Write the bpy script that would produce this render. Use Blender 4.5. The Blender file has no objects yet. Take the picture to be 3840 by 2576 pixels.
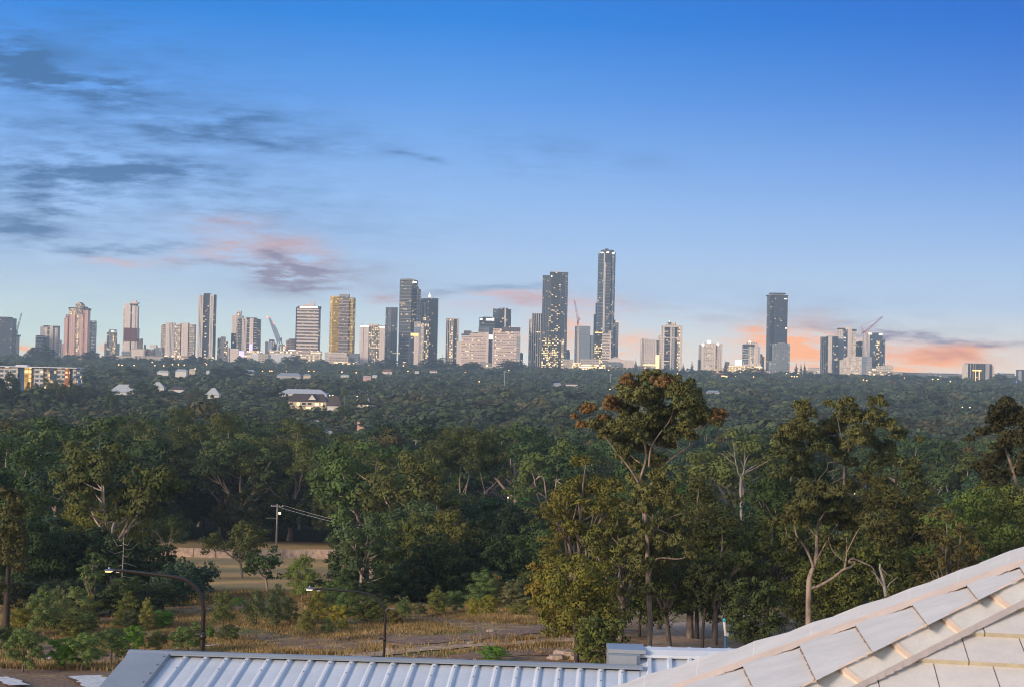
import bpy, math, random
import numpy as np
from mathutils import Matrix, Vector

SC = bpy.context.scene
COL = SC.collection
R = math.radians

# ------------------------------------------------------------------ camera
F, CX, CY = 5275.0, 1920.0, 1288.0            # focal length and centre in photo pixels
PITCH = math.atan((1361 - 1288) / F)
ROLL = R(1.25)
cam_d = bpy.data.cameras.new('camera')
cam = bpy.data.objects.new('camera', cam_d)
COL.objects.link(cam)
SC.camera = cam
cam_d.sensor_width = 36.0
cam_d.lens = 36.0 * F / 3840.0
cam_d.clip_start = 0.1
cam_d.clip_end = 60000.0
cam_d.dof.use_dof = True
cam_d.dof.focus_distance = 140.0
cam_d.dof.aperture_fstop = 9.0
CM = (Matrix.Rotation(R(90) + PITCH, 4, 'X') @ Matrix.Rotation(ROLL, 4, 'Z'))
cam.matrix_world = CM
CM3 = CM.to_3x3()
CMI = CM3.inverted()

def ray(x, y):
    v = CM3 @ Vector(((x - CX) / F, -(y - CY) / F, -1.0))
    return v.x / v.y, v.z / v.y
def P(x, y, d):
    u, v = ray(x, y)
    return Vector((u * d, d, v * d))
def proj(p):
    v = CMI @ Vector(p)
    return CX - v.x / v.z * F, CY + v.y / v.z * F

# ------------------------------------------------------------------ sun, sky, exposure
SUN_EL, SUN_AZ = R(18), R(228)                 # low sun behind the camera; azimuth clockwise from +Y
sun_d = bpy.data.lights.new('sun', 'SUN')
sun_d.energy = 2.1
sun_d.angle = R(14)
sun_d.color = (1.0, 0.77, 0.57)
sun = bpy.data.objects.new('sun', sun_d)
COL.objects.link(sun)
sd = Vector((math.sin(SUN_AZ) * math.cos(SUN_EL), math.cos(SUN_AZ) * math.cos(SUN_EL), math.sin(SUN_EL)))
sun.rotation_euler = sd.to_track_quat('Z', 'Y').to_euler()
vs = SC.view_settings
vs.view_transform = 'Standard'; vs.look = 'None'; vs.exposure = 0.8; vs.gamma = 1.0
SC.display_settings.display_device = 'sRGB'

def lin(r, g, b):
    f = lambda c: (c / 255 / 12.92) if c <= 10 else ((c / 255 + 0.055) / 1.055) ** 2.4
    return (f(r), f(g), f(b), 1.0)

class NT:
    def __init__(s, tree): s.t = tree; s.n = tree.nodes; s.l = tree.links
    def new(s, typ, **kw):
        n = s.n.new(typ)
        for k, v in kw.items(): setattr(n, k, v)
        return n
    def put(s, sock, v):
        if isinstance(v, bpy.types.NodeSocket): s.l.new(v, sock)
        elif v is not None: sock.default_value = v
    def math(s, op, a, b=None, c=None, clamp=False):
        n = s.new('ShaderNodeMath', operation=op, use_clamp=clamp)
        s.put(n.inputs[0], a)
        if b is not None: s.put(n.inputs[1], b)
        if c is not None: s.put(n.inputs[2], c)
        return n.outputs[0]
    def vmath(s, op, a, b=None, scale=None):
        n = s.new('ShaderNodeVectorMath', operation=op)
        s.put(n.inputs[0], a)
        if b is not None: s.put(n.inputs[1], b)
        if scale is not None: s.put(n.inputs['Scale'], scale)
        return n.outputs['Value'] if op in ('DOT_PRODUCT', 'LENGTH') else n.outputs[0]
    def mix(s, f, a, b, blend='MIX'):
        n = s.new('ShaderNodeMix', data_type='RGBA', blend_type=blend)
        s.put(n.inputs[0], f); s.put(n.inputs[6], a); s.put(n.inputs[7], b)
        return n.outputs[2]
    def comb(s, x, y, z=0.0):
        n = s.new('ShaderNodeCombineXYZ')
        s.put(n.inputs[0], x); s.put(n.inputs[1], y); s.put(n.inputs[2], z)
        return n.outputs[0]
    def sep(s, v):
        n = s.new('ShaderNodeSeparateXYZ'); s.put(n.inputs[0], v); return n.outputs
    def noise(s, v, scale, detail=3, rough=.5, dim='3D'):
        n = s.new('ShaderNodeTexNoise', noise_dimensions=dim)
        s.put(n.inputs['Vector'], v); n.inputs['Scale'].default_value = scale
        n.inputs['Detail'].default_value = detail; n.inputs['Roughness'].default_value = rough
        return n.outputs[0]
    def ramp(s, f, stops, interp='LINEAR'):
        n = s.new('ShaderNodeValToRGB'); s.put(n.inputs[0], f)
        cr = n.color_ramp; cr.interpolation = interp
        while len(cr.elements) < len(stops): cr.elements.new(0.5)
        for e, (p, c) in zip(cr.elements, stops): e.position = p; e.color = c
        return n.outputs[0]
    def mapr(s, v, a, b, c=0.0, d=1.0, smooth=False):
        n = s.new('ShaderNodeMapRange', interpolation_type='SMOOTHSTEP' if smooth else 'LINEAR')
        s.put(n.inputs[0], v)
        for i, q in zip((1, 2, 3, 4), (a, b, c, d)): n.inputs[i].default_value = q
        return n.outputs[0]

def build_world():
    w = bpy.data.worlds.new('World'); SC.world = w; w.use_nodes = True
    t = NT(w.node_tree); t.n.clear()
    out = t.new('ShaderNodeOutputWorld'); bg = t.new('ShaderNodeBackground')
    t.l.new(bg.outputs[0], out.inputs[0])
    tc = t.new('ShaderNodeTexCoord').outputs['Generated']
    X, Y, Z = t.sep(tc)
    # clear twilight sky by elevation
    base = t.ramp(t.mapr(Z, -0.02, 0.30), [
        (0.0, (1.12, 1.08, .94, 1)), (0.06, (1.05, 1.06, .97, 1)), (0.12, (.84, .96, .99, 1)), (0.21, (.58, .75, .99, 1)),
        (0.34, (.39, .615, .98, 1)), (0.48, (.245, .49, .95, 1)), (0.64, (.10, .345, .87, 1)),
        (0.80, (.006, .235, .79, 1)), (1.0, (.0, .165, .70, 1))])
    yy = t.math('MAXIMUM', Y, 0.05)
    U = t.math('DIVIDE', X, yy); V = t.math('DIVIDE', Z, yy)
    # a deeper blue to the right of the view, a paler and greener sky to the left
    rr = t.math('MULTIPLY', t.mapr(U, -0.05, 0.42), t.mapr(V, 0.06, 0.26))
    base = t.mix(t.math('MULTIPLY', rr, 0.75), base, (.0, .105, .60, 1))
    lf = t.math('MULTIPLY', t.mapr(U, 0.0, -0.35), t.mapr(V, 0.07, 0.02))
    base = t.mix(t.math('MULTIPLY', lf, 0.55), base, (.74, .95, .80, 1))
    rg = t.math('MULTIPLY', t.mapr(U, -0.05, 0.30), t.mapr(V, 0.045, 0.0))
    base = t.mix(t.math('MULTIPLY', rg, 0.8), base, (1.15, .88, .68, 1))
    # high sky: physically based twilight dome
    sky = t.new('ShaderNodeTexSky'); sky.sky_type = 'NISHITA'; sky.sun_disc = False
    sky.sun_elevation = SUN_EL; sky.sun_rotation = SUN_AZ
    skc = t.vmath('SCALE', sky.outputs[0], scale=0.15 * 2 ** vs.exposure)
    hi = t.mapr(Z, 0.30, 0.62, smooth=True)
    base = t.mix(hi, base, skc)
    behind = t.mapr(Y, 0.25, -0.05, smooth=True)
    base = t.mix(t.math('MULTIPLY', behind, 0.85), base, skc)
    # afterglow of the sunset, low in the sky behind the house
    glow = t.math('MULTIPLY', t.mapr(Y, 0.0, -0.75, smooth=True), t.mapr(Z, 0.75, 0.0))
    base = t.mix(glow, base, (.95, .72, .52, 1))
    # clouds, laid out by direction
    uv = t.comb(U, t.math('MULTIPLY', V, 1.0), 0.0)
    st = t.comb(t.math('ADD', U, t.math('MULTIPLY', V, -0.3)), t.math('MULTIPLY', V, 3.6), 0.0)
    n1 = t.noise(st, 11.0, 5, 0.55)
    st2 = t.comb(t.math('ADD', U, t.math('MULTIPLY', V, 0.8)), t.math('MULTIPLY', V, 5.5), 3.3)
    n2 = t.noise(st2, 34.0, 6, 0.62)
    wv = t.vmath('SUBTRACT', t.new('ShaderNodeTexNoise').outputs[1], (0.5, 0.5, 0.5))
    wn = wv.node.inputs[0].links[0].from_node
    t.l.new(st, wn.inputs['Vector']); wn.inputs['Scale'].default_value = 14; wn.inputs['Detail'].default_value = 4
    wuv = t.vmath('ADD', uv, t.vmath('MULTIPLY', wv, (0.085, 0.03, 0.0)))
    nn = t.math('ADD', t.math('MULTIPLY', n1, 0.5), t.math('MULTIPLY', n2, 0.5))
    soft = t.mapr(nn, 0.40, 0.60)
    K = 1.6431
    def layer(blobs, soft=soft):
        tot = None
        for (x, y, rx, ry, rot, amp) in blobs:
            u, v = ray(x * K, y * K)
            m = t.new('ShaderNodeMapping', vector_type='TEXTURE')
            t.l.new(wuv, m.inputs[0])
            m.inputs['Location'].default_value = (u, v, 0)
            m.inputs['Rotation'].default_value = (0, 0, R(-rot) - ROLL)
            m.inputs['Scale'].default_value = (rx * 1.22 * K / F, ry * 1.3 * K / F, 1.0)
            e = t.math('POWER', 0.36788, t.vmath('DOT_PRODUCT', m.outputs[0], m.outputs[0]))
            e = t.math('MULTIPLY', e, amp)
            tot = e if tot is None else t.math('ADD', tot, e)
        dn = t.math('MULTIPLY', tot, soft)
        return t.math('MULTIPLY', t.math('MINIMUM', dn, 1.0), t.mapr(Y, 0.3, 0.6), clamp=True)
    c = base
    front = t.mapr(Y, 0.3, 0.6)
    orange = layer([(1300, 755, 60, 30, 0, .9), (1435, 800, 70, 22, 0, 1.0), (1800, 800, 90, 40, -4, 1.3), (1880, 800, 130, 24, 3, 1.2),
                    (2080, 832, 130, 22, -2, 1.5), (2200, 808, 95, 13, -4, 1.3), (70, 790, 45, 8, 0, 1.2), (230, 795, 25, 7, 0, 1.0),
                    (1190, 790, 70, 16, 0, .35), (1730, 770, 60, 9, 3, .6)])
    c = t.mix(orange, c, (1.5, .60, .20, 1))
    pink = layer([(600, 565, 115, 32, 10, 1.35), (310, 588, 80, 9, 4, .9), (470, 575, 60, 20, 0, .5), (1180, 682, 95, 13, -6, .8),
                  (1480, 702, 150, 16, 3, .55), (1340, 690, 60, 18, 0, .5), (1050, 690, 60, 14, -8, .5), (2080, 795, 120, 15, 0, .7)])
    c = t.mix(pink, c, (1.05, .60, .50, 1))
    rust = layer([(885, 680, 50, 7, -4, 1.3), (1190, 690, 60, 9, -8, .7), (2180, 822, 90, 10, -3, .8)])
    c = t.mix(rust, c, (.75, .24, .15, 1))
    mauve = layer([(625, 600, 75, 34, 15, 1.35), (720, 620, 110, 20, 5, 1.0), (500, 612, 110, 9, 6, .9), (720, 648, 60, 9, 5, .9),
                   (640, 628, 45, 16, 0, .8), (800, 605, 90, 9, -2, .6), (1000, 665, 130, 12, -3, .45), (1980, 764, 170, 11, 3, 1.0),
                   (2100, 778, 110, 9, 3, .8), (2270, 790, 110, 7, -9, .6), (1560, 700, 120, 9, 3, .4)])
    c = t.mix(mauve, c, (.31, .26, .38, 1))
    dark = layer([(230, 300, 420, 230, 8, .42), (700, 480, 300, 70, 4, .22), (1900, 720, 420, 30, 2, .25), (40, 135, 130, 42, 14, 1.25), (170, 195, 150, 32, 8, 1.15), (335, 385, 150, 27, 5, 1.25), (120, 400, 120, 42, 8, .75),
                  (110, 470, 130, 36, -6, .9), (55, 524, 75, 12, 4, .9), (250, 558, 150, 9, -3, 1.1), (560, 322, 165, 17, 3, .95),
                  (525, 272, 140, 17, -4, .75), (920, 362, 48, 9, 4, .7), (800, 325, 120, 18, 4, .4), (500, 495, 90, 22, 3, .5),
                  (1150, 652, 120, 12, -3, .95), (1310, 352, 170, 26, 8, .35), (1230, 385, 110, 16, 8, .3), (60, 290, 110, 12, 5, .4), (300, 90, 180, 26, 14, .3)])
    c = t.mix(t.math('MULTIPLY', dark, .88), c, (.025, .135, .35, 1))
    t.l.new(c, bg.inputs[0]); bg.inputs[1].default_value = 1.0 / 2 ** vs.exposure
    w.cycles.sampling_method = 'MANUAL'; w.cycles.sample_map_resolution = 1024
build_world()

cy = SC.cycles
cy.max_bounces = 5; cy.diffuse_bounces = 2; cy.glossy_bounces = 2; cy.transmission_bounces = 2; cy.volume_bounces = 0; cy.transparent_max_bounces = 6
cy.use_adaptive_sampling = True; cy.adaptive_threshold = 0.015
cy.use_denoising = True
cy.filter_width = 1.0
try: cy.denoiser = 'OPENIMAGEDENOISE'
except Exception: pass
cy.sample_clamp_indirect = 4.0

# ------------------------------------------------------------------ terrain height
GK = np.array([[-60, -2.5], [0, -5.5], [20, -9.5], [43, -14.5], [66, -17.3], [84, -19.1], [100, -20.5], [130, -23.3], [160, -26.5], [200, -30.5],
               [280, -38], [400, -44], [600, -47], [1000, -46], [1500, -41.5], [2000, -36], [2400, -28], [2700, -20], [3000, -15], [8000, -15]])
def gz(x, y):
    z = np.interp(y, GK[:, 0], GK[:, 1])
    k = np.interp(y, [60, 95, 160, 500], [0, 1, 1, 0.0])
    return z + k * 0.35 * (np.sin(x * .11 + 1.3) * np.sin(y * .07) + .6 * np.sin(x * .031 + y * .05))
def G(x, y, dmin=60, dmax=6000):
    u, v = ray(x, y)
    a, b = dmin, dmax
    for d in np.geomspace(dmin, dmax, 300):
        if v * d <= float(gz(u * d, d)): b = d; break
        a = d
    for _ in range(30):
        m = (a + b) / 2
        if v * m <= float(gz(u * m, m)): b = m
        else: a = m
    return Vector((u * b, b, float(gz(u * b, b))))

# ------------------------------------------------------------------ object helpers
def tag(o, label=None, cat=None, group=None, kind=None):
    if label: o['label'] = label
    if cat: o['category'] = cat
    if group: o['group'] = group
    if kind: o['kind'] = kind
    return o
def empty(name, loc, label, cat, group=None, rz=0.0):
    o = bpy.data.objects.new(name, None); COL.objects.link(o)
    o.location = loc; o.rotation_euler = (0, 0, rz); o.empty_display_size = 0.5
    return tag(o, label, cat, group)
def link(name, me, parent=None, loc=None, mat=None):
    o = bpy.data.objects.new(name, me); COL.objects.link(o)
    if mat is not None and not me.materials: me.materials.append(mat)
    if parent is not None: o.parent = parent
    if loc is not None: o.location = loc
    return o
def quad_mesh(name, V, mat, nv=4, normals=None):
    """V: (n*nv,3) vertices, one polygon per nv of them."""
    n = len(V) // nv
    me = bpy.data.meshes.new(name)
    me.vertices.add(n * nv); me.vertices.foreach_set('co', np.ascontiguousarray(V, dtype=np.float32).ravel())
    me.loops.add(n * nv); me.loops.foreach_set('vertex_index', np.arange(n * nv, dtype=np.int32))
    me.polygons.add(n); me.polygons.foreach_set('loop_start', np.arange(0, n * nv, nv, dtype=np.int32))
    try: me.polygons.foreach_set('loop_total', np.full(n, nv, dtype=np.int32))
    except Exception: pass
    me.update(calc_edges=True)
    if mat: me.materials.append(mat)
    if normals is not None:                 # leaf sprays take the normal of the clump they belong to
        at = me.attributes.new('custom_normal', 'FLOAT_VECTOR', 'POINT'); at.data.foreach_set('vector', np.ascontiguousarray(normals, dtype=np.float32).ravel())
    return me

class MB:
    """collects shapes into one mesh"""
    def __init__(s): s.v = []; s.f = []; s.m = []; s.uv = []; s.mats = []; s.sm = []
    def mi(s, mat):
        if mat not in s.mats: s.mats.append(mat)
        return s.mats.index(mat)
    def poly(s, pts, mat, uv=None, smooth=False):
        b = len(s.v); s.v += [tuple(p) for p in pts]; s.f.append(tuple(range(b, b + len(pts)))); s.m.append(s.mi(mat))
        s.uv.append(uv or [(0, 0)] * len(pts)); s.sm.append(smooth)
    def prism(s, foot, z0, z1, mat, top=None, bottom=False, foot2=None):
        """foot: counter-clockwise polygon [(x,y)], walls carry UV in metres"""
        f2 = foot2 or foot; n = len(foot); u = 0.0
        for i in range(n):
            a, b = foot[i], foot[(i + 1) % n]; c, d = f2[(i + 1) % n], f2[i]
            L = math.hypot(b[0] - a[0], b[1] - a[1])
            s.poly([(a[0], a[1], z0), (b[0], b[1], z0), (c[0], c[1], z1), (d[0], d[1], z1)], mat,
                   [(u, 0), (u + L, 0), (u + L, z1 - z0), (u, z1 - z0)])
            u += L
        s.poly([(p[0], p[1], z1) for p in f2], top or mat, [(0.01, 0.01)] * n)
        if bottom: s.poly([(p[0], p[1], z0) for p in reversed(foot)], top or mat, [(0.01, 0.01)] * n)
    def box(s, x0, x1, y0, y1, z0, z1, mat):
        s.prism([(x0, y0), (x1, y0), (x1, y1), (x0, y1)], z0, z1, mat, bottom=True)
    def tube(s, pts, rad, mat, n=6, cap=True):
        pts = [Vector(p) for p in pts]
        if not hasattr(rad, '__len__'): rad = [rad] * len(pts)
        rings = []; up = None
        for i, p in enumerate(pts):
            d = (pts[min(i + 1, len(pts) - 1)] - pts[max(i - 1, 0)])
            if d.length < 1e-9: d = Vector((0, 0, 1))
            d.normalize()
            if up is None: up = d.orthogonal().normalized()
            else:
                up = up - d * up.dot(d)
                up = d.orthogonal().normalized() if up.length < 1e-6 else up.normalized()
            w = d.cross(up); b = len(s.v)
            for k in range(n):
                a = 2 * math.pi * k / n
                q = p + (up * math.cos(a) + w * math.sin(a)) * rad[i]
                s.v.append((q.x, q.y, q.z))
            rings.append(b)
        mi = s.mi(mat)
        for a, b in zip(rings, rings[1:]):
            for k in range(n):
                k2 = (k + 1) % n
                s.f.append((a + k, a + k2, b + k2, b + k)); s.m.append(mi); s.uv.append([(0, 0)] * 4); s.sm.append(True)
        if cap:
            for b, rev in ((rings[0], True), (rings[-1], False)):
                f = list(range(b, b + n)); s.f.append(tuple(f[::-1] if rev else f)); s.m.append(mi); s.uv.append([(0, 0)] * n); s.sm.append(False)
    def ball(s, c, r, mat, nu=10, nv=6, sz=1.0):
        for j in range(nv):
            for i in range(nu):
                q = []
                for (ii, jj) in ((i, j), (i + 1, j), (i + 1, j + 1), (i, j + 1)):
                    a = 2 * math.pi * ii / nu; b = -math.pi / 2 + math.pi * jj / nv
                    q.append((c[0] + r * math.cos(a) * math.cos(b), c[1] + r * math.sin(a) * math.cos(b), c[2] + sz * r * math.sin(b)))
                if j == 0: q = [q[0], q[2], q[3]]
                elif j == nv - 1: q = [q[0], q[1], q[2]]
                s.poly(q, mat, smooth=True)
    def mesh(s, name):
        me = bpy.data.meshes.new(name)
        me.from_pydata(s.v, [], s.f)
        for m in s.mats: me.materials.append(m)
        me.polygons.foreach_set('material_index', s.m)
        me.polygons.foreach_set('use_smooth', s.sm)
        uvl = me.uv_layers.new(name='UVMap')
        flat = [c for f in s.uv for p in f for c in p]
        uvl.data.foreach_set('uv', flat)
        me.update()
        return me
    def build(s, name, parent=None, loc=None):
        return link(name, s.mesh(name), parent, loc)

# ------------------------------------------------------------------ materials
def mat_new(name):
    m = bpy.data.materials.new(name); m.use_nodes = True
    t = NT(m.node_tree); b = t.n['Principled BSDF']
    return m, t, b
def plain(name, col, rough=.7, metal=0.0, var=.12, scale=1.5, emit=None, estr=0.0, bump=0.0):
    m, t, b = mat_new(name)
    tc = t.new('ShaderNodeTexCoord').outputs['Object']
    n = t.noise(tc, scale, 4, .6)
    f = t.mapr(n, .3, .7, 1 - var, 1 + var)
    c = t.vmath('SCALE', (col[0], col[1], col[2]), scale=f)
    t.l.new(c, b.inputs['Base Color'])
    b.inputs['Roughness'].default_value = rough; b.inputs['Metallic'].default_value = metal
    if emit:
        b.inputs['Emission Color'].default_value = (*emit, 1); b.inputs['Emission Strength'].default_value = estr
        m.cycles.emission_sampling = 'NONE'
    if bump:
        bp = t.new('ShaderNodeBump'); bp.inputs['Strength'].default_value = bump; bp.inputs['Distance'].default_value = .02
        t.l.new(t.noise(tc, scale * 6, 4, .6), bp.inputs['Height']); t.l.new(bp.outputs[0], b.inputs['Normal'])
    return m
def facade(name, wall, glass, fh=3.3, bw=3.4, wu=.6, wv=.5, lit=.08, litcol=(1.0, .60, .24), lstr=.55, rough=.6, groups=0.0, wvar=.08, mull=False):
    """wall with a grid of windows laid in metres, some of them lit from inside"""
    m, t, b = mat_new(name)
    uv = t.new('ShaderNodeUVMap').outputs[0]
    u, v, _ = t.sep(uv)
    cu = t.math('DIVIDE', u, bw); cv = t.math('DIVIDE', v, fh)
    iu = t.math('FLOOR', cu); iv = t.math('FLOOR', cv)
    fu = t.math('FRACT', cu); fv = t.math('FRACT', cv)
    a = (1 - wu) / 2
    mu = t.math('MULTIPLY', t.math('GREATER_THAN', fu, a), t.math('LESS_THAN', fu, 1 - a))
    mv = t.math('MULTIPLY', t.math('GREATER_THAN', fv, (1 - wv) * .4), t.math('LESS_THAN', fv, 1 - (1 - wv) * .6))
    mask = t.math('MULTIPLY', mu, mv)
    rnd = t.new('ShaderNodeObjectInfo').outputs['Random']
    wn = t.new('ShaderNodeTexWhiteNoise', noise_dimensions='3D')
    t.l.new(t.comb(iu, iv, t.math('MULTIPLY', rnd, 97.0)), wn.inputs['Vector'])
    r1 = wn.outputs['Value']
    r2 = t.sep(wn.outputs['Color'])[1]
    p = lit
    if groups:
        cl = t.noise(t.comb(t.math('MULTIPLY', iu, .35), t.math('MULTIPLY', iv, .12), t.math('MULTIPLY', rnd, 31.0)), 1.0, 2, .5)
        p = t.math('MULTIPLY', t.mapr(cl, .42, .68), lit * 2.6)
    on = t.math('LESS_THAN', r1, p)
    wall_c = t.vmath('SCALE', tuple(wall), scale=t.mapr(t.noise(t.comb(u, v, 0.0), .06, 3, .6), .3, .7, 1 - wvar, 1 + wvar))
    gl_c = t.vmath('SCALE', tuple(glass), scale=t.mapr(r2, 0, 1, .55, 1.5))
    col = t.mix(mask, wall_c, gl_c)
    t.l.new(col, b.inputs['Base Color'])
    t.l.new(t.mapr(mask, 0, 1, rough, .3), b.inputs['Roughness']); b.inputs['Specular IOR Level'].default_value = .22
    wm = t.mix(r2, (*litcol, 1), (1.0, .74, .42, 1))
    t.l.new(wm, b.inputs['Emission Color'])
    t.l.new(t.math('MULTIPLY', t.math('MULTIPLY', on, mask), t.mapr(r2, 0, 1, lstr * .5, lstr * 1.4)), b.inputs['Emission Strength'])
    m.cycles.emission_sampling = 'NONE'
    return m
def foliage(name, transl=.2, scale=.55, attr=False):
    m, t, b = mat_new(name)
    if attr: base = t.new('ShaderNodeVertexColor', layer_name='tint').outputs[0]
    else: base = t.new('ShaderNodeObjectInfo').outputs['Color']
    tc = t.new('ShaderNodeTexCoord').outputs['Object']
    n = t.noise(tc, scale, 3, .6); n2 = t.noise(tc, scale * 7, 2, .5)
    c = t.vmath('SCALE', base, scale=t.mapr(n, .3, .7, .6, 1.4))
    c = t.mix(t.mapr(n2, .52, .75, 0, .45), c, t.mix(1.0, base, (1.75, 1.35, .75, 1), 'MULTIPLY'))
    t.l.new(c, b.inputs['Base Color'])
    b.inputs['Roughness'].default_value = .75
    b.inputs['Specular IOR Level'].default_value = .18
    tr = t.new('ShaderNodeBsdfTranslucent'); t.l.new(c, tr.inputs[0])
    mx = t.new('ShaderNodeMixShader'); mx.inputs[0].default_value = transl
    o = [q for q in t.n if q.type == 'OUTPUT_MATERIAL'][0]
    t.l.new(b.outputs[0], mx.inputs[1]); t.l.new(tr.outputs[0], mx.inputs[2]); t.l.new(mx.outputs[0], o.inputs[0])
    return m
def bark(name, col, dark, scale=1.2):
    m, t, b = mat_new(name)
    tc = t.new('ShaderNodeTexCoord').outputs['Object']
    x, y, z = t.sep(tc)
    n = t.noise(t.comb(t.math('MULTIPLY', x, 3.0), t.math('MULTIPLY', y, 3.0), z), scale, 4, .65)
    t.l.new(t.mix(t.mapr(n, .42, .62), (*col, 1), (*dark, 1)), b.inputs['Base Color'])
    b.inputs['Roughness'].default_value = .85
    return m

M = {}
M['leaf'] = foliage('leaf_foliage')
M['forest'] = foliage('forest_foliage', attr=True, scale=.12)
M['pale_bark'] = bark('pale_gum_bark', (.40, .33, .285), (.22, .17, .145))
M['gum_bark'] = bark('mottled_gum_bark', (.30, .235, .19), (.14, .105, .085))
M['mid_bark'] = bark('grey_bark', (.20, .165, .145), (.09, .07, .06))
M['dark_bark'] = bark('dark_bark', (.055, .042, .035), (.025, .02, .018))
M['dead_wood'] = bark('dead_wood', (.27, .245, .22), (.16, .14, .12))
M['red_bark'] = bark('red_brown_bark', (.16, .09, .065), (.08, .05, .04))
# ------------------------------------------------------------------ ground
def ground_material():
    m, t, b = mat_new('field_and_forest_floor')
    co = t.new('ShaderNodeTexCoord').outputs['Object']
    x, y, z = t.sep(co)
    n1 = t.noise(co, .09, 5, .6); n2 = t.noise(co, .5, 5, .65); n3 = t.noise(co, 3.5, 4, .7)
    straw = t.mix(t.mapr(n3, .3, .7), (.30, .205, .11, 1), (.42, .305, .17, 1))
    dirt = t.mix(t.mapr(n3, .3, .7), (.17, .11, .075, 1), (.32, .22, .15, 1))
    green = t.mix(t.mapr(n3, .3, .7), (.11, .125, .04, 1), (.20, .19, .07, 1))
    f = t.mix(t.mapr(n2, .47, .56), dirt, straw)
    f = t.mix(t.mapr(n1, .52, .62), f, green)
    near = t.mapr(y, 92, 99)                      # bare mulch close to the houses
    bare = t.mix(t.mapr(n2, .56, .64), dirt, straw)
    f = t.mix(near, bare, f)
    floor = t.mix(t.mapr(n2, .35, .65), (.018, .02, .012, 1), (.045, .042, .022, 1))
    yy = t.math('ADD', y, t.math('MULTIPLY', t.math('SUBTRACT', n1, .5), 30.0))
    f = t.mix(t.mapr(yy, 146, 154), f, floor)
    u = t.math('DIVIDE', x, t.math('MAXIMUM', y, 1.0))
    lm = t.math('MULTIPLY', t.math('MULTIPLY', t.mapr(u, -.262, -.25), t.mapr(u, -.108, -.118)), t.math('MULTIPLY', t.mapr(y, 150, 160), t.mapr(y, 300, 290)))
    lawn = t.mix(t.mapr(n1, .54, .7, 0, .7), t.mix(t.mapr(n3, .3, .7), (.54, .32, .125, 1), (.66, .42, .18, 1)), (.28, .25, .09, 1))
    f = t.mix(lm, f, lawn)
    t.l.new(f, b.inputs['Base Color']); b.inputs['Roughness'].default_value = .95; b.inputs['Specular IOR Level'].default_value = .1
    bp = t.new('ShaderNodeBump'); bp.inputs['Strength'].default_value = .6; bp.inputs['Distance'].default_value = .15
    t.l.new(n3, bp.inputs['Height']); t.l.new(bp.outputs[0], b.inputs['Normal'])
    return m
def build_ground():
    ys = np.concatenate([np.arange(-60, 60, 6), np.arange(60, 170, 2.0), np.arange(170, 420, 8), np.geomspace(420, 4300, 40)])
    s = np.linspace(-1, 1, 121)
    V, Fc = [], []
    for y in ys:
        xs = s * (abs(y) + 70) * .9
        zz = gz(xs, np.full_like(xs, y))
        V += list(zip(xs, np.full_like(xs, y), zz))
    n = len(s)
    for j in range(len(ys) - 1):
        for i in range(n - 1):
            a = j * n + i
            Fc.append((a, a + 1, a + n + 1, a + n))
    me = bpy.data.meshes.new('ground'); me.from_pydata(V, [], Fc); me.polygons.foreach_set('use_smooth', [True] * len(Fc)); me.update()
    tag(link('ground', me, mat=ground_material()), kind='structure')
build_ground()
def ground_strip(name, line, width, mat, lift=.05, kind='structure'):
    """ribbon over the terrain along photo-pixel points"""
    pts = [G(*p) for p in line]
    dense = []
    for a, b in zip(pts, pts[1:]):
        for k in range(6): dense.append(a.lerp(b, k / 6))
    dense.append(pts[-1])
    V, Fc = [], []; rng = random.Random(3)
    for i, p in enumerate(dense):
        d = dense[min(i + 1, len(dense) - 1)] - dense[max(i - 1, 0)]; d.z = 0; d.normalize()
        nrm = Vector((-d.y, d.x, 0))
        for k in (-1, -.33, .33, 1):
            q = p + nrm * (k * width / 2 * (1 + rng.uniform(-.25, .25)))
            V.append((q.x, q.y, float(gz(q.x, q.y)) + lift))
    for i in range(len(dense) - 1):
        for k in range(3):
            a = i * 4 + k; Fc.append((a, a + 1, a + 5, a + 4))
    me = bpy.data.meshes.new(name); me.from_pydata(V, [], Fc); me.update()
    o = link(name, me, mat=mat)
    return tag(o, kind=kind) if kind else o
def ground_patch(name, px, mat, lift=.05, nx=30, ny=12, wob=.0, seed=1):
    """px: (x0,x1,y0,y1) photo window of an area lying on the terrain"""
    x0, x1, y0, y1 = px; rng = random.Random(seed); V, Fc = [], []
    for j in range(ny + 1):
        for i in range(nx + 1):
            X = x0 + (x1 - x0) * i / nx; Y = y0 + (y1 - y0) * j / ny
            e = 1.0 if j in (0, ny) or i in (0, nx) else 0.0
            p = G(X + e * rng.uniform(-wob, wob), Y + e * rng.uniform(-wob, wob) * .4)
            V.append((p.x, p.y, p.z + lift))
    for j in range(ny):
        for i in range(nx):
            a = j * (nx + 1) + i; Fc.append((a, a + nx + 1, a + nx + 2, a + 1))
    me = bpy.data.meshes.new(name); me.from_pydata(V, [], Fc); me.update()
    return tag(link(name, me, mat=mat), kind='structure')
M['track'] = plain('track_dirt', (.42, .30, .20), .95, var=.4, scale=1.3, bump=.3)
M['gravel'] = plain('gravel_pale', (.46, .34, .25), .95, var=.35, scale=2.5, bump=.3)
M['asphalt'] = plain('asphalt', (.10, .10, .105), .9, var=.2, scale=2)
M['mulch'] = plain('mulch', (.22, .135, .09), .95, var=.5, scale=2.2, bump=.5)
ground_strip('dirt_track', [(1330, 2462), (1454, 2450), (1567, 2436), (1772, 2421), (2070, 2404), (2200, 2396)], 1.8, M['track'], .07)
ground_strip('mulch_bank', [(1500, 2412), (1650, 2396), (1800, 2384), (1960, 2368), (2110, 2352)], 3.6, M['mulch'], .05)
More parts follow.
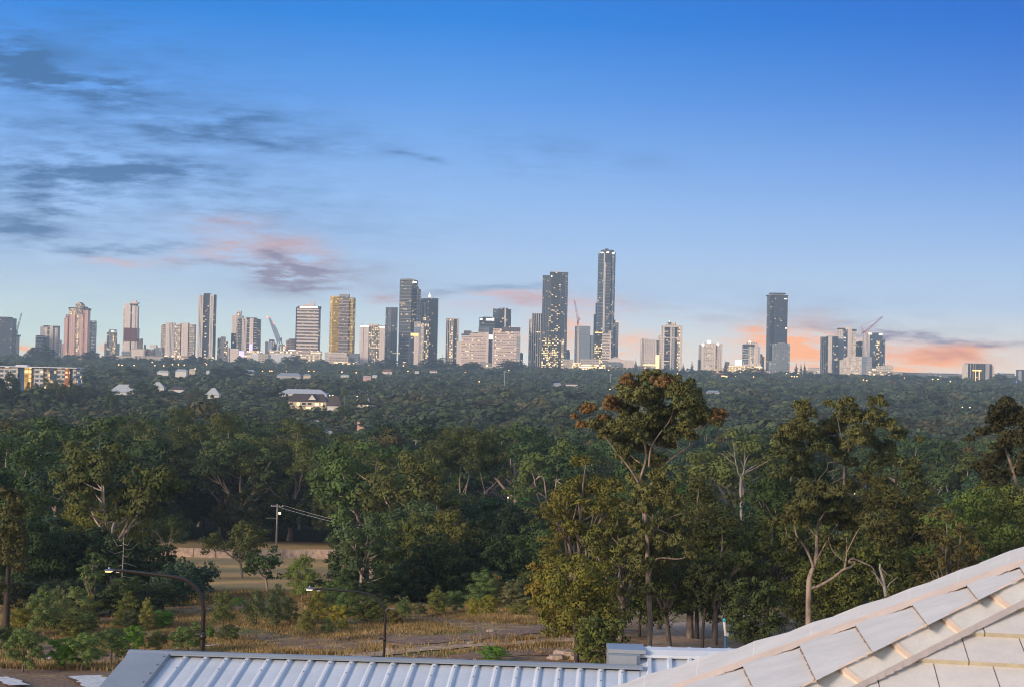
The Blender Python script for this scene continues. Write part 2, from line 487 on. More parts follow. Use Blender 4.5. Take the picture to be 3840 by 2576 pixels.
ground_strip('mulch_bank', [(700, 2470), (1100, 2470), (1420, 2474), (1700, 2464), (2000, 2446), (2200, 2436)], 2.6, M['mulch'], .04)
ground_patch('gravel_yard', (2440, 2790, 2335, 2450), M['gravel'], .08, wob=12)
ground_patch('road', (3120, 3215, 2215, 2300), M['asphalt'], .08, nx=6, ny=8, wob=2)

# ------------------------------------------------------------------ tree making
def leaf_quads(rng, puffs, n, size, asp=.5, shell=.5, up=-.45, flat=.55, droop=.0):
    """n leaf sprays spread through ellipsoid clumps: returns (n*4,3)"""
    pf = np.array(puffs, dtype=float)
    w = pf[:, 3] * pf[:, 4] + pf[:, 3] * pf[:, 5]
    idx = rng.choice(len(pf), n, p=w / w.sum())
    d = rng.normal(size=(n, 3)); d /= np.linalg.norm(d, axis=1)[:, None]
    lo = d[:, 2] < up
    d[lo, 2] *= -1
    r = rng.uniform(shell ** 3, 1, n) ** (1 / 3)
    r *= 1 + .12 * rng.normal(size=n)
    c = pf[idx, :3] + d * r[:, None] * pf[idx, 3:6]
    nr = d / pf[idx, 3:6]; nr /= np.linalg.norm(nr, axis=1)[:, None]
    on_ = nr.copy(); on_[:, 2] += .12
    nr = nr * flat + rng.normal(size=(n, 3)) * (1 - flat) * .75; nr /= np.linalg.norm(nr, axis=1)[:, None]
    fl = (nr * on_).sum(1) < 0; nr[fl] *= -1
    on_ = on_ * .75 + nr * .35; on_ /= np.linalg.norm(on_, axis=1)[:, None]
    tg = rng.normal(size=(n, 3)); tg[:, 2] -= droop
    tg -= nr * (tg * nr).sum(1)[:, None]; tg /= np.linalg.norm(tg, axis=1)[:, None]
    bt = np.cross(nr, tg)
    s = size * rng.uniform(.6, 1.35, n)[:, None]
    tg *= s; bt *= s * asp
    V = np.empty((n, 4, 3))
    V[:, 0] = c - tg * .5; V[:, 3] = c - tg * .05 + bt * .5; V[:, 2] = c + tg * .5; V[:, 1] = c + tg * .05 - bt * .5
    return V.reshape(-1, 3), np.repeat(on_, 4, 0)
def subpuffs(rng, puffs, k, f=.5, keep=.35):
    out = []
    for p in puffs:
        p = list(p)
        out.append((p[0], p[1], p[2], p[3] * .72, p[4] * .72, p[5] * .72))
        for _ in range(k):
            d = rng.normal(size=3); d /= np.linalg.norm(d)
            if d[2] < -.5: d[2] *= -1
            g = f * rng.uniform(.6, 1.2)
            out.append((p[0] + d[0] * p[3] * .85, p[1] + d[1] * p[4] * .85, p[2] + d[2] * p[5] * .85, p[3] * g, p[4] * g, p[5] * g))
    return out
def bez(a, b, c, n=6):
    return [a * (1 - t) ** 2 + b * 2 * t * (1 - t) + c * t * t for t in [i / n for i in range(n + 1)]]
def gum_shape(seed, H, W, nl=5, fork=.3, low=.45, rz=.62, single=False):
    """forked eucalypt: returns (limbs [(points, radii)], puffs)"""
    r = random.Random(seed); limbs, puffs = [], []
    r0 = .016 * H + .08
    base = Vector((0, 0, -.6)); top = Vector((r.uniform(-.05, .05) * H, r.uniform(-.05, .05) * H, fork * H * r.uniform(.85, 1.15)))
    limbs.append((bez(base, (base + top) / 2 + Vector((r.uniform(-.02, .02) * H, 0, 0)), top, 4), [r0 * (1.15 - .35 * i / 4) for i in range(5)]))
    for i in range(nl):
        az = 2 * math.pi * (i + r.uniform(-.3, .3)) / nl
        rad = W / 2 * r.uniform(.5, .86) if i else W * .08
        zt = H * (r.uniform(.7, .93) if i else .95) - (rad / W * .18 * H)
        end = Vector((math.cos(az) * rad, math.sin(az) * rad, zt))
        start = top if not single else top.lerp(Vector((0, 0, H * .8)), r.random() * .7)
        ctl = start.lerp(end, .45) + Vector((math.cos(az) * rad * .12, math.sin(az) * rad * .12, -.04 * H + r.uniform(-.03, .03) * H))
        n = 7; pl = bez(start, ctl, end, n)
        pl = [p + Vector((r.uniform(-1, 1), r.uniform(-1, 1), r.uniform(-.6, .6))) * (.012 * H if 0 < k < n else 0) for k, p in enumerate(pl)]
        ra = r0 * r.uniform(.5, .68)
        limbs.append((pl, [ra * (1 - .82 * k / n) + .015 for k in range(n + 1)]))
        pr = W * r.uniform(.15, .225)
        puffs.append((*end, pr, pr, pr * rz))
        for _ in range(r.choice((2, 3, 3))):
            k = r.choice((3, 4, 5)); p = pl[k]
            a2 = az + r.uniform(-1.2, 1.2); L = W * r.uniform(.14, .27)
            e2 = p + Vector((math.cos(a2) * L, math.sin(a2) * L, H * r.uniform(.05, .16)))
            if e2.z > H * .97: e2.z = H * .97
            sl = bez(p, p.lerp(e2, .5) + Vector((math.cos(a2) * L * .15, 0, -.01 * H)), e2, 4)
            limbs.append((sl, [ra * .42 * (1 - .8 * q / 4) + .01 for q in range(5)]))
            pr = W * r.uniform(.115, .19)
            puffs.append((*e2, pr, pr, pr * rz))
    for _ in range(int(nl * low * 2)):
        a = r.uniform(0, 6.28); q = W / 2 * r.uniform(.1, .75); pr = W * r.uniform(.06, .12)
        puffs.append((math.cos(a) * q, math.sin(a) * q, H * r.uniform(.3, .6), pr, pr, pr * .9))
    return limbs, puffs
def round_shape(seed, H, W, n=17, base=.14):
    r = random.Random(seed); puffs = []; limbs = []
    limbs.append(([Vector((0, 0, -.5)), Vector((r.uniform(-.1, .1), 0, H * .3)), Vector((r.uniform(-.3, .3), .2, H * .7))], [.02 * H + .05, .015 * H + .04, .03]))
    for i in range(n):
        z = -0.85 + 1.8 * (i + .5) / n; z = max(-.9, min(.95, z + r.uniform(-.1, .1)))
        a = i * 2.4 + r.uniform(-.5, .5); q = math.sqrt(max(.05, 1 - z * z))
        pr = W * r.uniform(.14, .235)
        cz = H * (base + (1 - base) / 2) + z * H * (1 - base) / 2 * .78
        puffs.append((math.cos(a) * q * W * .34, math.sin(a) * q * W * .34, cz, pr, pr, pr * .78))
    puffs.append((0, 0, H * .52, W * .33, W * .33, H * .33))
    return limbs, puffs
def cone_shape(seed, H, W, base=.05, n=14, blunt=.55):
    r = random.Random(seed); puffs = []
    limbs = [([Vector((0, 0, -.3)), Vector((r.uniform(-.04, .04) * H, 0, H * .45)), Vector((0, 0, H * .93))], [.012 * H + .015, .009 * H + .01, .008])]
    for i in range(n):
        f = (i + .5) / n
        z = H * (base + (1 - base) * f * .95)
        prof = math.sin(math.pi * min(1, (.22 + .78 * f) ** .8)) ** blunt if f < .97 else .3
        prof = max(.22, prof)
        a = i * 2.4 + r.uniform(-.4, .4); q = W * .5 * prof * .45
        pr = W * .5 * prof * r.uniform(.5, .72)
        puffs.append((math.cos(a) * q, math.sin(a) * q, z, pr, pr, min(pr, H * .16)))
    return limbs, puffs
def wood_mesh(name, limbs, mat, sides=6):
    mb = MB()
    for pl, rd in limbs: mb.tube(pl, rd, mat, sides, cap=False)
    return mb.mesh(name)

VAR = {}
def variant(key, kind, seed, nleaf, size, barkm, sub=0, **kw):
    """a tree of height 10 and width 10 (scaled per copy): crown and trunk meshes"""
    limbs, puffs = {'gum': gum_shape, 'round': round_shape, 'cone': cone_shape}[kind](seed, 10.0, 10.0, **kw)
    rng = np.random.default_rng(seed)
    pf = subpuffs(rng, puffs, sub) if sub else puffs
    V, N = leaf_quads(rng, pf, nleaf, size, asp=.55, shell=.45, flat=.72, up=-.25, droop=.5 if kind == 'gum' else .2)
    VAR[key] = (quad_mesh('crown', V, M['leaf'], normals=N), wood_mesh('trunk', limbs, M[barkm]))
for i in range(9):
    variant(f'gum{i}', 'gum', 11 + i, 9500, .33, 'pale_bark' if i % 3 else 'mid_bark', sub=3, nl=4 + i % 3, fork=(.22, .34, .28, .4)[i % 4], low=.2, rz=.55 + .1 * (i % 3))
for i in range(5):
    variant(f'round{i}', 'round', 31 + i, 9500, .32, 'dark_bark', sub=2, n=15 + 2 * i)
for i in range(3):
    variant(f'slim{i}', 'cone', 51 + i, 3600, .42, 'mid_bark', sub=2, base=.12)
for i in range(3):   # close ones: finer leaves
    variant(f'neargum{i}', 'gum', 71 + i, 15000, .26, 'pale_bark', sub=4, nl=5, fork=.25, low=.9, rz=.7)
    variant(f'nearround{i}', 'round', 81 + i, 15000, .26, 'dark_bark', sub=4, n=18 + 2 * i, base=.1)
for i in range(5):
    variant(f'bush{i}', 'round', 91 + i, 9500, .36, 'mid_bark', sub=3, n=14 + i, base=.0)
    variant(f'sapling{i}', 'cone', 101 + i, 8500, .34, 'mid_bark', sub=3, base=.02 + .03 * i, blunt=.5 + .06 * i)
for i in range(2):
    variant(f'lollipop{i}', 'cone', 111 + i, 6500, .34, 'red_bark', sub=3, base=.38, blunt=.6)
variant('pine0', 'cone', 121, 2500, .55, 'dark_bark', sub=1, base=.1, n=16, blunt=1.1)

USED = []
def place_tree(key, x, y, z, H, W, tint, label, cat='tree', name='gum_tree', group=None, rz=None, rng=random.Random(5)):
    o = empty(name, (x, y, z), label, cat, group, rng.uniform(0, 6.28) if rz is None else rz)
    cm, tm = VAR[key]
    c = link('crown' if cat == 'tree' else 'foliage', cm, o); t = link('trunk' if cat == 'tree' else 'stem', tm, o)
    for q in (c, t): q.scale = (W / 10, W / 10, H / 10)
    c.color = (*tint, 1.0)
    return o
def px_tree(key, x, ybase, ytop, wpx, tint, label, d=None, **kw):
    """tree whose foot is seen at (x, ybase) on the terrain, or stands at distance d with its top at ytop"""
    if d is None: p = G(x, ybase)
    else:
        u, v = ray(x, ytop); p = Vector((u * d, d, float(gz(u * d, d))))
    H = P(x, ytop, p.y).z - p.z; W = wpx * p.y / F
    return place_tree(key, p.x, p.y, p.z, H, W * 1.0, tint, label, **kw)

def own_tree(kind, p, H, W, tint, label, seed, leaf=.27, dens=1.0, cat='tree', name='gum_tree', group=None, barkm='pale_bark', rz=0.0):
    """a tree with a crown and limbs of its own"""
    if kind == 'gum':
        tall = H / max(W, 1)
        limbs, puffs = gum_shape(seed, H, W, nl=6 if tall > 1.3 else 5, fork=.3, low=1.3 if tall > 1.3 else .8, rz=.75)
        if tall > 1.3:
            r = random.Random(seed)
            for k in range(9):
                z = H * (.28 + .5 * k / 9); a = k * 2.4 + r.uniform(-.4, .4); q = W * r.uniform(.2, .42); pr = W * r.uniform(.15, .24)
                e = Vector((math.cos(a) * q, math.sin(a) * q, z + H * .08)); puffs.append((*e, pr, pr, pr * .7))
                s = Vector((0, 0, z - H * .04)); limbs.append((bez(s, s.lerp(e, .5) - Vector((0, 0, .02 * H)), e, 4), [.006 * H, .005 * H, .004 * H, .003 * H, .01]))
    else: limbs, puffs = round_shape(seed, H, W, n=20, base=.06)
    rng = np.random.default_rng(seed); pf = subpuffs(rng, puffs, 4, .5)
    area = sum(q[3] * q[5] for q in puffs) * math.pi
    n = int(min(34000, area * 3.6 * dens / (leaf * leaf * .5)))
    V, N = leaf_quads(rng, pf, n, leaf, .55, .45, flat=.68, up=-.35, droop=.4)
    o = empty(name, p, label, cat, group, rz)
    c = link('crown', quad_mesh('crown', V, M['leaf'], normals=N), o); c.color = (*tint, 1)
    link('trunk', wood_mesh('trunk', limbs, M[barkm]), o)
    return o
OWN = [500]
# tints (albedo)
DK = (.030, .045, .020); GR = (.045, .068, .026); OL = (.072, .078, .026); BR = (.085, .068, .030); YG = (.12, .115, .026)
GG = (.062, .085, .038); BG = (.058, .12, .022); RU = (.11, .062, .030); BLU = (.034, .056, .036)
TINTNAME = {DK: 'dark green', GR: 'mid green', OL: 'olive', BR: 'brownish', YG: 'yellow-green', GG: 'grey-green', BG: 'bright green', RU: 'rusty', BLU: 'blue-green'}
def jit(c, r, a=.15):
    k = 1 + r.uniform(-a, a)
    return tuple(max(.005, q * k * (1 + r.uniform(-a * .5, a * .5))) for q in c)

# windows kept open in the canopy so that what stands there shows: (x0, x1, lowest visible y, distance)
CLEAR = []
def clear(x0, x1, yb, d): CLEAR.append((x0, x1, yb, d))
# ------------------------------------------------------------------ facade materials
WH = (.70, .615, .57); WARM = (1.0, .70, .36)
FM = {
 'white':   facade('white_render_windows', WH, (.13, .13, .15), 3.2, 3.6, .5, .5, .12),
 'whitelit': facade('white_render_lit', (.70, .64, .57), (.16, .15, .14), 3.2, 3.4, .6, .5, .34, lstr=0.69),
 'blank':   facade('blank_white_wall', (.70, .61, .56), (.4, .37, .36), 3.2, 9, .12, .3, .02),
 'grey':    facade('grey_render', (.40, .385, .39), (.16, .16, .18), 3.2, 3.4, .5, .5, .08),
 'bluewall': facade('blue_grey_panels', (.22, .27, .34), (.15, .19, .25), 3.4, 3, .5, .4, .01),
 'pink':    facade('pink_render', (.66, .42, .36), (.30, .19, .18), 3.3, 4.2, .32, .5, .05),
 'pinkdk':  facade('pink_balconies', (.42, .27, .25), (.13, .10, .11), 3.3, 3.0, .6, .6, .14),
 'maroon':  facade('maroon_cladding', (.14, .045, .05), (.10, .04, .05), 3.3, 4, .4, .4, .05, litcol=(.7, .8, 1)),
 'navy':    facade('navy_glass', (.045, .055, .085), (.04, .05, .08), 3.6, 3.0, .8, .6, .035, rough=.35),
 'dark':    facade('dark_glass', (.035, .04, .05), (.03, .035, .045), 3.4, 3.0, .85, .62, .05, rough=.3),
 'darklit': facade('dark_glass_lit', (.04, .045, .055), (.035, .04, .05), 3.4, 3.6, .8, .6, .10, lstr=0.76, rough=.3, groups=1),
 'darkvlit': facade('dark_glass_many_lights', (.06, .055, .05), (.05, .045, .04), 3.4, 3.2, .8, .6, .5, lstr=1.10, litcol=(1, .66, .22)),
 'slate':   facade('slate_glass', (.065, .078, .105), (.045, .055, .08), 3.4, 3.0, .8, .55, .07, rough=.35, groups=1),
 'bluegl':  facade('blue_glass', (.07, .10, .15), (.04, .065, .11), 3.4, 2.6, .85, .6, .10, rough=.3),
 'steel':   facade('steel_glass', (.24, .27, .31), (.12, .15, .19), 3.4, 2.8, .7, .55, .12, rough=.35),
 'brown':   facade('brown_glass', (.17, .135, .13), (.09, .075, .075), 3.4, 3.2, .75, .5, .13, groups=1),
 'gold':    facade('gold_glass', (.62, .40, .04), (.50, .30, .025), 3.4, 3.4, .8, .5, .22, litcol=(1, .74, .2), lstr=0.50, rough=.3),
 'golddk':  facade('dark_gold_glass', (.34, .22, .04), (.20, .125, .02), 3.4, 3.0, .8, .55, .22, litcol=(1, .78, .25), lstr=0.53, rough=.3),
 'winmix':  facade('windows_and_balconies', (.34, .28, .25), (.09, .08, .085), 3.2, 2.8, .7, .6, .2, lstr=0.63),
 'winlit':  facade('lit_windows_and_balconies', (.42, .36, .30), (.12, .10, .09), 3.2, 3.0, .7, .6, .42, lstr=1.22),
 'hotel':   facade('hotel_terraces', (.72, .56, .48), (.24, .18, .17), 3.5, 3.6, .8, .48, .2, lstr=0.73, groups=1),
 'cream':   facade('cream_render', (.62, .52, .36), (.16, .17, .19), 3.0, 3.2, .42, .5, .28, litcol=(1, .64, .28), lstr=0.50),
 'lowlit':  facade('lit_podium', (.50, .43, .38), (.2, .17, .15), 4.5, 4.0, .8, .5, .45, lstr=1.31),
 'glow':    facade('bright_lit_podium', (.55, .44, .32), (.4, .3, .2), 4.0, 3.0, .85, .6, .8, lstr=1.52, litcol=(1, .62, .24)),
 'beige':   facade('beige_low', (.50, .44, .40), (.25, .22, .21), 4.5, 6, .7, .35, .08),
 'greyblue_low': facade('grey_blue_low', (.20, .22, .25), (.10, .11, .13), 4.0, 5, .7, .4, .04),
 'apart':   facade('apartment_render', (.46, .48, .50), (.09, .12, .16), 3.1, 3.6, .7, .5, .22),
 'apblue':  facade('apartment_blue_panel', (.03, .07, .15), (.03, .06, .12), 3.1, 5, .3, .4, .02),
 'apgold':  facade('apartment_lit_panel', (.60, .40, .12), (.5, .3, .08), 3.1, 3.0, .9, .7, .7, litcol=(1, .55, .12), lstr=0.47),
 'aprust':  facade('apartment_rust_panel', (.34, .13, .07), (.3, .12, .05), 3.1, 2.6, .6, .5, .3, litcol=(1, .5, .12), lstr=0.50),
}
TR = {
 'slabw': plain('white_slab_edge', (.66, .58, .54), .6), 'slabg': plain('grey_slab_edge', (.21, .23, .27), .6), 'slabd': plain('dark_slab_edge', (.06, .065, .08), .5),
 'slabbr': plain('brown_slab_edge', (.45, .38, .36), .6), 'slabgold': plain('gold_slab_edge', (.62, .44, .10), .4), 'finw': plain('white_fin', (.66, .60, .58), .6),
 'plant': plain('roof_plant_grey', (.30, .29, .30), .8), 'plantw': plain('roof_plant_white', (.66, .58, .54), .7), 'plantd': plain('roof_plant_dark', (.06, .06, .075), .7),
 'rust': plain('rusty_roof_cladding', (.30, .12, .08), .6), 'hat': plain('dark_hat_roof', (.10, .075, .08), .6), 'metalw': plain('white_sheet_roof', (.62, .64, .68), .45),
 'signw': plain('lit_white_panel', (.8, .8, .8), .5, emit=(1, .95, .9), estr=0.66), 'signo': plain('lit_orange_panel', (.8, .5, .2), .5, emit=(1, .6, .2), estr=0.90),
 'signv': plain('lit_violet_panel', (.5, .45, .8), .5, emit=(.6, .5, 1), estr=.7), 'lampw': plain('white_rooftop_light', (.9, .85, .7), .5, emit=(1, .86, .6), estr=2.40),
 'yel': plain('lit_yellow_soffit', (.7, .6, .3), .5, emit=(1, .8, .36), estr=.7),
}
LAND = []     # (photo x, short name): used to tell trees and lights apart

def foot_poly(kind, x0, x1, y0, y1):
    w = x1 - x0
    if kind == 'box': return [(x0, y0), (x1, y0), (x1, y1), (x0, y1)]
    if kind == 'cham':
        c = w * .18; return [(x0, y0 + c), (x0 + c, y0), (x1 - c, y0), (x1, y0 + c), (x1, y1), (x0, y1)]
    if kind == 'round':
        n = 14; pts = []
        for i in range(n + 1):
            a = math.pi + math.pi * i / n
            pts.append(((x0 + x1) / 2 + math.cos(a) * w / 2, y0 + w * .35 + math.sin(a) * w * .35))
        return pts + [(x1, y1), (x0, y1)]
    if kind == 'cornl': return [(x0, y0 + w * .5), (x0 + w * .3, y0), (x1, y0 + w * .35), (x1, y1), (x0, y1)]
    if kind == 'cornr': return [(x0, y0 + w * .35), (x0 + w * .7, y0), (x1, y0 + w * .5), (x1, y1), (x0, y1)]
def grow(foot, g):
    cx = sum(p[0] for p in foot) / len(foot); cyy = sum(p[1] for p in foot) / len(foot)
    out = []
    for p in foot:
        d = Vector((p[0] - cx, p[1] - cyy)); s = (d.length + g * 1.3) / max(d.length, .01)
        out.append((cx + d.x * s, cyy + d.y * s))
    return out
def tower(name, label, land, depth, xr, blocks, cat='tower', base=None):
    """blocks: dicts part,x=(x0,x1),t=top y[,b=bottom y],m=facade,foot,dy,dep,bands=(mat,pitch,thick,proud),fins=(mat,n,w)"""
    xc = sum(xr) / 2; o3 = P(xc, 1350, depth); gb = float(gz(o3.x, depth)) - 3
    X = lambda x: P(x, 1350, depth).x - o3.x
    Z = lambda y: P(xc, y, depth).z - gb
    root = empty(name, (o3.x, depth, gb), label, cat)
    if land: LAND.append((xc, land))
    for k, b in enumerate(blocks):
        x0, x1 = X(b['x'][0]), X(b['x'][1]); zt = Z(b['t']); zb = Z(b['b']) if 'b' in b else 0.0
        dy = b.get('dy', 0.0) + .003 * k; dep = b.get('dep', max(12.0, min(26.0, (x1 - x0) * .9)))
        mb = MB(); mt = FM.get(b['m']) or TR[b['m']]
        ft = foot_poly(b.get('foot', 'box'), x0, x1, dy, dy + dep)
        if 'gable' in b:        # pitched top, ridge running away from the viewer
            zs = Z(b['gable']); xm = (x0 + x1) / 2
            mb.prism(ft, zb, zs, mt)
            rm = TR[b.get('roof', 'plantd')]
            mb.poly([(x0 - .4, dy - .4, zs), (xm, dy - .4, zt), (xm, dy + dep, zt), (x0 - .4, dy + dep, zs)], rm)
            mb.poly([(xm, dy - .4, zt), (x1 + .4, dy - .4, zs), (x1 + .4, dy + dep, zs), (xm, dy + dep, zt)], rm)
            mb.poly([(x0, dy, zs), (x1, dy, zs), (xm, dy, zt - .3)], mt, [(0, 0), (3, 0), (1.5, 3)])
            mb.poly([(x1, dy + dep, zs), (x0, dy + dep, zs), (xm, dy + dep, zt - .3)], mt, [(0, 0), (3, 0), (1.5, 3)])
        elif 'slope' in b:      # parapet that falls from left top to a right top
            z2 = Z(b['slope']); (ax, ay), (bx, by), (c_x, c_y), (dx, d_y) = ft
            zz = {0: zt, 1: z2, 2: z2, 3: zt}
            for i in range(4):
                p, q = ft[i], ft[(i + 1) % 4]; L = math.hypot(q[0] - p[0], q[1] - p[1])
                mb.poly([(p[0], p[1], zb), (q[0], q[1], zb), (q[0], q[1], zz[(i + 1) % 4]), (p[0], p[1], zz[i])], mt, [(0, 0), (L, 0), (L, zz[(i + 1) % 4] - zb), (0, zz[i] - zb)])
            mb.poly([(ft[i][0], ft[i][1], zz[i]) for i in range(4)], TR['plant'])
        else:
            mb.prism(ft, zb, zt, mt, top=TR['plant'] if b['m'] in FM else mt, foot2=grow(ft, b['flare']) if 'flare' in b else None)
        if 'bands' in b:
            bm, pitch, th, proud = b['bands']; z = zb + pitch
            f2 = grow(ft, proud)
            while z < zt - .2:
                mb.prism(f2, z - th, z, TR[bm], bottom=True); z += pitch
        if 'fins' in b:
            fm, n, w = b['fins']
            for i in range(n + 1):
                xx = x0 + (x1 - x0) * i / n
                xx = min(max(xx, x0 + w / 2), x1 - w / 2)
                mb.box(xx - w / 2, xx + w / 2, dy - .7, dy - .004, zb, zt + .5, TR[fm])
        mb.build(b['part'], root)
    return root
def B(part, x0, x1, t, m, **kw): return dict(part=part, x=(x0, x1), t=t, m=m, **kw)

sl = lambda m, p=3.3, th=.9, pr=.5: (m, p, th, pr)
# --- from the edge with the crane towards the harbour end, as they stand along the skyline
tower('glass_tower', 'dark navy office tower cut off by the picture edge, beside the thin grey crane', 'the navy tower', 2750, (-70, 41), [
    B('facade', -70, 41, 1193, 'navy', bands=sl('slabd', 6.6, .8, .25)), B('roof_plant', -60, 24, 1188, 'plantd', b=1195, dy=4), B('corner_strip', 36, 41.5, 1194, 'slate', dy=-.6, dep=4)])
tower('apartment_tower', 'narrow white block just behind the thin grey crane', None, 2900, (38, 54), [B('facade', 38, 54, 1262, 'white'), B('roof_plant', 42, 50, 1258, 'plantw', b=1264, dy=4)])
tower('apartment_tower', 'white tower with four dark window columns and a lower glass block in front', 'the four-column white tower', 2850, (148, 215), [
    B('facade', 148, 166, 1224, 'grey', bands=sl('slabw')), B('wall_panel', 166, 175, 1223, 'blank', dy=-.6), B('facade', 175, 183, 1224, 'dark'), B('wall_panel', 183, 196, 1222, 'blank', dy=-.6),
    B('facade', 196, 203, 1224, 'dark', bands=sl('slabw', 3.3, .6, .2)), B('wall_panel', 203, 210, 1224, 'blank', dy=-.6), B('facade', 210, 215, 1226, 'grey', bands=sl('slabw')),
    B('crown', 160, 179, 1221, 'plantd', b=1227, dy=-.9, dep=14), B('crown', 196, 214, 1222, 'plantd', b=1229, dy=-.9, dep=14),
    B('lower_wing', 140, 168, 1259, 'bluegl', dy=-14, dep=12, bands=sl('slabw', 6.6, .8, .3)), B('lower_wing', 168, 184, 1266, 'slate', dy=-13, dep=11)])
tower('apartment_block', 'short pale block squeezed against the pink tower', None, 2900, (214, 232), [B('facade', 214, 224, 1275, 'white'), B('facade', 224, 232, 1288, 'white', dy=2)])
tower('glass_tower', 'slim glass tower with yellow-lit floors behind the pink tower', None, 2950, (326, 353), [
    B('facade', 326, 341, 1208, 'darklit'), B('facade', 341, 353, 1206, 'bluegl', bands=sl('slabw', 6.6, .6, .3)), B('roof_plant', 331, 351, 1203, 'plantd', b=1209, dy=4)])
tower('pink_tower', 'tall pink tower with stepped shoulders and a pointed gable on top', 'the pink tower', 2800, (236, 328), [
    B('facade', 236, 250, 1193, 'pink', dy=1), B('balcony_column', 250, 257, 1180, 'pinkdk', dy=3), B('facade', 257, 278, 1158, 'pink'), B('window_column', 278, 285, 1150, 'pinkdk', dy=.8),
    B('window_column', 285, 293, 1150, 'winlit', dy=-.8, dep=20), B('facade', 293, 308, 1160, 'pink'), B('balcony_column', 308, 315, 1165, 'pinkdk', dy=.8), B('facade', 315, 328, 1163, 'pink', foot='cham'),
    B('upper_storeys', 254, 279, 1160, 'winlit', b=1180, dy=-.5, dep=15), B('hipped_roof', 251, 279, 1153, 'plantd', b=1160, dy=.5, dep=18), B('gable_tower', 279, 304, 1133, 'winmix', b=1178, dy=-1.2, dep=18, gable=1143, roof='plantd'),
    B('hipped_roof', 304, 327, 1156, 'plantd', b=1164, dy=1, dep=17), B('hipped_roof', 308, 319, 1150, 'plantd', b=1156, dy=3, dep=9), B('turret', 240, 248, 1180, 'pinkdk', b=1193, dy=3, dep=6)])
tower('apartment_tower', 'slender pale tower with sloped shoulders and small lit signs near its top', 'the slender pale tower', 2850, (390, 440), [
    B('facade', 398, 407, 1245, 'winmix', dy=.5), B('wall_panel', 407, 420, 1238, 'white', dy=-.3), B('facade', 420, 431, 1245, 'winlit', dy=.5), B('crown', 405, 428, 1236, 'plantw', b=1243, dy=1.5, dep=12), B('lit_panel', 413, 425, 1240, 'signw', b=1245, dy=-.9, dep=1),
    B('lower_wing', 389, 399, 1287, 'white', dy=2), B('lower_wing', 431, 440, 1288, 'grey', dy=2)])
tower('hotel_tower', 'tall white tower with a dark maroon band wrapped round its waist', 'the maroon-banded tower', 2800, (457, 511), [
    B('facade', 457, 464, 1147, 'white', dy=2), B('wall_panel', 464, 485, 1138, 'blank'), B('window_column', 485, 490.5, 1146, 'dark', dy=.5), B('wall_panel', 490.5, 503, 1139, 'blank'), B('window_column', 503, 506, 1150, 'grey', dy=.5), B('wall_panel', 506, 511, 1147, 'blank', dy=.8),
    B('crown', 482, 509, 1133, 'plantw', b=1139, dy=3, dep=14), B('crown', 482, 508, 1139.5, 'plantd', b=1146, dy=-.7, dep=10), B('turret', 488, 502, 1127, 'plantw', b=1134, dy=6, dep=8),
    B('wrap', 462, 510, 1230, 'maroon', b=1280, dy=-1.4, dep=22), B('lower_wing', 508, 528, 1269, 'brown', dy=1)])
tower('civic_building', 'long low beige complex of boxy roofs at the foot of the maroon-banded tower', None, 2720, (450, 612), [
    B('podium', 455, 500, 1318, 'greyblue_low'), B('hall', 494, 545, 1306, 'beige', dy=-5), B('wing', 545, 575, 1308, 'brown'), B('wing', 575, 607, 1302, 'greyblue_low', dy=2), B('podium', 440, 620, 1334, 'beige', dy=-9, dep=9),
    B('roof_plant', 558, 582, 1292, 'plantw', b=1304, dy=4), B('roof_plant', 536, 542, 1292, 'plantd', b=1307, dy=4, dep=4), B('hall', 496, 541, 1310, 'blank', b=1336, dy=-6, dep=2)])
tower('apartment_slab', 'wide pale apartment slab with vertical ribs and balcony columns', 'the wide pale slab', 2800, (601, 727), [
    B('balcony_column', 601, 619, 1218, 'winmix', bands=sl('slabw', 3.3, .8, .4)), B('wall_panel', 619, 630, 1211, 'blank', dy=-.6), B('ribbed_wall', 630, 652, 1212, 'grey', fins=('finw', 4, 1.4)), B('balcony_column', 652, 673, 1215, 'winlit', bands=sl('slabw', 3.3, .8, .4), dy=.4),
    B('window_column', 673, 678, 1214, 'dark', dy=1.5), B('wall_panel', 678, 703, 1210, 'blank', dy=-.8), B('window_column', 703, 707, 1216, 'dark', dy=1.5), B('balcony_column', 707, 727, 1216, 'winmix', bands=sl('slabw', 3.3, .8, .4)),
    B('roof_plant', 616, 638, 1209, 'plantw', b=1214, dy=5, dep=8), B('podium', 600, 730, 1334, 'lowlit', dy=-9, dep=9)])
tower('twisted_tower', 'dark glass tower with rippling white vertical strips', 'the rippled dark tower', 2780, (738, 803), [
    B('facade', 738, 757, 1108, 'grey', foot='cornl', fins=('finw', 4, 1.5)), B('facade', 757, 773, 1104, 'darklit', dy=1), B('core', 757, 779, 1100.5, 'plantd', b=1106, dy=3, dep=14), B('facade', 773, 782, 1106, 'navy', dy=-.6), B('facade', 782, 796, 1107, 'slate', fins=('finw', 4, 1.2)),
    B('facade', 796, 803, 1105, 'dark', foot='cornr', dep=10), B('fin_tip', 782, 784, 1104, 'finw', b=1108, dy=2, dep=2), B('fin_tip', 800, 802, 1103, 'finw', b=1108, dy=2, dep=2), B('podium', 735, 806, 1338, 'lowlit', dy=-6, dep=6)])
tower('apartment_block', 'small pale block standing alone to the harbour side of the rippled tower', None, 2800, (812, 858), [
    B('balcony_column', 814, 826, 1268, 'winmix'), B('wall_panel', 826, 840, 1263, 'blank', dy=-.7), B('facade', 840, 849, 1279, 'winlit'), B('wing', 849, 858, 1302, 'white', dy=1)])
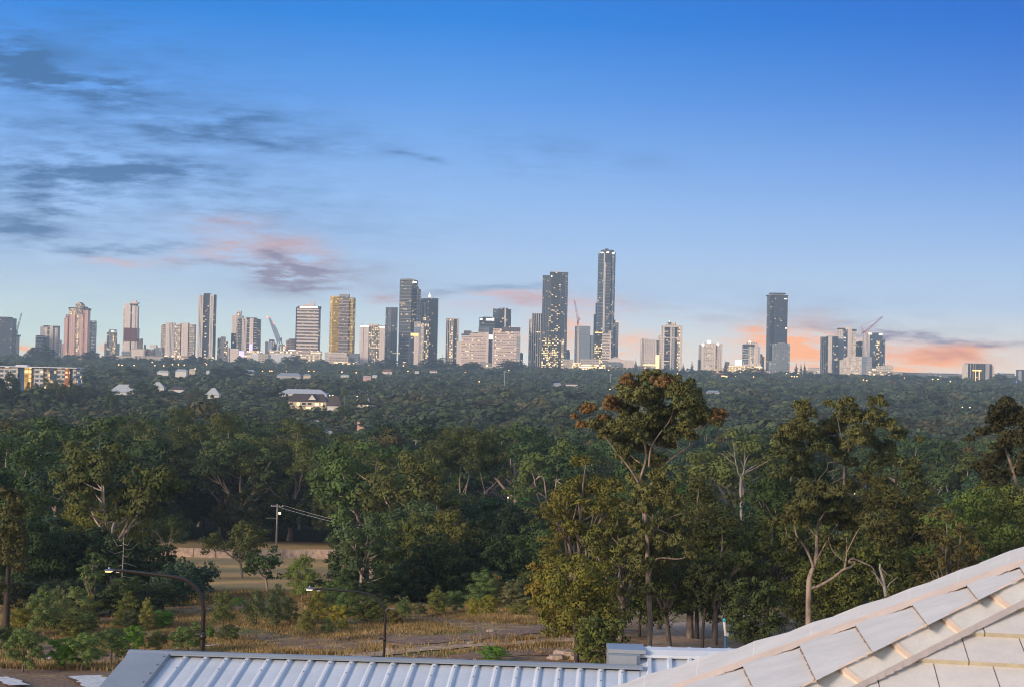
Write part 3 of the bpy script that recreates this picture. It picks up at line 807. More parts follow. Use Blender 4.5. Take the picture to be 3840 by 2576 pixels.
tower('apartment_tower', 'pale tower with a curved lit crown, tucked behind the ribbed white and black block', None, 2880, (866, 906), [
    B('wall_panel', 866, 882, 1182, 'blank'), B('facade', 882, 894, 1172, 'white', dy=-.5, dep=14), B('crown', 885, 899, 1166, 'plantw', b=1180, dy=1, dep=9), B('facade', 894, 906, 1184, 'grey'), B('lower_storeys', 865, 883, 1250, 'dark', dy=-1.2, dep=5), B('lit_panel', 888, 893, 1178, 'signo', b=1182, dy=-1, dep=1)])
tower('apartment_tower', 'white tower with black window columns and a violet-lit foot', 'the black and white ribbed tower', 2790, (883, 972), [
    B('balcony_column', 883, 905, 1197, 'winmix', bands=sl('slabd', 3.3, 1.0, .3), foot='cornl'), B('wall_panel', 905, 922, 1195, 'grey', dy=.4, fins=('finw', 3, 1.6)), B('window_column', 922, 933, 1194, 'dark', dy=1, bands=sl('slabw', 5, .8, .2)), B('wall_panel', 933, 947, 1193, 'blank', dy=-.5),
    B('window_column', 947, 960, 1194, 'dark', dy=1, bands=sl('slabw', 5, .8, .2)), B('facade', 960, 972, 1197, 'navy', dy=.3), B('roof_plant', 918, 953, 1191, 'plantd', b=1196, dy=4), B('lit_panel', 934, 946, 1290, 'signv', b=1313, dy=-.9, dep=1)])
tower('podium_building', 'low white podium with violet and amber lights under the ribbed towers', None, 2740, (862, 975), [
    B('wall_panel', 862, 893, 1307, 'blank'), B('facade', 893, 974, 1314, 'lowlit', dy=-1, bands=sl('slabw', 4.5, 1.2, .5)), B('lit_panel', 896, 916, 1316, 'signv', b=1338, dy=-1.9, dep=.5)])
tower('apartment_block', 'squat cream block at the foot of the leaning blue-grey crane', None, 2820, (992, 1035), [
    B('wall_panel', 993, 1008, 1282, 'blank'), B('facade', 1008, 1025, 1276, 'winmix', dy=-.6), B('facade', 1025, 1035, 1286, 'bluegl', dy=.5), B('roof_plant', 1006, 1022, 1273, 'plantw', b=1280, dy=4, dep=8)])
tower('exhibition_hall', 'long low white hall with lit windows in front of the banded tower', None, 2740, (990, 1210), [
    B('facade', 1010, 1200, 1314, 'lowlit', bands=sl('slabw', 6, 1.2, .6)), B('wing', 940, 1110, 1330, 'metalw', dy=-8, dep=7), B('wing', 972, 1010, 1328, 'beige', dy=-12, dep=4), B('roof_plant', 1080, 1105, 1311, 'signw', b=1315, dy=2, dep=6)])
tower('apartment_block', 'rounded balcony block beside the horizontally striped tower', None, 2800, (1052, 1106), [
    B('facade', 1070, 1082, 1275, 'brown', foot='round', bands=sl('slabbr', 3.3, 1, .5)), B('facade', 1082, 1106, 1270, 'brown', dy=-1, bands=sl('slabbr', 3.3, 1, .5)), B('wing', 1052, 1072, 1293, 'lowlit', dy=2)])
tower('office_tower', 'white and brown tower of strong horizontal stripes with a blank lit sign along its top', 'the striped tower', 2780, (1105, 1196), [
    B('corner_column', 1105, 1111, 1154, 'dark', dy=1), B('facade', 1111, 1190, 1153, 'brown', bands=('slabw', 6.3, 3.0, .7)), B('corner_column', 1190, 1196, 1151, 'navy', dy=.6), B('crown', 1111, 1196, 1149, 'plantd', b=1158, dy=-1.6, dep=20), B('lit_panel', 1120, 1187, 1150, 'signw', b=1156, dy=-2.4, dep=.7), B('sign_panel', 1113, 1119, 1149.5, 'rust', b=1156, dy=-2.4, dep=.7),
    B('roof_plant', 1128, 1174, 1141, 'plantw', b=1150, dy=4, dep=10, slope=1138), B('mast', 1169, 1173, 1127, 'plantw', b=1141, dy=6, dep=2), B('jib', 1145, 1200, 1128, 'plantw', b=1129.2, dy=6.5, dep=1), B('podium', 1156, 1192, 1325, 'winmix', dy=-6, dep=6)])
tower('gold_tower', 'broad gold glass tower with balconies down its sides and a grey core on top', 'the gold tower', 2790, (1231, 1326), [
    B('gold_facade', 1231, 1268, 1114, 'gold', foot='cornl', bands=('slabgold', 6.6, 1.3, .7)), B('facade', 1268, 1303, 1113, 'brown', dy=-.5, bands=('slabbr', 6.6, 1.6, .5)), B('gold_facade', 1303, 1326, 1116, 'golddk', foot='cornr', bands=('slabgold', 6.6, 1.1, .9)),
    B('core', 1267, 1303, 1103.5, 'plant', b=1114, dy=2, dep=14), B('parapet', 1233, 1268, 1111, 'slabgold', b=1115, dy=2, dep=12)])
tower('podium_building', 'curved pale podium with amber lights below the gold tower', None, 2740, (1216, 1345), [
    B('facade', 1218, 1300, 1321, 'beige', bands=sl('slabw', 5, 1.6, .6)), B('wing', 1236, 1308, 1335, 'beige', dy=-8, dep=8), B('lit_base', 1255, 1316, 1357, 'glow', dy=-12, dep=4), B('wing', 1310, 1345, 1324, 'greyblue_low', dy=4)])
tower('hotel_block', 'white hotel block with a lit window grid between two blank white ends', 'the white hotel block', 2780, (1346, 1441), [
    B('wall_panel', 1346, 1360, 1222, 'blank', dy=-.4), B('wall_panel', 1360, 1380, 1222, 'blank', dy=.5), B('facade', 1380, 1421, 1222, 'winlit', dy=1.5, fins=('slabd', 6, .8)), B('wall_panel', 1421, 1441, 1222, 'blank', dy=-.4), B('lit_panel', 1348, 1380, 1222.5, 'signw', b=1227, dy=-1, dep=.4), B('lit_panel', 1419, 1440, 1224, 'signw', b=1229, dy=-1, dep=.3),
    B('roof_plant', 1378, 1414, 1215, 'plantw', b=1224, dy=4), B('roof_plant', 1349, 1354, 1213, 'plantw', b=1224, dy=4, dep=4), B('roof_plant', 1398, 1440, 1219, 'plant', b=1224, dy=8, dep=6)])
tower('office_tower', 'plain slate tower with faint vertical lines and a flat top', 'the slate tower', 2830, (1442, 1486), [
    B('facade', 1442, 1451, 1155, 'slate', fins=('slabg', 2, .6)), B('facade', 1451, 1463, 1155, 'steel', dy=.3, fins=('slabg', 4, .5)), B('facade', 1463, 1486, 1154, 'slate', dy=-.3, fins=('slabg', 3, .4)), B('parapet', 1443, 1485, 1152.5, 'slabg', b=1156, dy=1, dep=14)])
tower('tall_apartment_tower', 'very tall dark tower ringed by thin white balcony edges, with a stepped shoulder', 'the tall balcony-ringed tower', 2820, (1491, 1571), [
    B('facade', 1491, 1557, 1050, 'darklit', foot='cornr', bands=('slabg', 6.6, .9, .6)), B('shoulder', 1557, 1563, 1074, 'slate', dy=5, bands=('slabg', 6.6, .8, .5)), B('shoulder', 1563, 1571, 1083, 'slate', dy=7, bands=('slabg', 6.6, .9, .9)),
    B('crown', 1494, 1549, 1046, 'slabg', b=1051, dy=3, dep=14), B('roof_plant', 1515, 1534, 1044, 'plant', b=1049, dy=5, dep=8), B('lit_panel', 1539, 1555, 1056, 'signw', b=1061, dy=1.2, dep=14)])
tower('glass_tower', 'blue-grey glass tower with a flame-like light on its roof and a jagged balcony side', 'the blue glass tower', 2860, (1556, 1638), [
    B('facade', 1556, 1604, 1124, 'bluegl', bands=('slabg', 9.9, 1.0, .4)), B('facade', 1560, 1598, 1142, 'slate', b=1230, dy=-.9, dep=4, fins=('finw', 7, .5)), B('facade', 1604, 1620, 1118, 'slate', dy=1), B('balcony_column', 1620, 1638, 1119, 'navy', dy=-.6, bands=('slabd', 6.6, 1.0, .8)),
    B('crown', 1562, 1618, 1121, 'slabg', b=1127, dy=3, slope=1117), B('roof_light', 1602, 1608, 1099, 'lampw', b=1115, dy=4, dep=2, gable=1112, roof='lampw'), B('lower_storeys', 1584, 1606, 1190, 'winlit', dy=-2.5, dep=8), B('lower_storeys', 1606, 1622, 1200, 'darklit', dy=-2, dep=6)])
tower('apartment_tower', 'beige tower half hidden behind the small orange-crowned tower', None, 2800, (1549, 1586), [B('wall_panel', 1550, 1574, 1207, 'beige'), B('facade', 1574, 1586, 1212, 'whitelit', dy=.6), B('facade', 1551, 1572, 1228, 'bluewall', b=1246, dy=-1, dep=1)])
tower('office_tower', 'small dark tower with a glowing orange crown in front of the tall balcony-ringed tower', 'the orange-crowned tower', 2760, (1531, 1570), [
    B('facade', 1531, 1539, 1254, 'slate'), B('facade', 1539, 1551, 1252, 'darklit', dy=.6), B('wall_panel', 1551, 1569, 1251, 'blank', dy=-.3), B('lit_crown', 1538, 1567, 1250, 'signo', b=1260, dy=-1.2, dep=12), B('cap', 1536, 1569, 1248, 'slabbr', b=1250.5, dy=-1.5, dep=14)])
tower('office_tower', 'narrow dark glass tower framed in white, standing alone', 'the white-framed glass tower', 2800, (1669, 1718), [
    B('facade', 1669, 1684, 1195, 'slate', fins=('finw', 2, 1.0), foot='cornl'), B('facade', 1684, 1697, 1197, 'winlit', dy=.6), B('facade', 1697, 1711, 1197, 'darklit', dy=.4), B('corner_column', 1711, 1718, 1196, 'slate', dy=.8, fins=('finw', 1, 1.2)), B('parapet', 1670, 1717, 1193, 'slabw', b=1196.5, dy=-.3, dep=16)])
tower('office_block', 'dark office block with two lit signs above the terraced hotel', None, 2860, (1794, 1853), [
    B('facade', 1794, 1852, 1191, 'dark', bands=sl('slabg', 6.6, .6, .3)), B('lit_panel', 1796, 1806, 1194, 'signw', b=1201, dy=-.8, dep=.5), B('lit_panel', 1819, 1850, 1194, 'signw', b=1203, dy=-.8, dep=.5), B('roof_plant', 1808, 1842, 1188.5, 'plantd', b=1193, dy=4), B('lower_wing', 1792, 1850, 1228, 'greyblue_low', dy=-4, dep=4)])
tower('office_tower', 'black office tower with one bright vertical strip above the terraced hotel', 'the bright-striped black tower', 2880, (1845, 1913), [
    B('facade', 1845, 1866, 1159, 'slate', bands=sl('slabg', 6.6, .5, .2)), B('facade', 1866, 1888, 1157, 'darklit', dy=-.5), B('lit_strip', 1888, 1894, 1157, 'finw', dy=-.9, dep=8), B('facade', 1894, 1913, 1160, 'dark', dy=.4), B('roof_plant', 1870, 1902, 1155, 'plantd', b=1159, dy=4)])
tower('terraced_hotel', 'broad cream terraced hotel of lit balconies, split by a dark spine with white sign', 'the terraced hotel', 2770, (1713, 1951), [
    B('end_wall', 1713, 1733, 1282, 'blank', dy=2), B('terrace', 1729, 1760, 1262, 'hotel', bands=('slabw', 7, 2.2, .6), dy=.5), B('terrace', 1760, 1790, 1252, 'hotel', bands=('slabw', 7, 2.2, .6)), B('terrace', 1790, 1829, 1246, 'hotel', bands=('slabw', 7, 2.2, .7), dy=-.5),
    B('end_wall', 1822, 1831, 1246, 'blank', dy=-2), B('spine', 1831, 1846, 1228, 'navy', dy=1), B('sign_block', 1830, 1846, 1256, 'signw', b=1273, dy=-2, dep=4), B('end_wall', 1846, 1851, 1240, 'blank', dy=-2), B('terrace', 1846, 1948, 1243, 'hotel', bands=('slabw', 7, 2.2, .7), dy=-.8),
    B('end_wall', 1935, 1950, 1260, 'grey', dy=-2, dep=16), B('hat_roof', 1878, 1949, 1226, 'hat', b=1241, dy=-1.5, dep=20), B('upper_storeys', 1846, 1880, 1232, 'hotel', b=1246, dy=.5), B('sloped_roof', 1728, 1800, 1254, 'hat', b=1260, dy=2, dep=14, slope=1246), B('roof_plant', 1737, 1765, 1242, 'hat', b=1256, dy=5, dep=9)])
tower('glass_tower', 'dark tower with white vertical ribs beside the tall lit tower', 'the ribbed dark tower', 2800, (1981, 2032), [
    B('facade', 1981, 1991, 1197, 'slate', dy=3, fins=('finw', 2, .8)), B('facade', 1991, 2032, 1178, 'dark', fins=('finw', 5, 1.1)), B('parapet', 1993, 2031, 1175, 'slabg', b=1179, dy=2, dep=12), B('lit_floor', 1993, 2026, 1244, 'darkvlit', b=1248, dy=-.5, dep=1)])
tower('tall_tower', 'very tall black tower with yellow-lit lower floors and scattered bright windows', 'the tall lit black tower', 2790, (2029, 2124), [
    B('facade', 2029, 2060, 1034, 'slate', fins=('slabg', 5, .5)), B('facade', 2056, 2096, 1021, 'darklit', dy=-.5), B('facade', 2096, 2115, 1021, 'navy', dy=.5, fins=('slabg', 1, .6)), B('facade', 2115, 2124, 1021, 'slate', dy=2, bands=sl('slabg', 3.3, .8, .6)),
    B('parapet', 2060, 2124, 1019, 'slabbr', b=1022, dy=3, dep=12), B('roof_light', 2060, 2064, 1035, 'lampw', b=1039, dy=-1.5, dep=1.5), B('lit_storeys', 2030, 2057, 1268, 'darkvlit', dy=-1.2, dep=6), B('lit_storeys', 2057, 2094, 1260, 'darkvlit', dy=-1.5, dep=6, fins=('slabd', 4, .7)), B('lit_storeys', 2104, 2114, 1268, 'winlit', dy=-.6, dep=5)])
tower('office_tower', 'blue-grey louvred tower under construction with a red crane on its roof', 'the louvred tower', 2800, (2154, 2223), [
    B('facade', 2154, 2167, 1225, 'steel', fins=('slabg', 3, .7)), B('facade', 2167, 2211, 1223, 'bluewall', bands=('slabg', 5.5, 1.2, .4)), B('wing', 2211, 2223, 1257, 'bluewall', dy=2), B('core', 2162, 2170, 1222, 'blank', dy=-.5, dep=10)])
tower('office_tower', 'dark fluted tower half hidden behind the tallest tower', None, 2900, (2224, 2240), [B('facade', 2224, 2232, 1180, 'slate'), B('facade', 2230, 2240, 1136, 'bluegl', dy=1, bands=sl('slabg', 6.6, .8, .5))])
tower('tallest_tower', 'tallest tower of the skyline, slender blue glass with white ribs and roof lights', 'the tallest tower', 2800, (2235, 2301), [
    B('facade', 2236, 2257, 950, 'bluegl', bands=('slabg', 6.6, 1.0, .5)), B('window_column', 2257, 2261, 949, 'finw', dy=-.6, dep=10), B('facade', 2261, 2282, 947, 'navy', dy=-.2), B('facade', 2264, 2283, 985, 'slate', b=1300, dy=-1.0, dep=5, bands=('slabg', 6.6, 1.0, .5)), B('window_column', 2262, 2264, 985, 'finw', b=1300, dy=-1.5, dep=3),
    B('facade', 2282, 2301, 945, 'bluegl', dy=.6, foot='cornr', bands=('slabg', 9.9, .7, .3)), B('crown', 2247, 2294, 937, 'plantd', b=947, dy=3, dep=14, foot='cham'), B('roof_plant', 2262, 2274, 932, 'plantd', b=938, dy=6, dep=6),
    B('roof_light', 2245, 2254, 947, 'lampw', b=950.5, dy=-1, dep=1.5), B('roof_light', 2266, 2275, 945.5, 'lampw', b=950, dy=-1.2, dep=1.5), B('roof_light', 2288, 2296, 946.5, 'lampw', b=951, dy=-.9, dep=1.5)])
tower('office_tower', 'lower tower half dark, half white striped, at the foot of the tallest tower', 'the half-striped tower', 2760, (2226, 2292), [
    B('facade', 2228, 2257, 1241, 'dark', b=1286), B('lit_storeys', 2228, 2257, 1286, 'darkvlit', dy=.2), B('lit_crown', 2230, 2257, 1246, 'signo', b=1250.5, dy=-.6, dep=1), B('striped_facade', 2257, 2285, 1246, 'winmix', dy=-.3, bands=('slabw', 5.5, 2.4, .5)), B('end_wall', 2285, 2290, 1240, 'blank', dy=-.8), B('sign_panel', 2280, 2287, 1241, 'plantw', b=1249, dy=-1.2, dep=3)])
tower('apartment_tower', 'pale blue tower glimpsed behind the tallest tower', None, 2900, (2296, 2317), [B('facade', 2296, 2305, 1200, 'bluegl'), B('facade', 2303, 2317, 1207, 'grey', dy=1, bands=sl('slabw', 6.6, .9, .4)), B('lit_crown', 2304, 2316, 1206, 'signo', b=1209, dy=.4, dep=1)])
tower('theatre', 'white theatre with a big pitched roof and blank fly tower near the tallest tower', 'the white theatre', 2740, (2262, 2378), [
    B('hall', 2282, 2336, 1337, 'blank', gable=1352, roof='metalw', dep=30), B('fly_tower', 2336, 2378, 1349, 'blank', dy=-2, dep=20), B('wing', 2262, 2325, 1357, 'greyblue_low', dy=-8, dep=8), B('foyer', 2296, 2322, 1376, 'lowlit', dy=-12, dep=4)])
tower('office_block', 'lit amber terrace building below the half-striped tower', None, 2720, (2138, 2262), [B('terrace', 2150, 2180, 1360, 'glow', dep=10), B('terrace', 2180, 2270, 1366, 'glow', dy=-3, dep=10), B('roof', 2176, 2248, 1345, 'beige', b=1366, dy=3, dep=9), B('wing', 2114, 2150, 1348, 'beige', dy=5, dep=8)])
tower('domed_tower', 'small round-topped tower in the gap past the tall lit black tower', None, 3000, (2118, 2140), [B('facade', 2119, 2137, 1320, 'slate', foot='round'), B('crown', 2123, 2135, 1311, 'slate', b=1321, dy=2, dep=10, foot='round')])
tower('office_block', 'tiny grey tower past the end of the terraced hotel', None, 2950, (1948, 1961), [B('facade', 1948, 1961, 1324, 'slate'), B('roof_plant', 1951, 1958, 1321, 'plant', b=1326, dy=3, dep=5)])
tower('apartment_slab', 'pale grid-fronted slab with a yellow-lit base', 'the pale gridded slab', 2780, (2401, 2471), [
    B('facade', 2401, 2416, 1271, 'white', foot='cornl'), B('facade', 2416, 2462, 1272, 'white', dy=-.3), B('facade', 2462, 2471, 1276, 'brown', dy=1), B('lit_base', 2413, 2460, 1366, 'yel', b=1371, dy=-1.4, dep=2), B('lit_wing', 2459, 2472, 1330, 'yel', b=1381, dy=-2, dep=6), B('podium', 2385, 2470, 1372, 'beige', dy=-.6, dep=8), B('mast', 2427, 2429, 1268, 'plant', b=1273, dy=3, dep=1)])
tower('apartment_tower', 'tall white tower with black window columns and a stepped penthouse', 'the white stepped tower', 2780, (2468, 2557), [
    B('facade', 2468, 2482, 1260, 'white', dy=2, bands=sl('slabw', 3.3, .9, .5)), B('facade', 2479, 2486, 1220, 'white', dy=1), B('wall_panel', 2486, 2490, 1222, 'blank', dy=-.6), B('window_column', 2490, 2512, 1226, 'darklit', dy=.8, bands=sl('slabbr', 6.6, .6, .2)), B('wall_panel', 2512, 2517, 1222, 'blank', dy=-.6), B('wall_panel', 2517, 2529, 1226, 'grey', dy=.2), B('window_column', 2529, 2538, 1226, 'dark', dy=.9), B('window_column', 2538, 2548, 1228, 'winlit', dy=.6), B('wall_panel', 2548, 2557, 1224, 'blank', dy=-.4),
    B('floor_band', 2486, 2557, 1265, 'finw', b=1268, dy=-1.3, dep=2), B('crown', 2482, 2556, 1220, 'plantw', b=1227, dy=-1, dep=20), B('penthouse', 2500, 2538, 1210, 'white', b=1221, dy=3), B('roof_plant', 2505, 2512, 1207, 'plantd', b=1217, dy=2, dep=5), B('mast', 2507, 2509, 1203, 'lampw', b=1207, dy=3, dep=1)])
tower('apartment_tower', 'white block with three bright rooftop lights and lit balconies', 'the three-light white block', 2770, (2622, 2708), [
    B('facade', 2622, 2630, 1294, 'grey'), B('wall_panel', 2630, 2640, 1289, 'blank', dy=-.5), B('balcony_column', 2640, 2676, 1287, 'whitelit', bands=('slabw', 4.4, 1.4, .6)), B('wall_panel', 2676, 2683, 1288, 'blank', dy=-.5), B('facade', 2683, 2688, 1290, 'brown', dy=.5), B('wall_panel', 2688, 2708, 1289, 'blank', dy=-.3, fins=('slabbr', 3, .6)),
    B('roof_plant', 2652, 2666, 1276, 'signw', b=1288, dy=3, dep=8), B('roof_light', 2631, 2639, 1289, 'lampw', b=1297, dy=-1.1, dep=1.2), B('roof_light', 2687, 2695, 1287, 'lampw', b=1294, dy=-1.1, dep=1.2), B('lower_wing', 2619, 2625, 1350, 'dark', dy=-2)])
tower('apartment_tower', 'pale tower with a dark cap and a brightly lit shaft beside the tall black tower', 'the dark-capped tower', 2790, (2786, 2851), [
    B('facade', 2786, 2807, 1296, 'bluegl', bands=sl('slabw', 5, 1.2, .3)), B('cap', 2786, 2828, 1291, 'plantd', b=1300, dy=-1, dep=10), B('lit_shaft', 2807, 2821, 1296, 'whitelit', dy=-.5), B('facade', 2821, 2827, 1296, 'grey', dy=.6), B('wall_panel', 2827, 2843, 1288, 'blank', dy=.2), B('balcony_column', 2843, 2851, 1298, 'white', dy=1, bands=sl('slabw')), B('penthouse', 2800, 2838, 1283, 'white', b=1294, dy=4, dep=10), B('roof_light', 2808, 2816, 1280, 'lampw', b=1284, dy=3, dep=2)])
tower('apartment_block', 'short pale block wedged at the foot of the tall black tower', None, 2830, (2849, 2866), [B('facade', 2849, 2866, 1336, 'white'), B('penthouse', 2851, 2860, 1327, 'plantd', b=1338, dy=3, dep=7)])
tower('tall_black_tower', 'tall black tower with a flat ring-shaped roof, standing apart', 'the ring-topped black tower', 2790, (2876, 2950), [
    B('facade', 2876, 2901, 1110, 'slate', foot='cornl', bands=sl('slabd', 6.6, .7, .2)), B('facade', 2901, 2950, 1110, 'navy', bands=sl('slabd', 6.6, .6, .15)), B('parapet', 2877, 2950, 1107, 'plantd', b=1111, dy=.8, dep=22, flare=1.2), B('neck', 2892, 2938, 1103, 'plant', b=1108, dy=4, dep=12), B('roof_ring', 2885, 2945, 1098.5, 'plantd', b=1103, dy=2, dep=16, foot='cham'),
    B('roof_light', 2936, 2941, 1120, 'lampw', b=1122.5, dy=-.8, dep=.5), B('roof_light', 2943, 2947, 1120, 'lampw', b=1122.5, dy=-.8, dep=.5), B('side_light', 2876, 2884, 1228, 'signw', b=1231, dy=5.2, dep=.6), B('side_light', 2942, 2948, 1228, 'signw', b=1233, dy=-.8, dep=.6)])
tower('office_block', 'grey gridded block standing before the tall black tower', 'the gridded block', 2750, (2888, 2961), [
    B('facade', 2900, 2923, 1289, 'steel', bands=('slabg', 6.6, 1.0, .4), fins=('slabg', 2, .8)), B('facade', 2923, 2961, 1287, 'steel', dy=-.4, bands=('slabg', 6.6, 1.0, .4), fins=('slabg', 4, .8)), B('roof_plant', 2922, 2945, 1284.5, 'plant', b=1290, dy=4, dep=9), B('lower_wing', 2888, 2901, 1353, 'steel', dy=2), B('lit_base', 2880, 2900, 1390, 'whitelit', dy=3)])
tower('apartment_tower', 'grey and white striped tower with a lit edge, beside the pale crane-side tower', None, 2800, (3080, 3141), [
    B('facade', 3080, 3097, 1264, 'slate', foot='cornl', fins=('slabg', 2, .8)), B('facade', 3097, 3105, 1262, 'dark', dy=.5), B('wall_panel', 3105, 3119, 1262, 'blank', dy=-.4), B('facade', 3119, 3128, 1263, 'bluegl', dy=.3), B('lit_shaft', 3128, 3141, 1262, 'darklit', dy=.2), B('parapet', 3104, 3139, 1260, 'slabg', b=1263, dy=2, dep=14)])
tower('apartment_tower', 'tall pale tower with a white shaft and lit balcony edge, centre of the crane cluster', 'the pale crane-side tower', 2820, (3139, 3210), [
    B('facade', 3140, 3164, 1233, 'white', bands=('slabw', 6.6, 1.3, .5)), B('facade', 3160, 3177, 1234, 'bluegl', dy=-.6), B('wall_panel', 3177, 3192, 1228, 'blank', dy=-1.2), B('balcony_column', 3192, 3209, 1236, 'whitelit', dy=.4, bands=('slabw', 4.4, 1.2, .5)), B('crown', 3140, 3165, 1231, 'plantd', b=1236, dy=-1, dep=10), B('crown', 3192, 3210, 1234, 'plantd', b=1241, dy=-1, dep=10), B('penthouse', 3163, 3192, 1226.5, 'plantw', b=1234, dy=4, dep=10), B('lower_storeys', 3140, 3162, 1272, 'bluewall', dy=-2, dep=6), B('lit_panel', 3165, 3169, 1298, 'signw', b=1304, dy=-1.4, dep=1), B('lit_panel', 3165, 3169, 1265, 'signw', b=1270, dy=-1.4, dep=1)])
tower('office_tower', 'dull red-topped tower half hidden beneath the red crane', None, 2860, (3203, 3240), [B('facade', 3204, 3222, 1282, 'slate'), B('facade', 3222, 3238, 1284, 'slate', dy=1), B('crown', 3222, 3237, 1279, 'rust', b=1285, dy=2, dep=8)])
tower('glass_tower', 'blue glass tower with bright roof lights and a yellow-lit window column', 'the blue crane-side tower', 2790, (3238, 3321), [
    B('facade', 3239, 3260, 1250, 'grey', fins=('finw', 4, 1.2)), B('facade', 3260, 3308, 1250, 'bluegl', dy=-.6), B('window_column', 3285, 3297, 1280, 'darkvlit', dy=-1.1, dep=4), B('facade', 3308, 3321, 1271, 'bluegl', dy=1, foot='cornr'), B('roof_plant', 3268, 3306, 1248, 'plantd', b=1252, dy=4, dep=10), B('roof_light', 3256, 3268, 1250, 'lampw', b=1255, dy=-1, dep=1.5), B('roof_light', 3294, 3306, 1250, 'lampw', b=1257, dy=-1.3, dep=1.5), B('lit_base', 3270, 3320, 1376, 'lowlit', dy=-2)])
tower('apartment_block', 'lower pale block with blank side wall at the front of the crane cluster', None, 2760, (3155, 3269), [
    B('facade', 3155, 3184, 1350, 'whitelit', bands=sl('slabw', 4.4, 1.2, .4)), B('facade', 3184, 3233, 1337, 'whitelit', dy=-.5, bands=('slabw', 6.6, 1.6, .4)), B('wall_panel', 3231, 3249, 1338, 'bluewall', dy=-1), B('wall_panel', 3249, 3269, 1338, 'grey', dy=-.6), B('roof_plant', 3168, 3184, 1342, 'plantw', b=1352, dy=4, dep=8), B('parapet', 3233, 3269, 1335.5, 'slabg', b=1339, dy=2, dep=12)])
tower('apartment_block', 'low cream building with rooftop frames beyond the blue tower by the red crane', None, 2740, (3265, 3386), [
    B('facade', 3268, 3345, 1391, 'lowlit'), B('upper_storeys', 3300, 3352, 1372, 'whitelit', b=1393, dy=3), B('penthouse', 3325, 3343, 1367, 'plantw', b=1374, dy=6, dep=8), B('wing', 3345, 3386, 1392, 'beige', dy=2)])
tower('office_building', 'isolated dark office building with an orange cross of lights and white ends', 'the isolated dark building', 2600, (3612, 3732), [
    B('end_wall', 3616, 3629, 1366, 'blank', dy=-.5), B('facade', 3629, 3660, 1364, 'dark', fins=('finw', 3, .6)), B('lit_column', 3660, 3676, 1364, 'darklit', dy=-.3), B('facade', 3676, 3697, 1364, 'dark', fins=('slabg', 3, .5), dy=.2), B('wall_panel', 3697, 3710, 1365, 'grey', dy=-.4, fins=('finw', 3, .8)), B('facade', 3710, 3722, 1366, 'navy', dy=.3), B('end_wall', 3722, 3730, 1372, 'blank', dy=.8),
    B('lit_floor', 3647, 3681, 1386, 'signo', b=1391, dy=-.9, dep=.8), B('lit_column', 3671, 3674, 1391, 'signo', b=1424, dy=-.9, dep=.5), B('lit_column', 3658, 3660, 1391, 'signo', b=1428, dy=-.9, dep=.5), B('roof_edge', 3628, 3722, 1362, 'slabg', b=1365, dy=1, dep=16)])
tower('office_building', 'dark blue block cut off by the picture edge beside a blue light', None, 2620, (3828, 3900), [B('facade', 3830, 3900, 1386, 'navy'), B('end_wall', 3828, 3832, 1390, 'grey', dy=-.5)])
# --- low buildings along the foot of the skyline
def low(name, label, D, xr, blocks): return tower(name, label, None, D, xr, blocks, cat='building')
low('shopping_centre', 'lit pink and white podium among trees below the terraced hotel', 2600, (1785, 1870), [B('facade', 1790, 1866, 1366, 'lowlit'), B('end_wall', 1846, 1867, 1366, 'blank', dy=-1, dep=6), B('roof_plant', 1800, 1836, 1360, 'plant', b=1367, dy=4)])
low('pavilion', 'thin lit white pavilion among treetops before the ribbed dark tower', 2500, (1978, 2014), [B('facade', 1980, 2011, 1398, 'lowlit'), B('roof', 1978, 2012, 1394, 'metalw', b=1396.5, dy=-1, dep=14)])
low('parking_deck', 'brightly lit golden parking deck with a white tank on its roof', 2740, (2728, 2872), [B('facade', 2733, 2800, 1370, 'glow', bands=sl('slabbr', 4.5, 1, .4)), B('facade', 2800, 2860, 1374, 'glow', dy=2), B('roof_tank', 2760, 2784, 1350, 'signw', b=1371, dy=3, dep=9), B('stair_tower', 2722, 2736, 1358, 'brown', dy=1, dep=8), B('wing', 2784, 2856, 1363, 'whitelit', b=1375, dy=6, dep=8)])
low('market_hall', 'red-lit low hall among trees beneath the golden parking deck', 2560, (2655, 2752), [B('facade', 2672, 2746, 1405, 'lowlit'), B('canopy', 2655, 2740, 1397, 'rust', b=1402, dy=-2, dep=14), B('lit_front', 2688, 2744, 1409, 'signo', b=1414, dy=-3, dep=1)])
low('white_hall', 'cream long shed between trees below the block with three roof lights', 2640, (2576, 2622), [B('hall', 2578, 2620, 1386, 'beige', gable=1390, roof='metalw', dep=20)])
low('yellow_hall', 'small yellow-lit hall at the foot of the block with three roof lights', 2680, (2668, 2735), [B('facade', 2672, 2700, 1382, 'cream'), B('wing', 2697, 2732, 1380, 'cream', dy=-2, dep=8)])
low('service_station', 'wide white lit canopy among trees below the gridded block', 2560, (2880, 2960), [B('canopy', 2886, 2948, 1409, 'metalw', b=1412, dep=16), B('shop', 2896, 2940, 1412, 'whitelit', dy=5, dep=10), B('wing', 2950, 2962, 1400, 'greyblue_low', dy=2)])
low('flat_roofed_hall', 'long pale flat hall past the gridded block under the orange sky', 2700, (2985, 3085), [B('facade', 3018, 3062, 1386, 'beige'), B('wing', 2990, 3022, 1390, 'lowlit', dy=-2), B('upper_storeys', 3040, 3078, 1376, 'white', b=1388, dy=3), B('wing', 3004, 3030, 1398, 'greyblue_low', dy=-6, dep=5)])
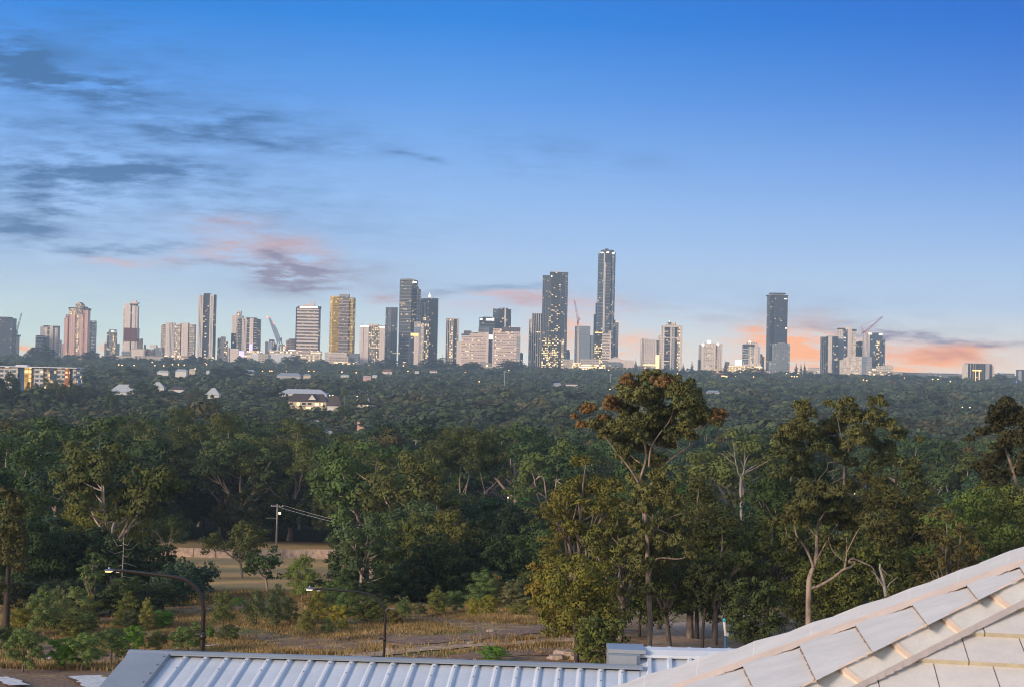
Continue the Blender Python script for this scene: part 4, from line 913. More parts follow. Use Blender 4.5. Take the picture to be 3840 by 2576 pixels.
for k, (a, b, t, mt, lb) in enumerate([(3384, 3618, 1399, 'greyblue_low', 'very long low grey shed along the horizon before the isolated dark building'), (3430, 3470, 1404, 'beige', 'short pale shed in front of the long grey shed on the horizon'),
        (3476, 3520, 1413, 'blank', 'low white warehouse among treetops near the lattice mast'), (3732, 3768, 1416, 'blank', 'white warehouse wall between the isolated dark building and the blue light'),
        (3760, 3806, 1400, 'greyblue_low', 'grey flat-roofed shed on the horizon past the isolated dark building')]):
    low('warehouse', lb, 2850 + 30 * k, (a, b), [B('facade', a, b, t, mt, dep=30), B('roof', a - 1, b + 1, t - 2, 'metalw', b=t, dy=-1, dep=32)])

# --- cranes
steel_g = plain('crane_grey_steel', (.28, .30, .34), .6); steel_r = plain('crane_red_steel', (.42, .07, .05), .6); steel_b = plain('crane_blue_steel', (.22, .28, .38), .5)
conc = plain('concrete_core', (.42, .40, .40), .8)
redlamp = plain('red_warning_lamp', (.8, .1, .05), .5, emit=(1, .15, .05), estr=2.40)
def lattice(mb, a, b, w, mat, n=10):
    """square lattice boom from a to b"""
    a, b = Vector(a), Vector(b); d = (b - a).normalized()
    s = d.cross(Vector((0, 1, 0))); s = s.normalized() if s.length > .01 else Vector((1, 0, 0)); q = d.cross(s).normalized()
    cor = [(s * i + q * j) * w / 2 for i, j in ((-1, -1), (1, -1), (1, 1), (-1, 1))]
    r = w * .11
    for c in cor: mb.tube([a + c, b + c], r, mat, 4)
    for k in range(n):
        p0 = a.lerp(b, k / n); p1 = a.lerp(b, (k + 1) / n)
        for i in range(4): mb.tube([p0 + cor[i], p1 + cor[(i + 1) % 4]], r * .7, mat, 3)
def crane(label, D, mast_px, boom_px, counter_px, mat, mw=3.0, tie=True, extra=None):
    b = P(mast_px[0][0], mast_px[0][1], D); root = empty('tower_crane', b, label, 'crane')
    L = lambda p: P(p[0], p[1], D) - b
    mb = MB(); lattice(mb, (0, 0, 0), L(mast_px[1]), mw, mat); mb.build('mast', root)
    mb = MB(); lattice(mb, L(boom_px[0]), L(boom_px[1]), mw * .8, mat, 14); mb.build('jib', root)
    mb = MB(); lattice(mb, L(boom_px[0]), L(counter_px), mw * .9, mat, 4)
    c = L(counter_px); mb.box(c.x - mw * .8, c.x + mw * .8, -1, 1, c.z - mw * 1.2, c.z + .2, conc); mb.build('counter_jib', root)
    if tie:
        mb = MB(); top = L(tie); mb.tube([L(boom_px[0]), top], mw * .15, mat, 4); mb.tube([top, L(boom_px[1])], .22, mat, 3); mb.tube([top, c], .22, mat, 3); mb.build('tie_rods', root)
    mb = MB(); h = L(boom_px[0]); mb.box(h.x - mw * .7, h.x + mw * .7, -mw * .7, mw * .7, h.z - mw * 1.2, h.z - .05, mat); mb.build('cab', root)
    if extra: extra(root, L)
    return root
crane('thin grey construction crane on a pale concrete core with a steep jib', 2800, ((62, 1262), (62, 1244)), ((63, 1246), (81, 1174)), (55, 1252), steel_g, 2.4, tie=(60, 1236))
tower('lift_core', 'pale tapering concrete core standing under the thin grey crane', None, 2805, (56, 71), [B('shaft', 60, 68, 1262, 'plantw', dep=5), B('platform', 57, 71, 1256, 'plant', b=1263, dy=-1, dep=8)], cat='building site')
crane('red luffing crane with a long jib raised over the louvred tower', 2805, ((2166, 1226), (2167, 1206)), ((2167, 1208), (2154, 1126)), (2172, 1194), steel_r, 2.6, tie=(2171, 1184))
crane('red luffing crane with a long low-angled jib on the cluster beside the isolated tower group', 2815, ((3243, 1262), (3242, 1244)), ((3243, 1246), (3310, 1188)), (3232, 1246), steel_r, 2.8, tie=(3228, 1222))
# leaning blue-grey crane arm
Dk = 2770; bk = P(1045, 1318, Dk); rk = empty('harbour_crane', bk, 'massive leaning blue-grey crane arm with red lamps at its tip', 'crane'); LAND.append((1030, 'the leaning blue-grey crane'))
Lk = lambda x, y, dy=0: P(x, y, Dk) - bk + Vector((0, dy, 0))
mb = MB(); a = [Lk(1040, 1288), Lk(1052, 1270), Lk(1037, 1232), Lk(1012, 1192), Lk(1007, 1192), Lk(1020, 1232)]
for s, rev in ((-2.2, False), (2.2, True)):
    q = [p + Vector((0, s, 0)) for p in a]; mb.poly(q if rev else q[::-1], steel_b)
for i in range(6):
    p, q = a[i], a[(i + 1) % 6]; o = Vector((0, 2.2, 0)); mb.poly([p - o, q - o, q + o, p + o], steel_b)
mb.build('boom', rk)
mb = MB(); mb.box(Lk(1038, 0).x, Lk(1053, 0).x, -5, 5, 0, Lk(0, 1285).z - Lk(0, 1318).z, steel_b); mb.tube([Lk(1047, 1288), Lk(1056, 1266), Lk(1055, 1280), Lk(1060, 1300)], 1.2, steel_b, 5); mb.tube([Lk(1049, 1290), Lk(1044, 1318)], 2.6, steel_g, 6); mb.build('pedestal', rk)
mb = MB(); mb.box(Lk(1040, 0).x, Lk(1060, 0).x, -4, 4, Lk(0, 1300).z - Lk(0, 1318).z, Lk(0, 1285).z - Lk(0, 1318).z + 1, conc); mb.build('machine_house', rk)
for px in ((1004, 1190), (1024, 1213)):
    mb = MB(); mb.ball(Lk(*px), 2.2, redlamp, 8, 5); mb.build('warning_lamp', rk)
# lattice mast and tall masts among the trees
for (x, t, b, D, lb) in [(3488, 1396, 1430, 2600, 'short lattice mast rising from treetops near the long grey shed'), (1892, 1394, 1445, 1500, 'thin pale floodlight mast rising from the forest below the terraced hotel'), (2290, 1405, 1450, 1700, 'thin pale mast in the forest under the tallest tower')]:
    p = P(x, b + 12, D); mb = MB(); q = P(x, t, D) - p
    if D > 2500: lattice(mb, (0, 0, -14), q, 2.6, steel_g, 9)
    else:
        mb.tube([(0, 0, -14), q], .35, steel_g, 6); mb.box(-1.6, 1.6, -.2, .2, q.z - .4, q.z, steel_g)
    r_ = empty('mast', p, lb, 'mast'); mb.build('lattice_shaft', r_)
    mb = MB(); mb.box(-.9, .9, -.5, .5, q.z + .02, q.z + .9, steel_g); mb.build('antenna_head', r_)
# ------------------------------------------------------------------ houses in the valley
RF = {'brown': plain('brown_tile_roof', (.065, .045, .045), .7), 'white': plain('white_metal_roof', (.43, .45, .48), .5), 'blue': plain('blue_grey_metal_roof', (.26, .30, .36), .4), 'red': plain('red_tile_roof', (.20, .085, .06), .7)}
pane_lit = plain('lit_window_pane', (.6, .45, .2), .4, emit=(1, .68, .3), estr=1.2)
pane_dk = plain('dark_window_pane', (.05, .06, .08), .2)
frame_w = plain('white_window_frame', (.7, .68, .64), .5)
wallm = {'cream': plain('cream_wall', (.62, .50, .36), .8), 'white': plain('white_wall', (.68, .66, .62), .8), 'pink': plain('pink_wall', (.56, .36, .30), .8), 'grey': plain('grey_wall', (.4, .4, .42), .8)}
def canopy_dist(x, y, top=12.5):
    u, v = ray(x, y)
    for d in np.geomspace(420, 2500, 500):
        if v * d <= float(gz(u * d, d)) + top: return float(d)
    return 2500.0
def house(label, D, xr, yr, ye, yb, wall, roof, hip=.5, wins=None, name='house', dep=None, gables=(), show=None, vis=None):
    """yr ridge, ye eave, yb lowest visible wall; walls go on down to the ground"""
    D = canopy_dist(sum(xr) / 2, yb); xc = sum(xr) / 2; c = P(xc, ye, D); gb = float(gz(c.x, D)) - 1
    root = empty(name, (c.x, D, gb), label, 'house' if name == 'house' else 'building')
    X = lambda x: P(x, ye, D).x - c.x
    Z = lambda y: P(xc, y, D).z - gb
    x0, x1, e, r = X(xr[0]), X(xr[1]), Z(ye), Z(yr); d = dep or min(16, (x1 - x0) * .7)
    mb = MB(); mb.box(x0 + .5, x1 - .5, .5, d - .5, 0, e, wallm[wall]); mb.build('wall', root)
    mb = MB(); rm = RF[roof]; h = (x1 - x0) * .5 * hip; ym = d / 2
    a, b, cc, dd = (x0, 0, e), (x1, 0, e), (x1, d, e), (x0, d, e); p, q = (x0 + h, ym, r), (x1 - h, ym, r)
    mb.poly([a, b, q, p], rm); mb.poly([b, cc, q], rm); mb.poly([cc, dd, p, q], rm); mb.poly([dd, a, p], rm); mb.poly([a, dd, cc, b], rm)
    for gx in gables:                     # small front gables
        w = (x1 - x0) * .1; gxx = X(gx); zz = e + (r - e) * .25; t = e + (r - e) * .95
        mb.poly([(gxx - w, -.3, zz), (gxx + w, -.3, zz), (gxx, -.3, t)], wallm['white'])
        mb.poly([(gxx - w - .2, -.5, zz - .1), (gxx, -.5, t + .2), (gxx, ym, t + .2)], rm); mb.poly([(gxx, -.5, t + .2), (gxx + w + .2, -.5, zz - .1), (gxx, ym, t + .2)], rm)
    mb.build('roof', root)
    for (wx0, wx1, wy0, wy1, lit) in wins or []:
        a, b, t, l = X(wx0), X(wx1), Z(wy0), Z(wy1)
        mb = MB(); f = .12
        mb.box(a, b, .32, .497, l, l + f, frame_w); mb.box(a, b, .32, .497, t - f, t, frame_w); mb.box(a, a + f, .32, .497, l + f, t - f, frame_w); mb.box(b - f, b, .32, .497, l + f, t - f, frame_w)
        w = mb.build('window', root)
        mb = MB(); mb.box(a + f, b - f, .40, .49, l + f, t - f, pane_lit if lit else pane_dk); mb.build('pane', w)
    clear(xr[0] - 4, xr[1] + 4, yb if vis is None else vis, D - 3)
    return root
# apartment block at the picture edge
apx = [(-40, 46, 'apart'), (46, 69, 'apart'), (69, 94, 'apblue'), (94, 119, 'apgold'), (119, 132, 'brown'), (132, 164, 'apart'), (164, 190, 'winlit'), (190, 212, 'bluegl'), (212, 245, 'apart'), (245, 264, 'aprust'), (264, 276, 'bluegl'), (276, 288, 'apart')]
tower('apartment_block', 'low white and blue apartment block with orange-lit panels in the forest', None, 1000, (-40, 288),
      [B('wall_panel' if m != 'apgold' else 'lit_panel', a, b, 1377 + .0 * a, m, dy=(-.8 if i % 2 else .2), dep=14, **({'bands': sl('slabw', 3.1, .5, .35)} if m == 'apart' else {})) for i, (a, b, m) in enumerate(apx)] +
      [B('roof', -42, 292, 1374.5, 'metalw', b=1377.2, dy=-2.2, dep=18), B('roof_plant', 53, 96, 1369, 'metalw', b=1374, dy=3, dep=6)], cat='building')
clear(66, 292, 1412, 990); clear(70, 120, 1436, 990); clear(240, 270, 1440, 990); clear(-20, 66, 1396, 990)
house('big cream two-storey house with a long dark brown roof and lit windows', 880, (1076, 1226), 1476, 1505, 1532, 'cream', 'brown', .25, dep=14,
      wins=[(1085, 1099, 1508, 1519, 0), (1112, 1124, 1508, 1520, 1), (1131, 1147, 1508, 1518, 0), (1153, 1169, 1508, 1518, 0), (1180, 1196, 1508, 1520, 1), (1203, 1211, 1508, 1520, 1), (1148, 1166, 1524, 1531, 1)], gables=(1170,))
house('low dark-roofed wing with a white wall beside the big cream house', 890, (1222, 1280), 1484, 1521, 1542, 'white', 'brown', .5, wins=[(1262, 1268, 1526, 1540, 1)])
house('dark-roofed house with two white front gables beyond the palm', 900, (1322, 1412), 1489, 1515, 1527, 'white', 'brown', .4, gables=(1340, 1381), wins=[(1374, 1382, 1517, 1526, 1)])
house('long white curved-roof hall behind the big cream house', 960, (1040, 1226), 1459, 1476, 1482, 'white', 'white', .35, name='sports_hall', dep=22)
house('large pale grey roof with a low peak among trees under the slender pale tower', 700, (406, 504), 1441, 1470, 1478, 'white', 'white', .55, dep=18, wins=[(493, 499, 1472, 1478, 1)])
house('pale roof corner showing past the round dark tree under the maroon-banded tower', 720, (560, 616), 1432, 1452, 1456, 'white', 'white', .8)
house('white gabled roof among trees under the rippled dark tower', 740, (768, 824), 1454, 1480, 1490, 'white', 'white', .8)
house('little dark-roofed house with a white chimney between two pale roofs', 820, (630, 690), 1448, 1460, 1466, 'white', 'brown', .5, wins=[(636, 642, 1461, 1466, 1)])
house('pink wall of a house showing through treetops beneath the palm', 560, (1335, 1368), 1574, 1580, 1606, 'pink', 'red', .4, dep=6)
for (lb, D, xr, yr, ye, yb, w, r_) in [
    ('long pale shed roof under the wide pale slab', 1450, (588, 632), 1388, 1394, 1404, 'white', 'white'), ('white-roofed house in trees left of the rippled tower foot', 1500, (656, 700), 1384, 1392, 1412, 'white', 'white'),
    ('cream house front below the rippled dark tower', 1480, (708, 732), 1382, 1386, 1402, 'cream', 'white'), ('tiny white gable below the ribbed black and white tower', 1460, (772, 786), 1388, 1396, 1402, 'white', 'white'),
    ('wide blue-grey shed roof with lit front under the exhibition hall', 1500, (1036, 1128), 1398, 1408, 1417, 'grey', 'blue'), ('small grey shed under the leaning blue-grey crane', 1520, (918, 954), 1386, 1394, 1406, 'grey', 'blue'),
    ('lit yellow-green house front below the striped tower', 1500, (1136, 1166), 1402, 1406, 1416, 'cream', 'blue'), ('pale gable roof at the foot of the slate tower', 1550, (1432, 1470), 1384, 1393, 1398, 'white', 'red'),
    ('pink-lit house under the white hotel block', 1450, (1360, 1392), 1408, 1412, 1424, 'pink', 'white'), ('flat white roof sliver beside the pink-lit house', 1460, (1394, 1416), 1405, 1409, 1413, 'white', 'white'),
    ('white roof sliver in trees under the gold tower', 1500, (1276, 1310), 1404, 1408, 1414, 'white', 'white'), ('small white house in trees under the orange-crowned tower', 1550, (1554, 1572), 1390, 1394, 1400, 'white', 'white'),
    ('red-roofed house in trees under the white-framed glass tower', 1560, (1610, 1640), 1386, 1391, 1397, 'white', 'red'), ('long lit shopfront strip in forest below the louvred tower', 1300, (2108, 2168), 1437, 1441, 1446, 'white', 'red'),
    ('grey-green roof beside the lit shopfront strip', 1310, (2074, 2106), 1435, 1441, 1445, 'grey', 'blue'), ('green-grey shed roof in the forest below the isolated tower cluster', 1250, (2652, 2700), 1463, 1470, 1473, 'grey', 'blue'),
    ('white house corner in the trees under the striped tower', 520, (1158, 1196), 1574, 1580, 1590, 'white', 'white'), ('white sunlit wall in treetops under the gold tower', 500, (1204, 1246), 1614, 1620, 1628, 'white', 'white')]:
    house(lb, D, xr, yr, ye, yb, w, r_, .3)
for px_, n in ((1900, 2), (538, 1)): pass
# ------------------------------------------------------------------ lights among the trees
def z1(x, y): return x * .3827, 900 + y * .3827
LT = [z1(*p) for p in [(1165, 1220), (1197, 1224), (1315, 1227), (1493, 1195), (1519, 1228), (1606, 1230), (1690, 1218), (1748, 1218), (1806, 1222)]]
LT += [(600 + x * .3827, 900 + y * .3827) for x, y in [(345, 1260), (458, 1218), (443, 1205), (1005, 1282), (1078, 1280), (1098, 1280), (1240, 1282), (1458, 1282), (1508, 1283), (1785, 1290)]]
LT += [(1200 + x * .3827, 900 + y * .3827) for x, y in [(633, 1222), (735, 1224), (818, 1230), (215, 1290), (355, 1297), (330, 1207), (862, 1282), (1560, 1385), (1425, 1293), (565, 1240)]]
LT += [(1800 + x * .3827, 900 + y * .3827) for x, y in [(260, 1258), (283, 1275), (1273, 1460), (1260, 1272), (810, 1218), (686, 1212), (905, 1238)]]
LT += [(2350 + x * .3827, 900 + y * .3827) for x, y in [(497, 1307), (980, 1335), (1063, 1333), (1243, 1337), (1617, 1333), (1643, 1335), (1668, 1335), (1567, 1305), (603, 1295), (180, 1250), (1255, 1240)]]
LT += [(3000 + x * .4463, 900 + y * .4463) for x, y in [(533, 1173), (560, 1178), (877, 1157), (1113, 1167), (1158, 1168), (1262, 1187)]]
LW = [(3000 + x * .4463, 900 + y * .4463) for x, y in [(1125, 1388), (1362, 1402), (1425, 1404), (1557, 1435)]] + [(3582, 1647), (2978, 1500), (3202, 1850), (2553, 1803), (1905, 1863), (2360, 1662), (1380, 1478), (1248, 1481), (1237, 1482), (1340, 1486), (1262, 1500), (124, 1569)]
LB = [(3811, 1430)]
lampO = plain('orange_lamp_glow', (.9, .5, .2), .5, emit=(1, .46, .16), estr=3.2)
lampW = plain('white_lamp_glow', (.9, .8, .6), .5, emit=(1, .74, .38), estr=1.8)
lampB = plain('blue_lamp_glow', (.2, .2, .9), .5, emit=(.06, .12, 1), estr=4.0)
LAND.sort()
SHORT = LAND
def near_land(x): return min(SHORT, key=lambda q: abs(q[0] - x))[1]
ORD = ['first', 'second', 'third', 'fourth', 'fifth', 'sixth', 'seventh', 'eighth', 'ninth', 'tenth', 'eleventh', 'twelfth', 'thirteenth', 'fourteenth', 'fifteenth', 'sixteenth', 'seventeenth', 'eighteenth', 'nineteenth', 'twentieth',
       ] + [t + '-' + u for t in ('twenty', 'thirty', 'forty', 'fifty', 'sixty') for u in ('first', 'second', 'third', 'fourth', 'fifth', 'sixth', 'seventh', 'eighth', 'ninth')]
lamp_sets = {}
for lst, mt, cn in ((LT, lampO, 'orange'), (LW, lampW, 'white'), (LB, lampB, 'blue')):
    for (x, y) in sorted(lst, key=lambda q: -q[1]): lamp_sets.setdefault((cn, near_land(x)), []).append((x, y, mt))
for (cn, land), lst in lamp_sets.items():
    for i, (x, y, mt) in enumerate(lst):
        u, v = ray(x, y); D = 2600
        for d in np.geomspace(160, 2600, 400):
            if v * d <= float(gz(u * d, d)) + (9.5 if d < 500 else 13.5): D = float(d); break
        p = Vector((u * D, D, v * D)); g = float(gz(p.x, D))
        lab = f'{cn} street light in the treetops below {land}' + (f', {ORD[i]} from the lowest' if len(lst) > 1 else '')
        root = empty('street_lamp', (p.x, D, g), lab, 'street lamp', 'street lights dotted through the treetops')
        h = p.z - g; k = .06 + D * .00040
        mb = MB(); mb.tube([(0, 0, -.5), (0, 0, h - .1), (0, -.6, h + .25)], .09, steel_g, 5); mb.build('pole', root)
        mb = MB(); mb.ball((0, -.8, h), k, mt, 8, 6, .8); mb.build('lamp_head', root)
        clear(x - 5, x + 5, y + 3, D - 1)

# ------------------------------------------------------------------ trees one can tell apart, placed by hand
FOLD = {}
hand = random.Random(8)
def T(key, x, yb, yt, w, tint, label, d=None, name='gum_tree', **kw):
    if d is None: p = G(x, yb)
    else:
        u, v = ray(x, yt); p = Vector((u * d, d, float(gz(u * d, d))))
    H = P(x, yt, p.y).z - p.z; W = w * p.y / F * 1.08; OWN[0] += 1
    near = p.y < 135
    kind = 'round' if 'round' in key else 'gum'
    bk = ('dark_bark' if kind == 'round' else 'mid_bark' if near else 'pale_bark')
    return own_tree(kind, p, H, W, jit((tint[0] * (1.6 if near else 1.35), tint[1] * (1.75 if near else 1.5), tint[2] * 1.3), hand, .08), label, OWN[0], .24 if near else .30 if p.y < 200 else .38, name=name, barkm=bk, **kw)
T('nearround0', 20, 2420, 1748, 190, (.052, .05, .024), 'tall shaggy brown-green tree at the picture edge, rising above the dark thicket', name='shaggy_tree')
T('nearround1', 95, 2330, 1930, 300, DK, 'dark broad tree behind the shaggy brown-green one', d=140, name='broadleaf_tree')
T('round0', 385, 2200, 1838, 330, YG, 'big yellow-green domed tree above the dark thicket', d=190, name='broadleaf_tree')
T('round3', 470, 2230, 1905, 170, YG, 'smaller yellow-green tree leaning against the big domed one', d=172, name='broadleaf_tree')
T('nearround2', 200, 2290, 1905, 190, BLU, 'round blue-green tree in front of the yellow-green dome', d=150, name='broadleaf_tree')
T('nearround0', 300, 2290, 1985, 330, DK, 'wide dark green tree filling the thicket behind the first curved street lamp', d=146, name='broadleaf_tree')
T('nearround1', 410, 2300, 2000, 200, DK, 'dark tree beside the bare-branched pine', d=142, name='broadleaf_tree')
T('nearround2', 560, 2290, 2040, 210, DK, 'dark green tree between the bare-branched pine and the paling fence', d=150, name='broadleaf_tree')
T('slim0', 342, 2310, 2060, 90, GG, 'thin grey-green tree with a leaning trunk under the first lamp head', d=120)
T('nearround0', 690, 2310, 2120, 230, BLU, 'low dark blue-green tree under the lamp arm', d=140, name='broadleaf_tree')
T('slim1', 640, 2200, 1945, 130, OL, 'thin feathery olive tree in front of the fence end', d=215)
T('gum3', 915, 2240, 1965, 235, OL, 'spreading olive tree with an umbrella crown before the paling fence', d=185)
T('gum5', 1010, 2260, 2055, 150, GR, 'small open tree with dark visible stems on the lawn edge', d=150)
T('round1', 640, 2190, 1930, 140, GR, 'pale green tree behind the fence end', d=275, name='broadleaf_tree')
T('gum1', 1370, 2240, 1935, 220, GG, 'grey-green gum with three pale bare stems by the grass', d=140)
T('round2', 1300, 2230, 1990, 150, DK, 'dark tree at the lawn corner beside the three-stemmed gum', d=152, name='broadleaf_tree')
T('round1', 1450, 2250, 1905, 230, GR, 'dense green tree with a pointed top next to the three-stemmed gum', d=165, name='broadleaf_tree')
T('round4', 1545, 2255, 1930, 240, OL, 'dense olive-topped tree between pointed green tree and golden-topped tree', d=158, name='broadleaf_tree')
T('round0', 1700, 2260, 1925, 260, (.085, .075, .022), 'broad golden-topped tree in the dark central thicket', d=152, name='broadleaf_tree')
T('round3', 1640, 2270, 2010, 210, DK, 'dark tree in front of the golden-topped tree', d=146, name='broadleaf_tree')
T('round2', 1800, 2270, 2010, 240, DK, 'dark green tree beyond the golden-topped one', d=150, name='broadleaf_tree')
T('round4', 1900, 2270, 1900, 260, (.02, .03, .018), 'very dark tall tree at the heart of the central thicket', d=165, name='broadleaf_tree')
T('round1', 2010, 2280, 1975, 260, GR, 'green tree on the far edge of the central thicket', d=152, name='broadleaf_tree')
T('gum8', 1560, 2160, 1740, 240, (.035, .05, .022), 'gum leaning out from the largest rounded gum', d=215)
T('gum2', 1090, 2050, 1590, 330, OL, 'tall gum with forked pale limbs above the utility pole', d=300)
T('gum7', 830, 2060, 1580, 320, OL, 'tall gum with long bare limbs above the paling fence', d=310)
T('gum1', 640, 2060, 1560, 380, (.06, .065, .026), 'broad olive gum with curved pale limbs rising over the yellow-green dome', d=320)
T('gum5', 480, 2060, 1585, 310, (.05, .06, .025), 'olive gum with a leaning bare limb next to the broad olive gum', d=310)
T('gum4', 215, 2060, 1615, 240, GR, 'pale-stemmed gum with an upright crown over the dark thicket', d=270)
T('gum8', 100, 2060, 1600, 280, GR, 'gum near the picture edge with bare twigs below its crown', d=290)
T('gum7', 1290, 2050, 1640, 260, OL, 'gum with a narrow fan of pale limbs past the wire', d=280)
# companions and undergrowth of the big gum
T('neargum1', 2190, 2440, 1690, 300, (.085, .075, .022), 'golden-brown gum with several dark stems leaning beside the giant gum', d=108, rz=1.0)
T('nearround1', 2170, 2470, 2090, 330, (.095, .085, .022), 'low spreading golden wattle at the end of the dirt track', d=96, name='wattle_tree')
T('nearround2', 2060, 2360, 2085, 170, (.13, .095, .022), 'rust-tipped young wattle above the dirt track', d=110, name='wattle_tree')
T('neargum2', 2330, 2440, 1900, 260, (.075, .07, .025), 'brownish gum standing close in front of the giant gum', d=104, rz=2.2)
T('nearround0', 2250, 2470, 2300, 210, OL, 'olive shrubby tree by the grey metal roof', d=90, name='wattle_tree')
T('neargum0', 2600, 2440, 1790, 320, (.06, .06, .024), 'dark-stemmed gum between the giant gum and the blue-tipped pole', d=112, rz=.4)
T('nearround1', 2620, 2430, 2060, 260, (.035, .05, .02), 'dark green tree over the pale gravel', d=112, name='broadleaf_tree')
T('neargum2', 2780, 2430, 1850, 260, (.055, .06, .028), 'gum just past the blue-tipped pole', d=118, rz=3.0)
T('nearround2', 2830, 2420, 2140, 240, (.034, .042, .018), 'green undergrowth tree behind the lower end of the tiled roof', d=95, name='broadleaf_tree')
T('neargum1', 2960, 2350, 1640, 330, DK, 'dark green gum beneath the tall pair with tufted tops', d=128, rz=5.0)
T('neargum0', 3330, 2300, 1790, 330, (.075, .068, .027), 'brown-green gum behind the pale forked trunk', d=118, rz=4.0)
T('nearround0', 3200, 2270, 1980, 300, OL, 'olive tree filling the gap behind the pale forked trunk', d=112, name='broadleaf_tree')
T('neargum2', 3470, 2220, 1840, 300, (.07, .072, .028), 'olive-brown gum above the tile ridge', d=120, rz=1.7)
T('nearround1', 3620, 2180, 1790, 340, (.06, .08, .025), 'leafy green tree above the upper tile ridge', d=105, name='broadleaf_tree')
T('nearround2', 3760, 2130, 1740, 330, OL, 'dense olive tree under the dark gum at the picture edge', d=110, name='broadleaf_tree')
T('neargum1', 3560, 2190, 1900, 220, (.075, .06, .028), 'brown thin-crowned gum beside the leafy green tree', d=98, rz=2.0)
T('nearround0', 2400, 2420, 2180, 200, (.05, .06, .02), 'dark leafy tree low behind the trunk of the giant gum', d=112, name='broadleaf_tree')
T('nearround2', 3080, 2330, 2100, 300, OL, 'olive thicket tree at the foot of the pale forked trunk', d=108, name='broadleaf_tree')
T('nearround0', 3430, 2220, 2040, 280, (.07, .075, .025), 'low olive tree touching the tile ridge', d=100, name='broadleaf_tree')
T('neargum0', 2480, 2420, 1990, 220, (.05, .055, .022), 'thin dark gum close behind the giant trunk', d=118, rz=5.5)

T('neargum1', 2520, 2430, 2020, 210, (.07, .075, .028), 'olive gum filling in beside the giant trunk', d=106)
T('neargum2', 2690, 2430, 1960, 230, (.072, .078, .03), 'olive gum between the giant gum and the pale forked gum', d=108)
T('neargum0', 2880, 2400, 1930, 260, (.08, .082, .03), 'light olive gum just before the pale forked gum', d=112)
T('neargum1', 3120, 2330, 1900, 240, (.075, .08, .03), 'light olive gum just past the pale forked gum', d=112)
def px_tree_custom(label, D, base, limbs, puffs, tint, barkm, leafn=16000, leaf=.27, seed=3, name='gum_tree', depth=2.6, tint2=None):
    """tree drawn limb by limb: photo points at distance D, pushed forward and back for depth"""
    rng = np.random.default_rng(seed); r = random.Random(seed)
    b = P(base[0], base[1], D); b.z = float(gz(b.x, D)); root = empty(name, b, label, 'tree'); mpp = D / F
    L = lambda x, y, dy=0.0: P(x, y, D) - b + Vector((0, dy, 0))
    lm = []
    for pts, r0, r1, dd in limbs:
        n = len(pts); P3 = [L(x, y, dd * i / (n - 1)) for i, (x, y) in enumerate(pts)]
        fine = []
        for i in range(n - 1):        # Catmull-Rom
            p0, p1, p2, p3 = P3[max(i - 1, 0)], P3[i], P3[i + 1], P3[min(i + 2, n - 1)]
            for k in range(4):
                t = k / 4; fine.append(.5 * ((2 * p1) + (p2 - p0) * t + (2 * p0 - 5 * p1 + 4 * p2 - p3) * t * t + (3 * p1 - p0 - 3 * p2 + p3) * t ** 3))
        fine.append(P3[-1]); m = len(fine)
        lm.append((fine, [r0 + (r1 - r0) * i / (m - 1) for i in range(m)]))
    link('trunk', wood_mesh('trunk', lm, M[barkm], 8), root)
    groups = {}
    for q in puffs:
        x, y, rad = q[:3]; dy = r.uniform(-depth, depth); k = rad * mpp * 1.25
        groups.setdefault(q[3] if len(q) > 3 else tint, []).append((*L(x, y, dy), k * 1.05, k * 1.1, k * .8))
    tot = sum(p[3] ** 2 for g in groups.values() for p in g)
    for tn, g in groups.items():
        n = int(leafn * sum(p[3] ** 2 for p in g) / tot)
        V, N = leaf_quads(rng, subpuffs(rng, g, 9, .42), int(n * 1.5), leaf, .36, .15, droop=1.1, flat=.4, up=-.6)
        c = link('crown', quad_mesh('crown', V, M['leaf'], normals=N), root); c.color = (*tn, 1)
    return root
zz = lambda l: [(1900 + x * .4782, 1350 + y * .4782) for x, y in l]
zp = lambda l: [(1900 + q[0] * .4782, 1350 + q[1] * .4782, q[2] * .4782) + tuple(q[3:]) for q in l]
RT = (.21, .135, .058); OG = (.135, .142, .052); DG = (.098, .115, .045)
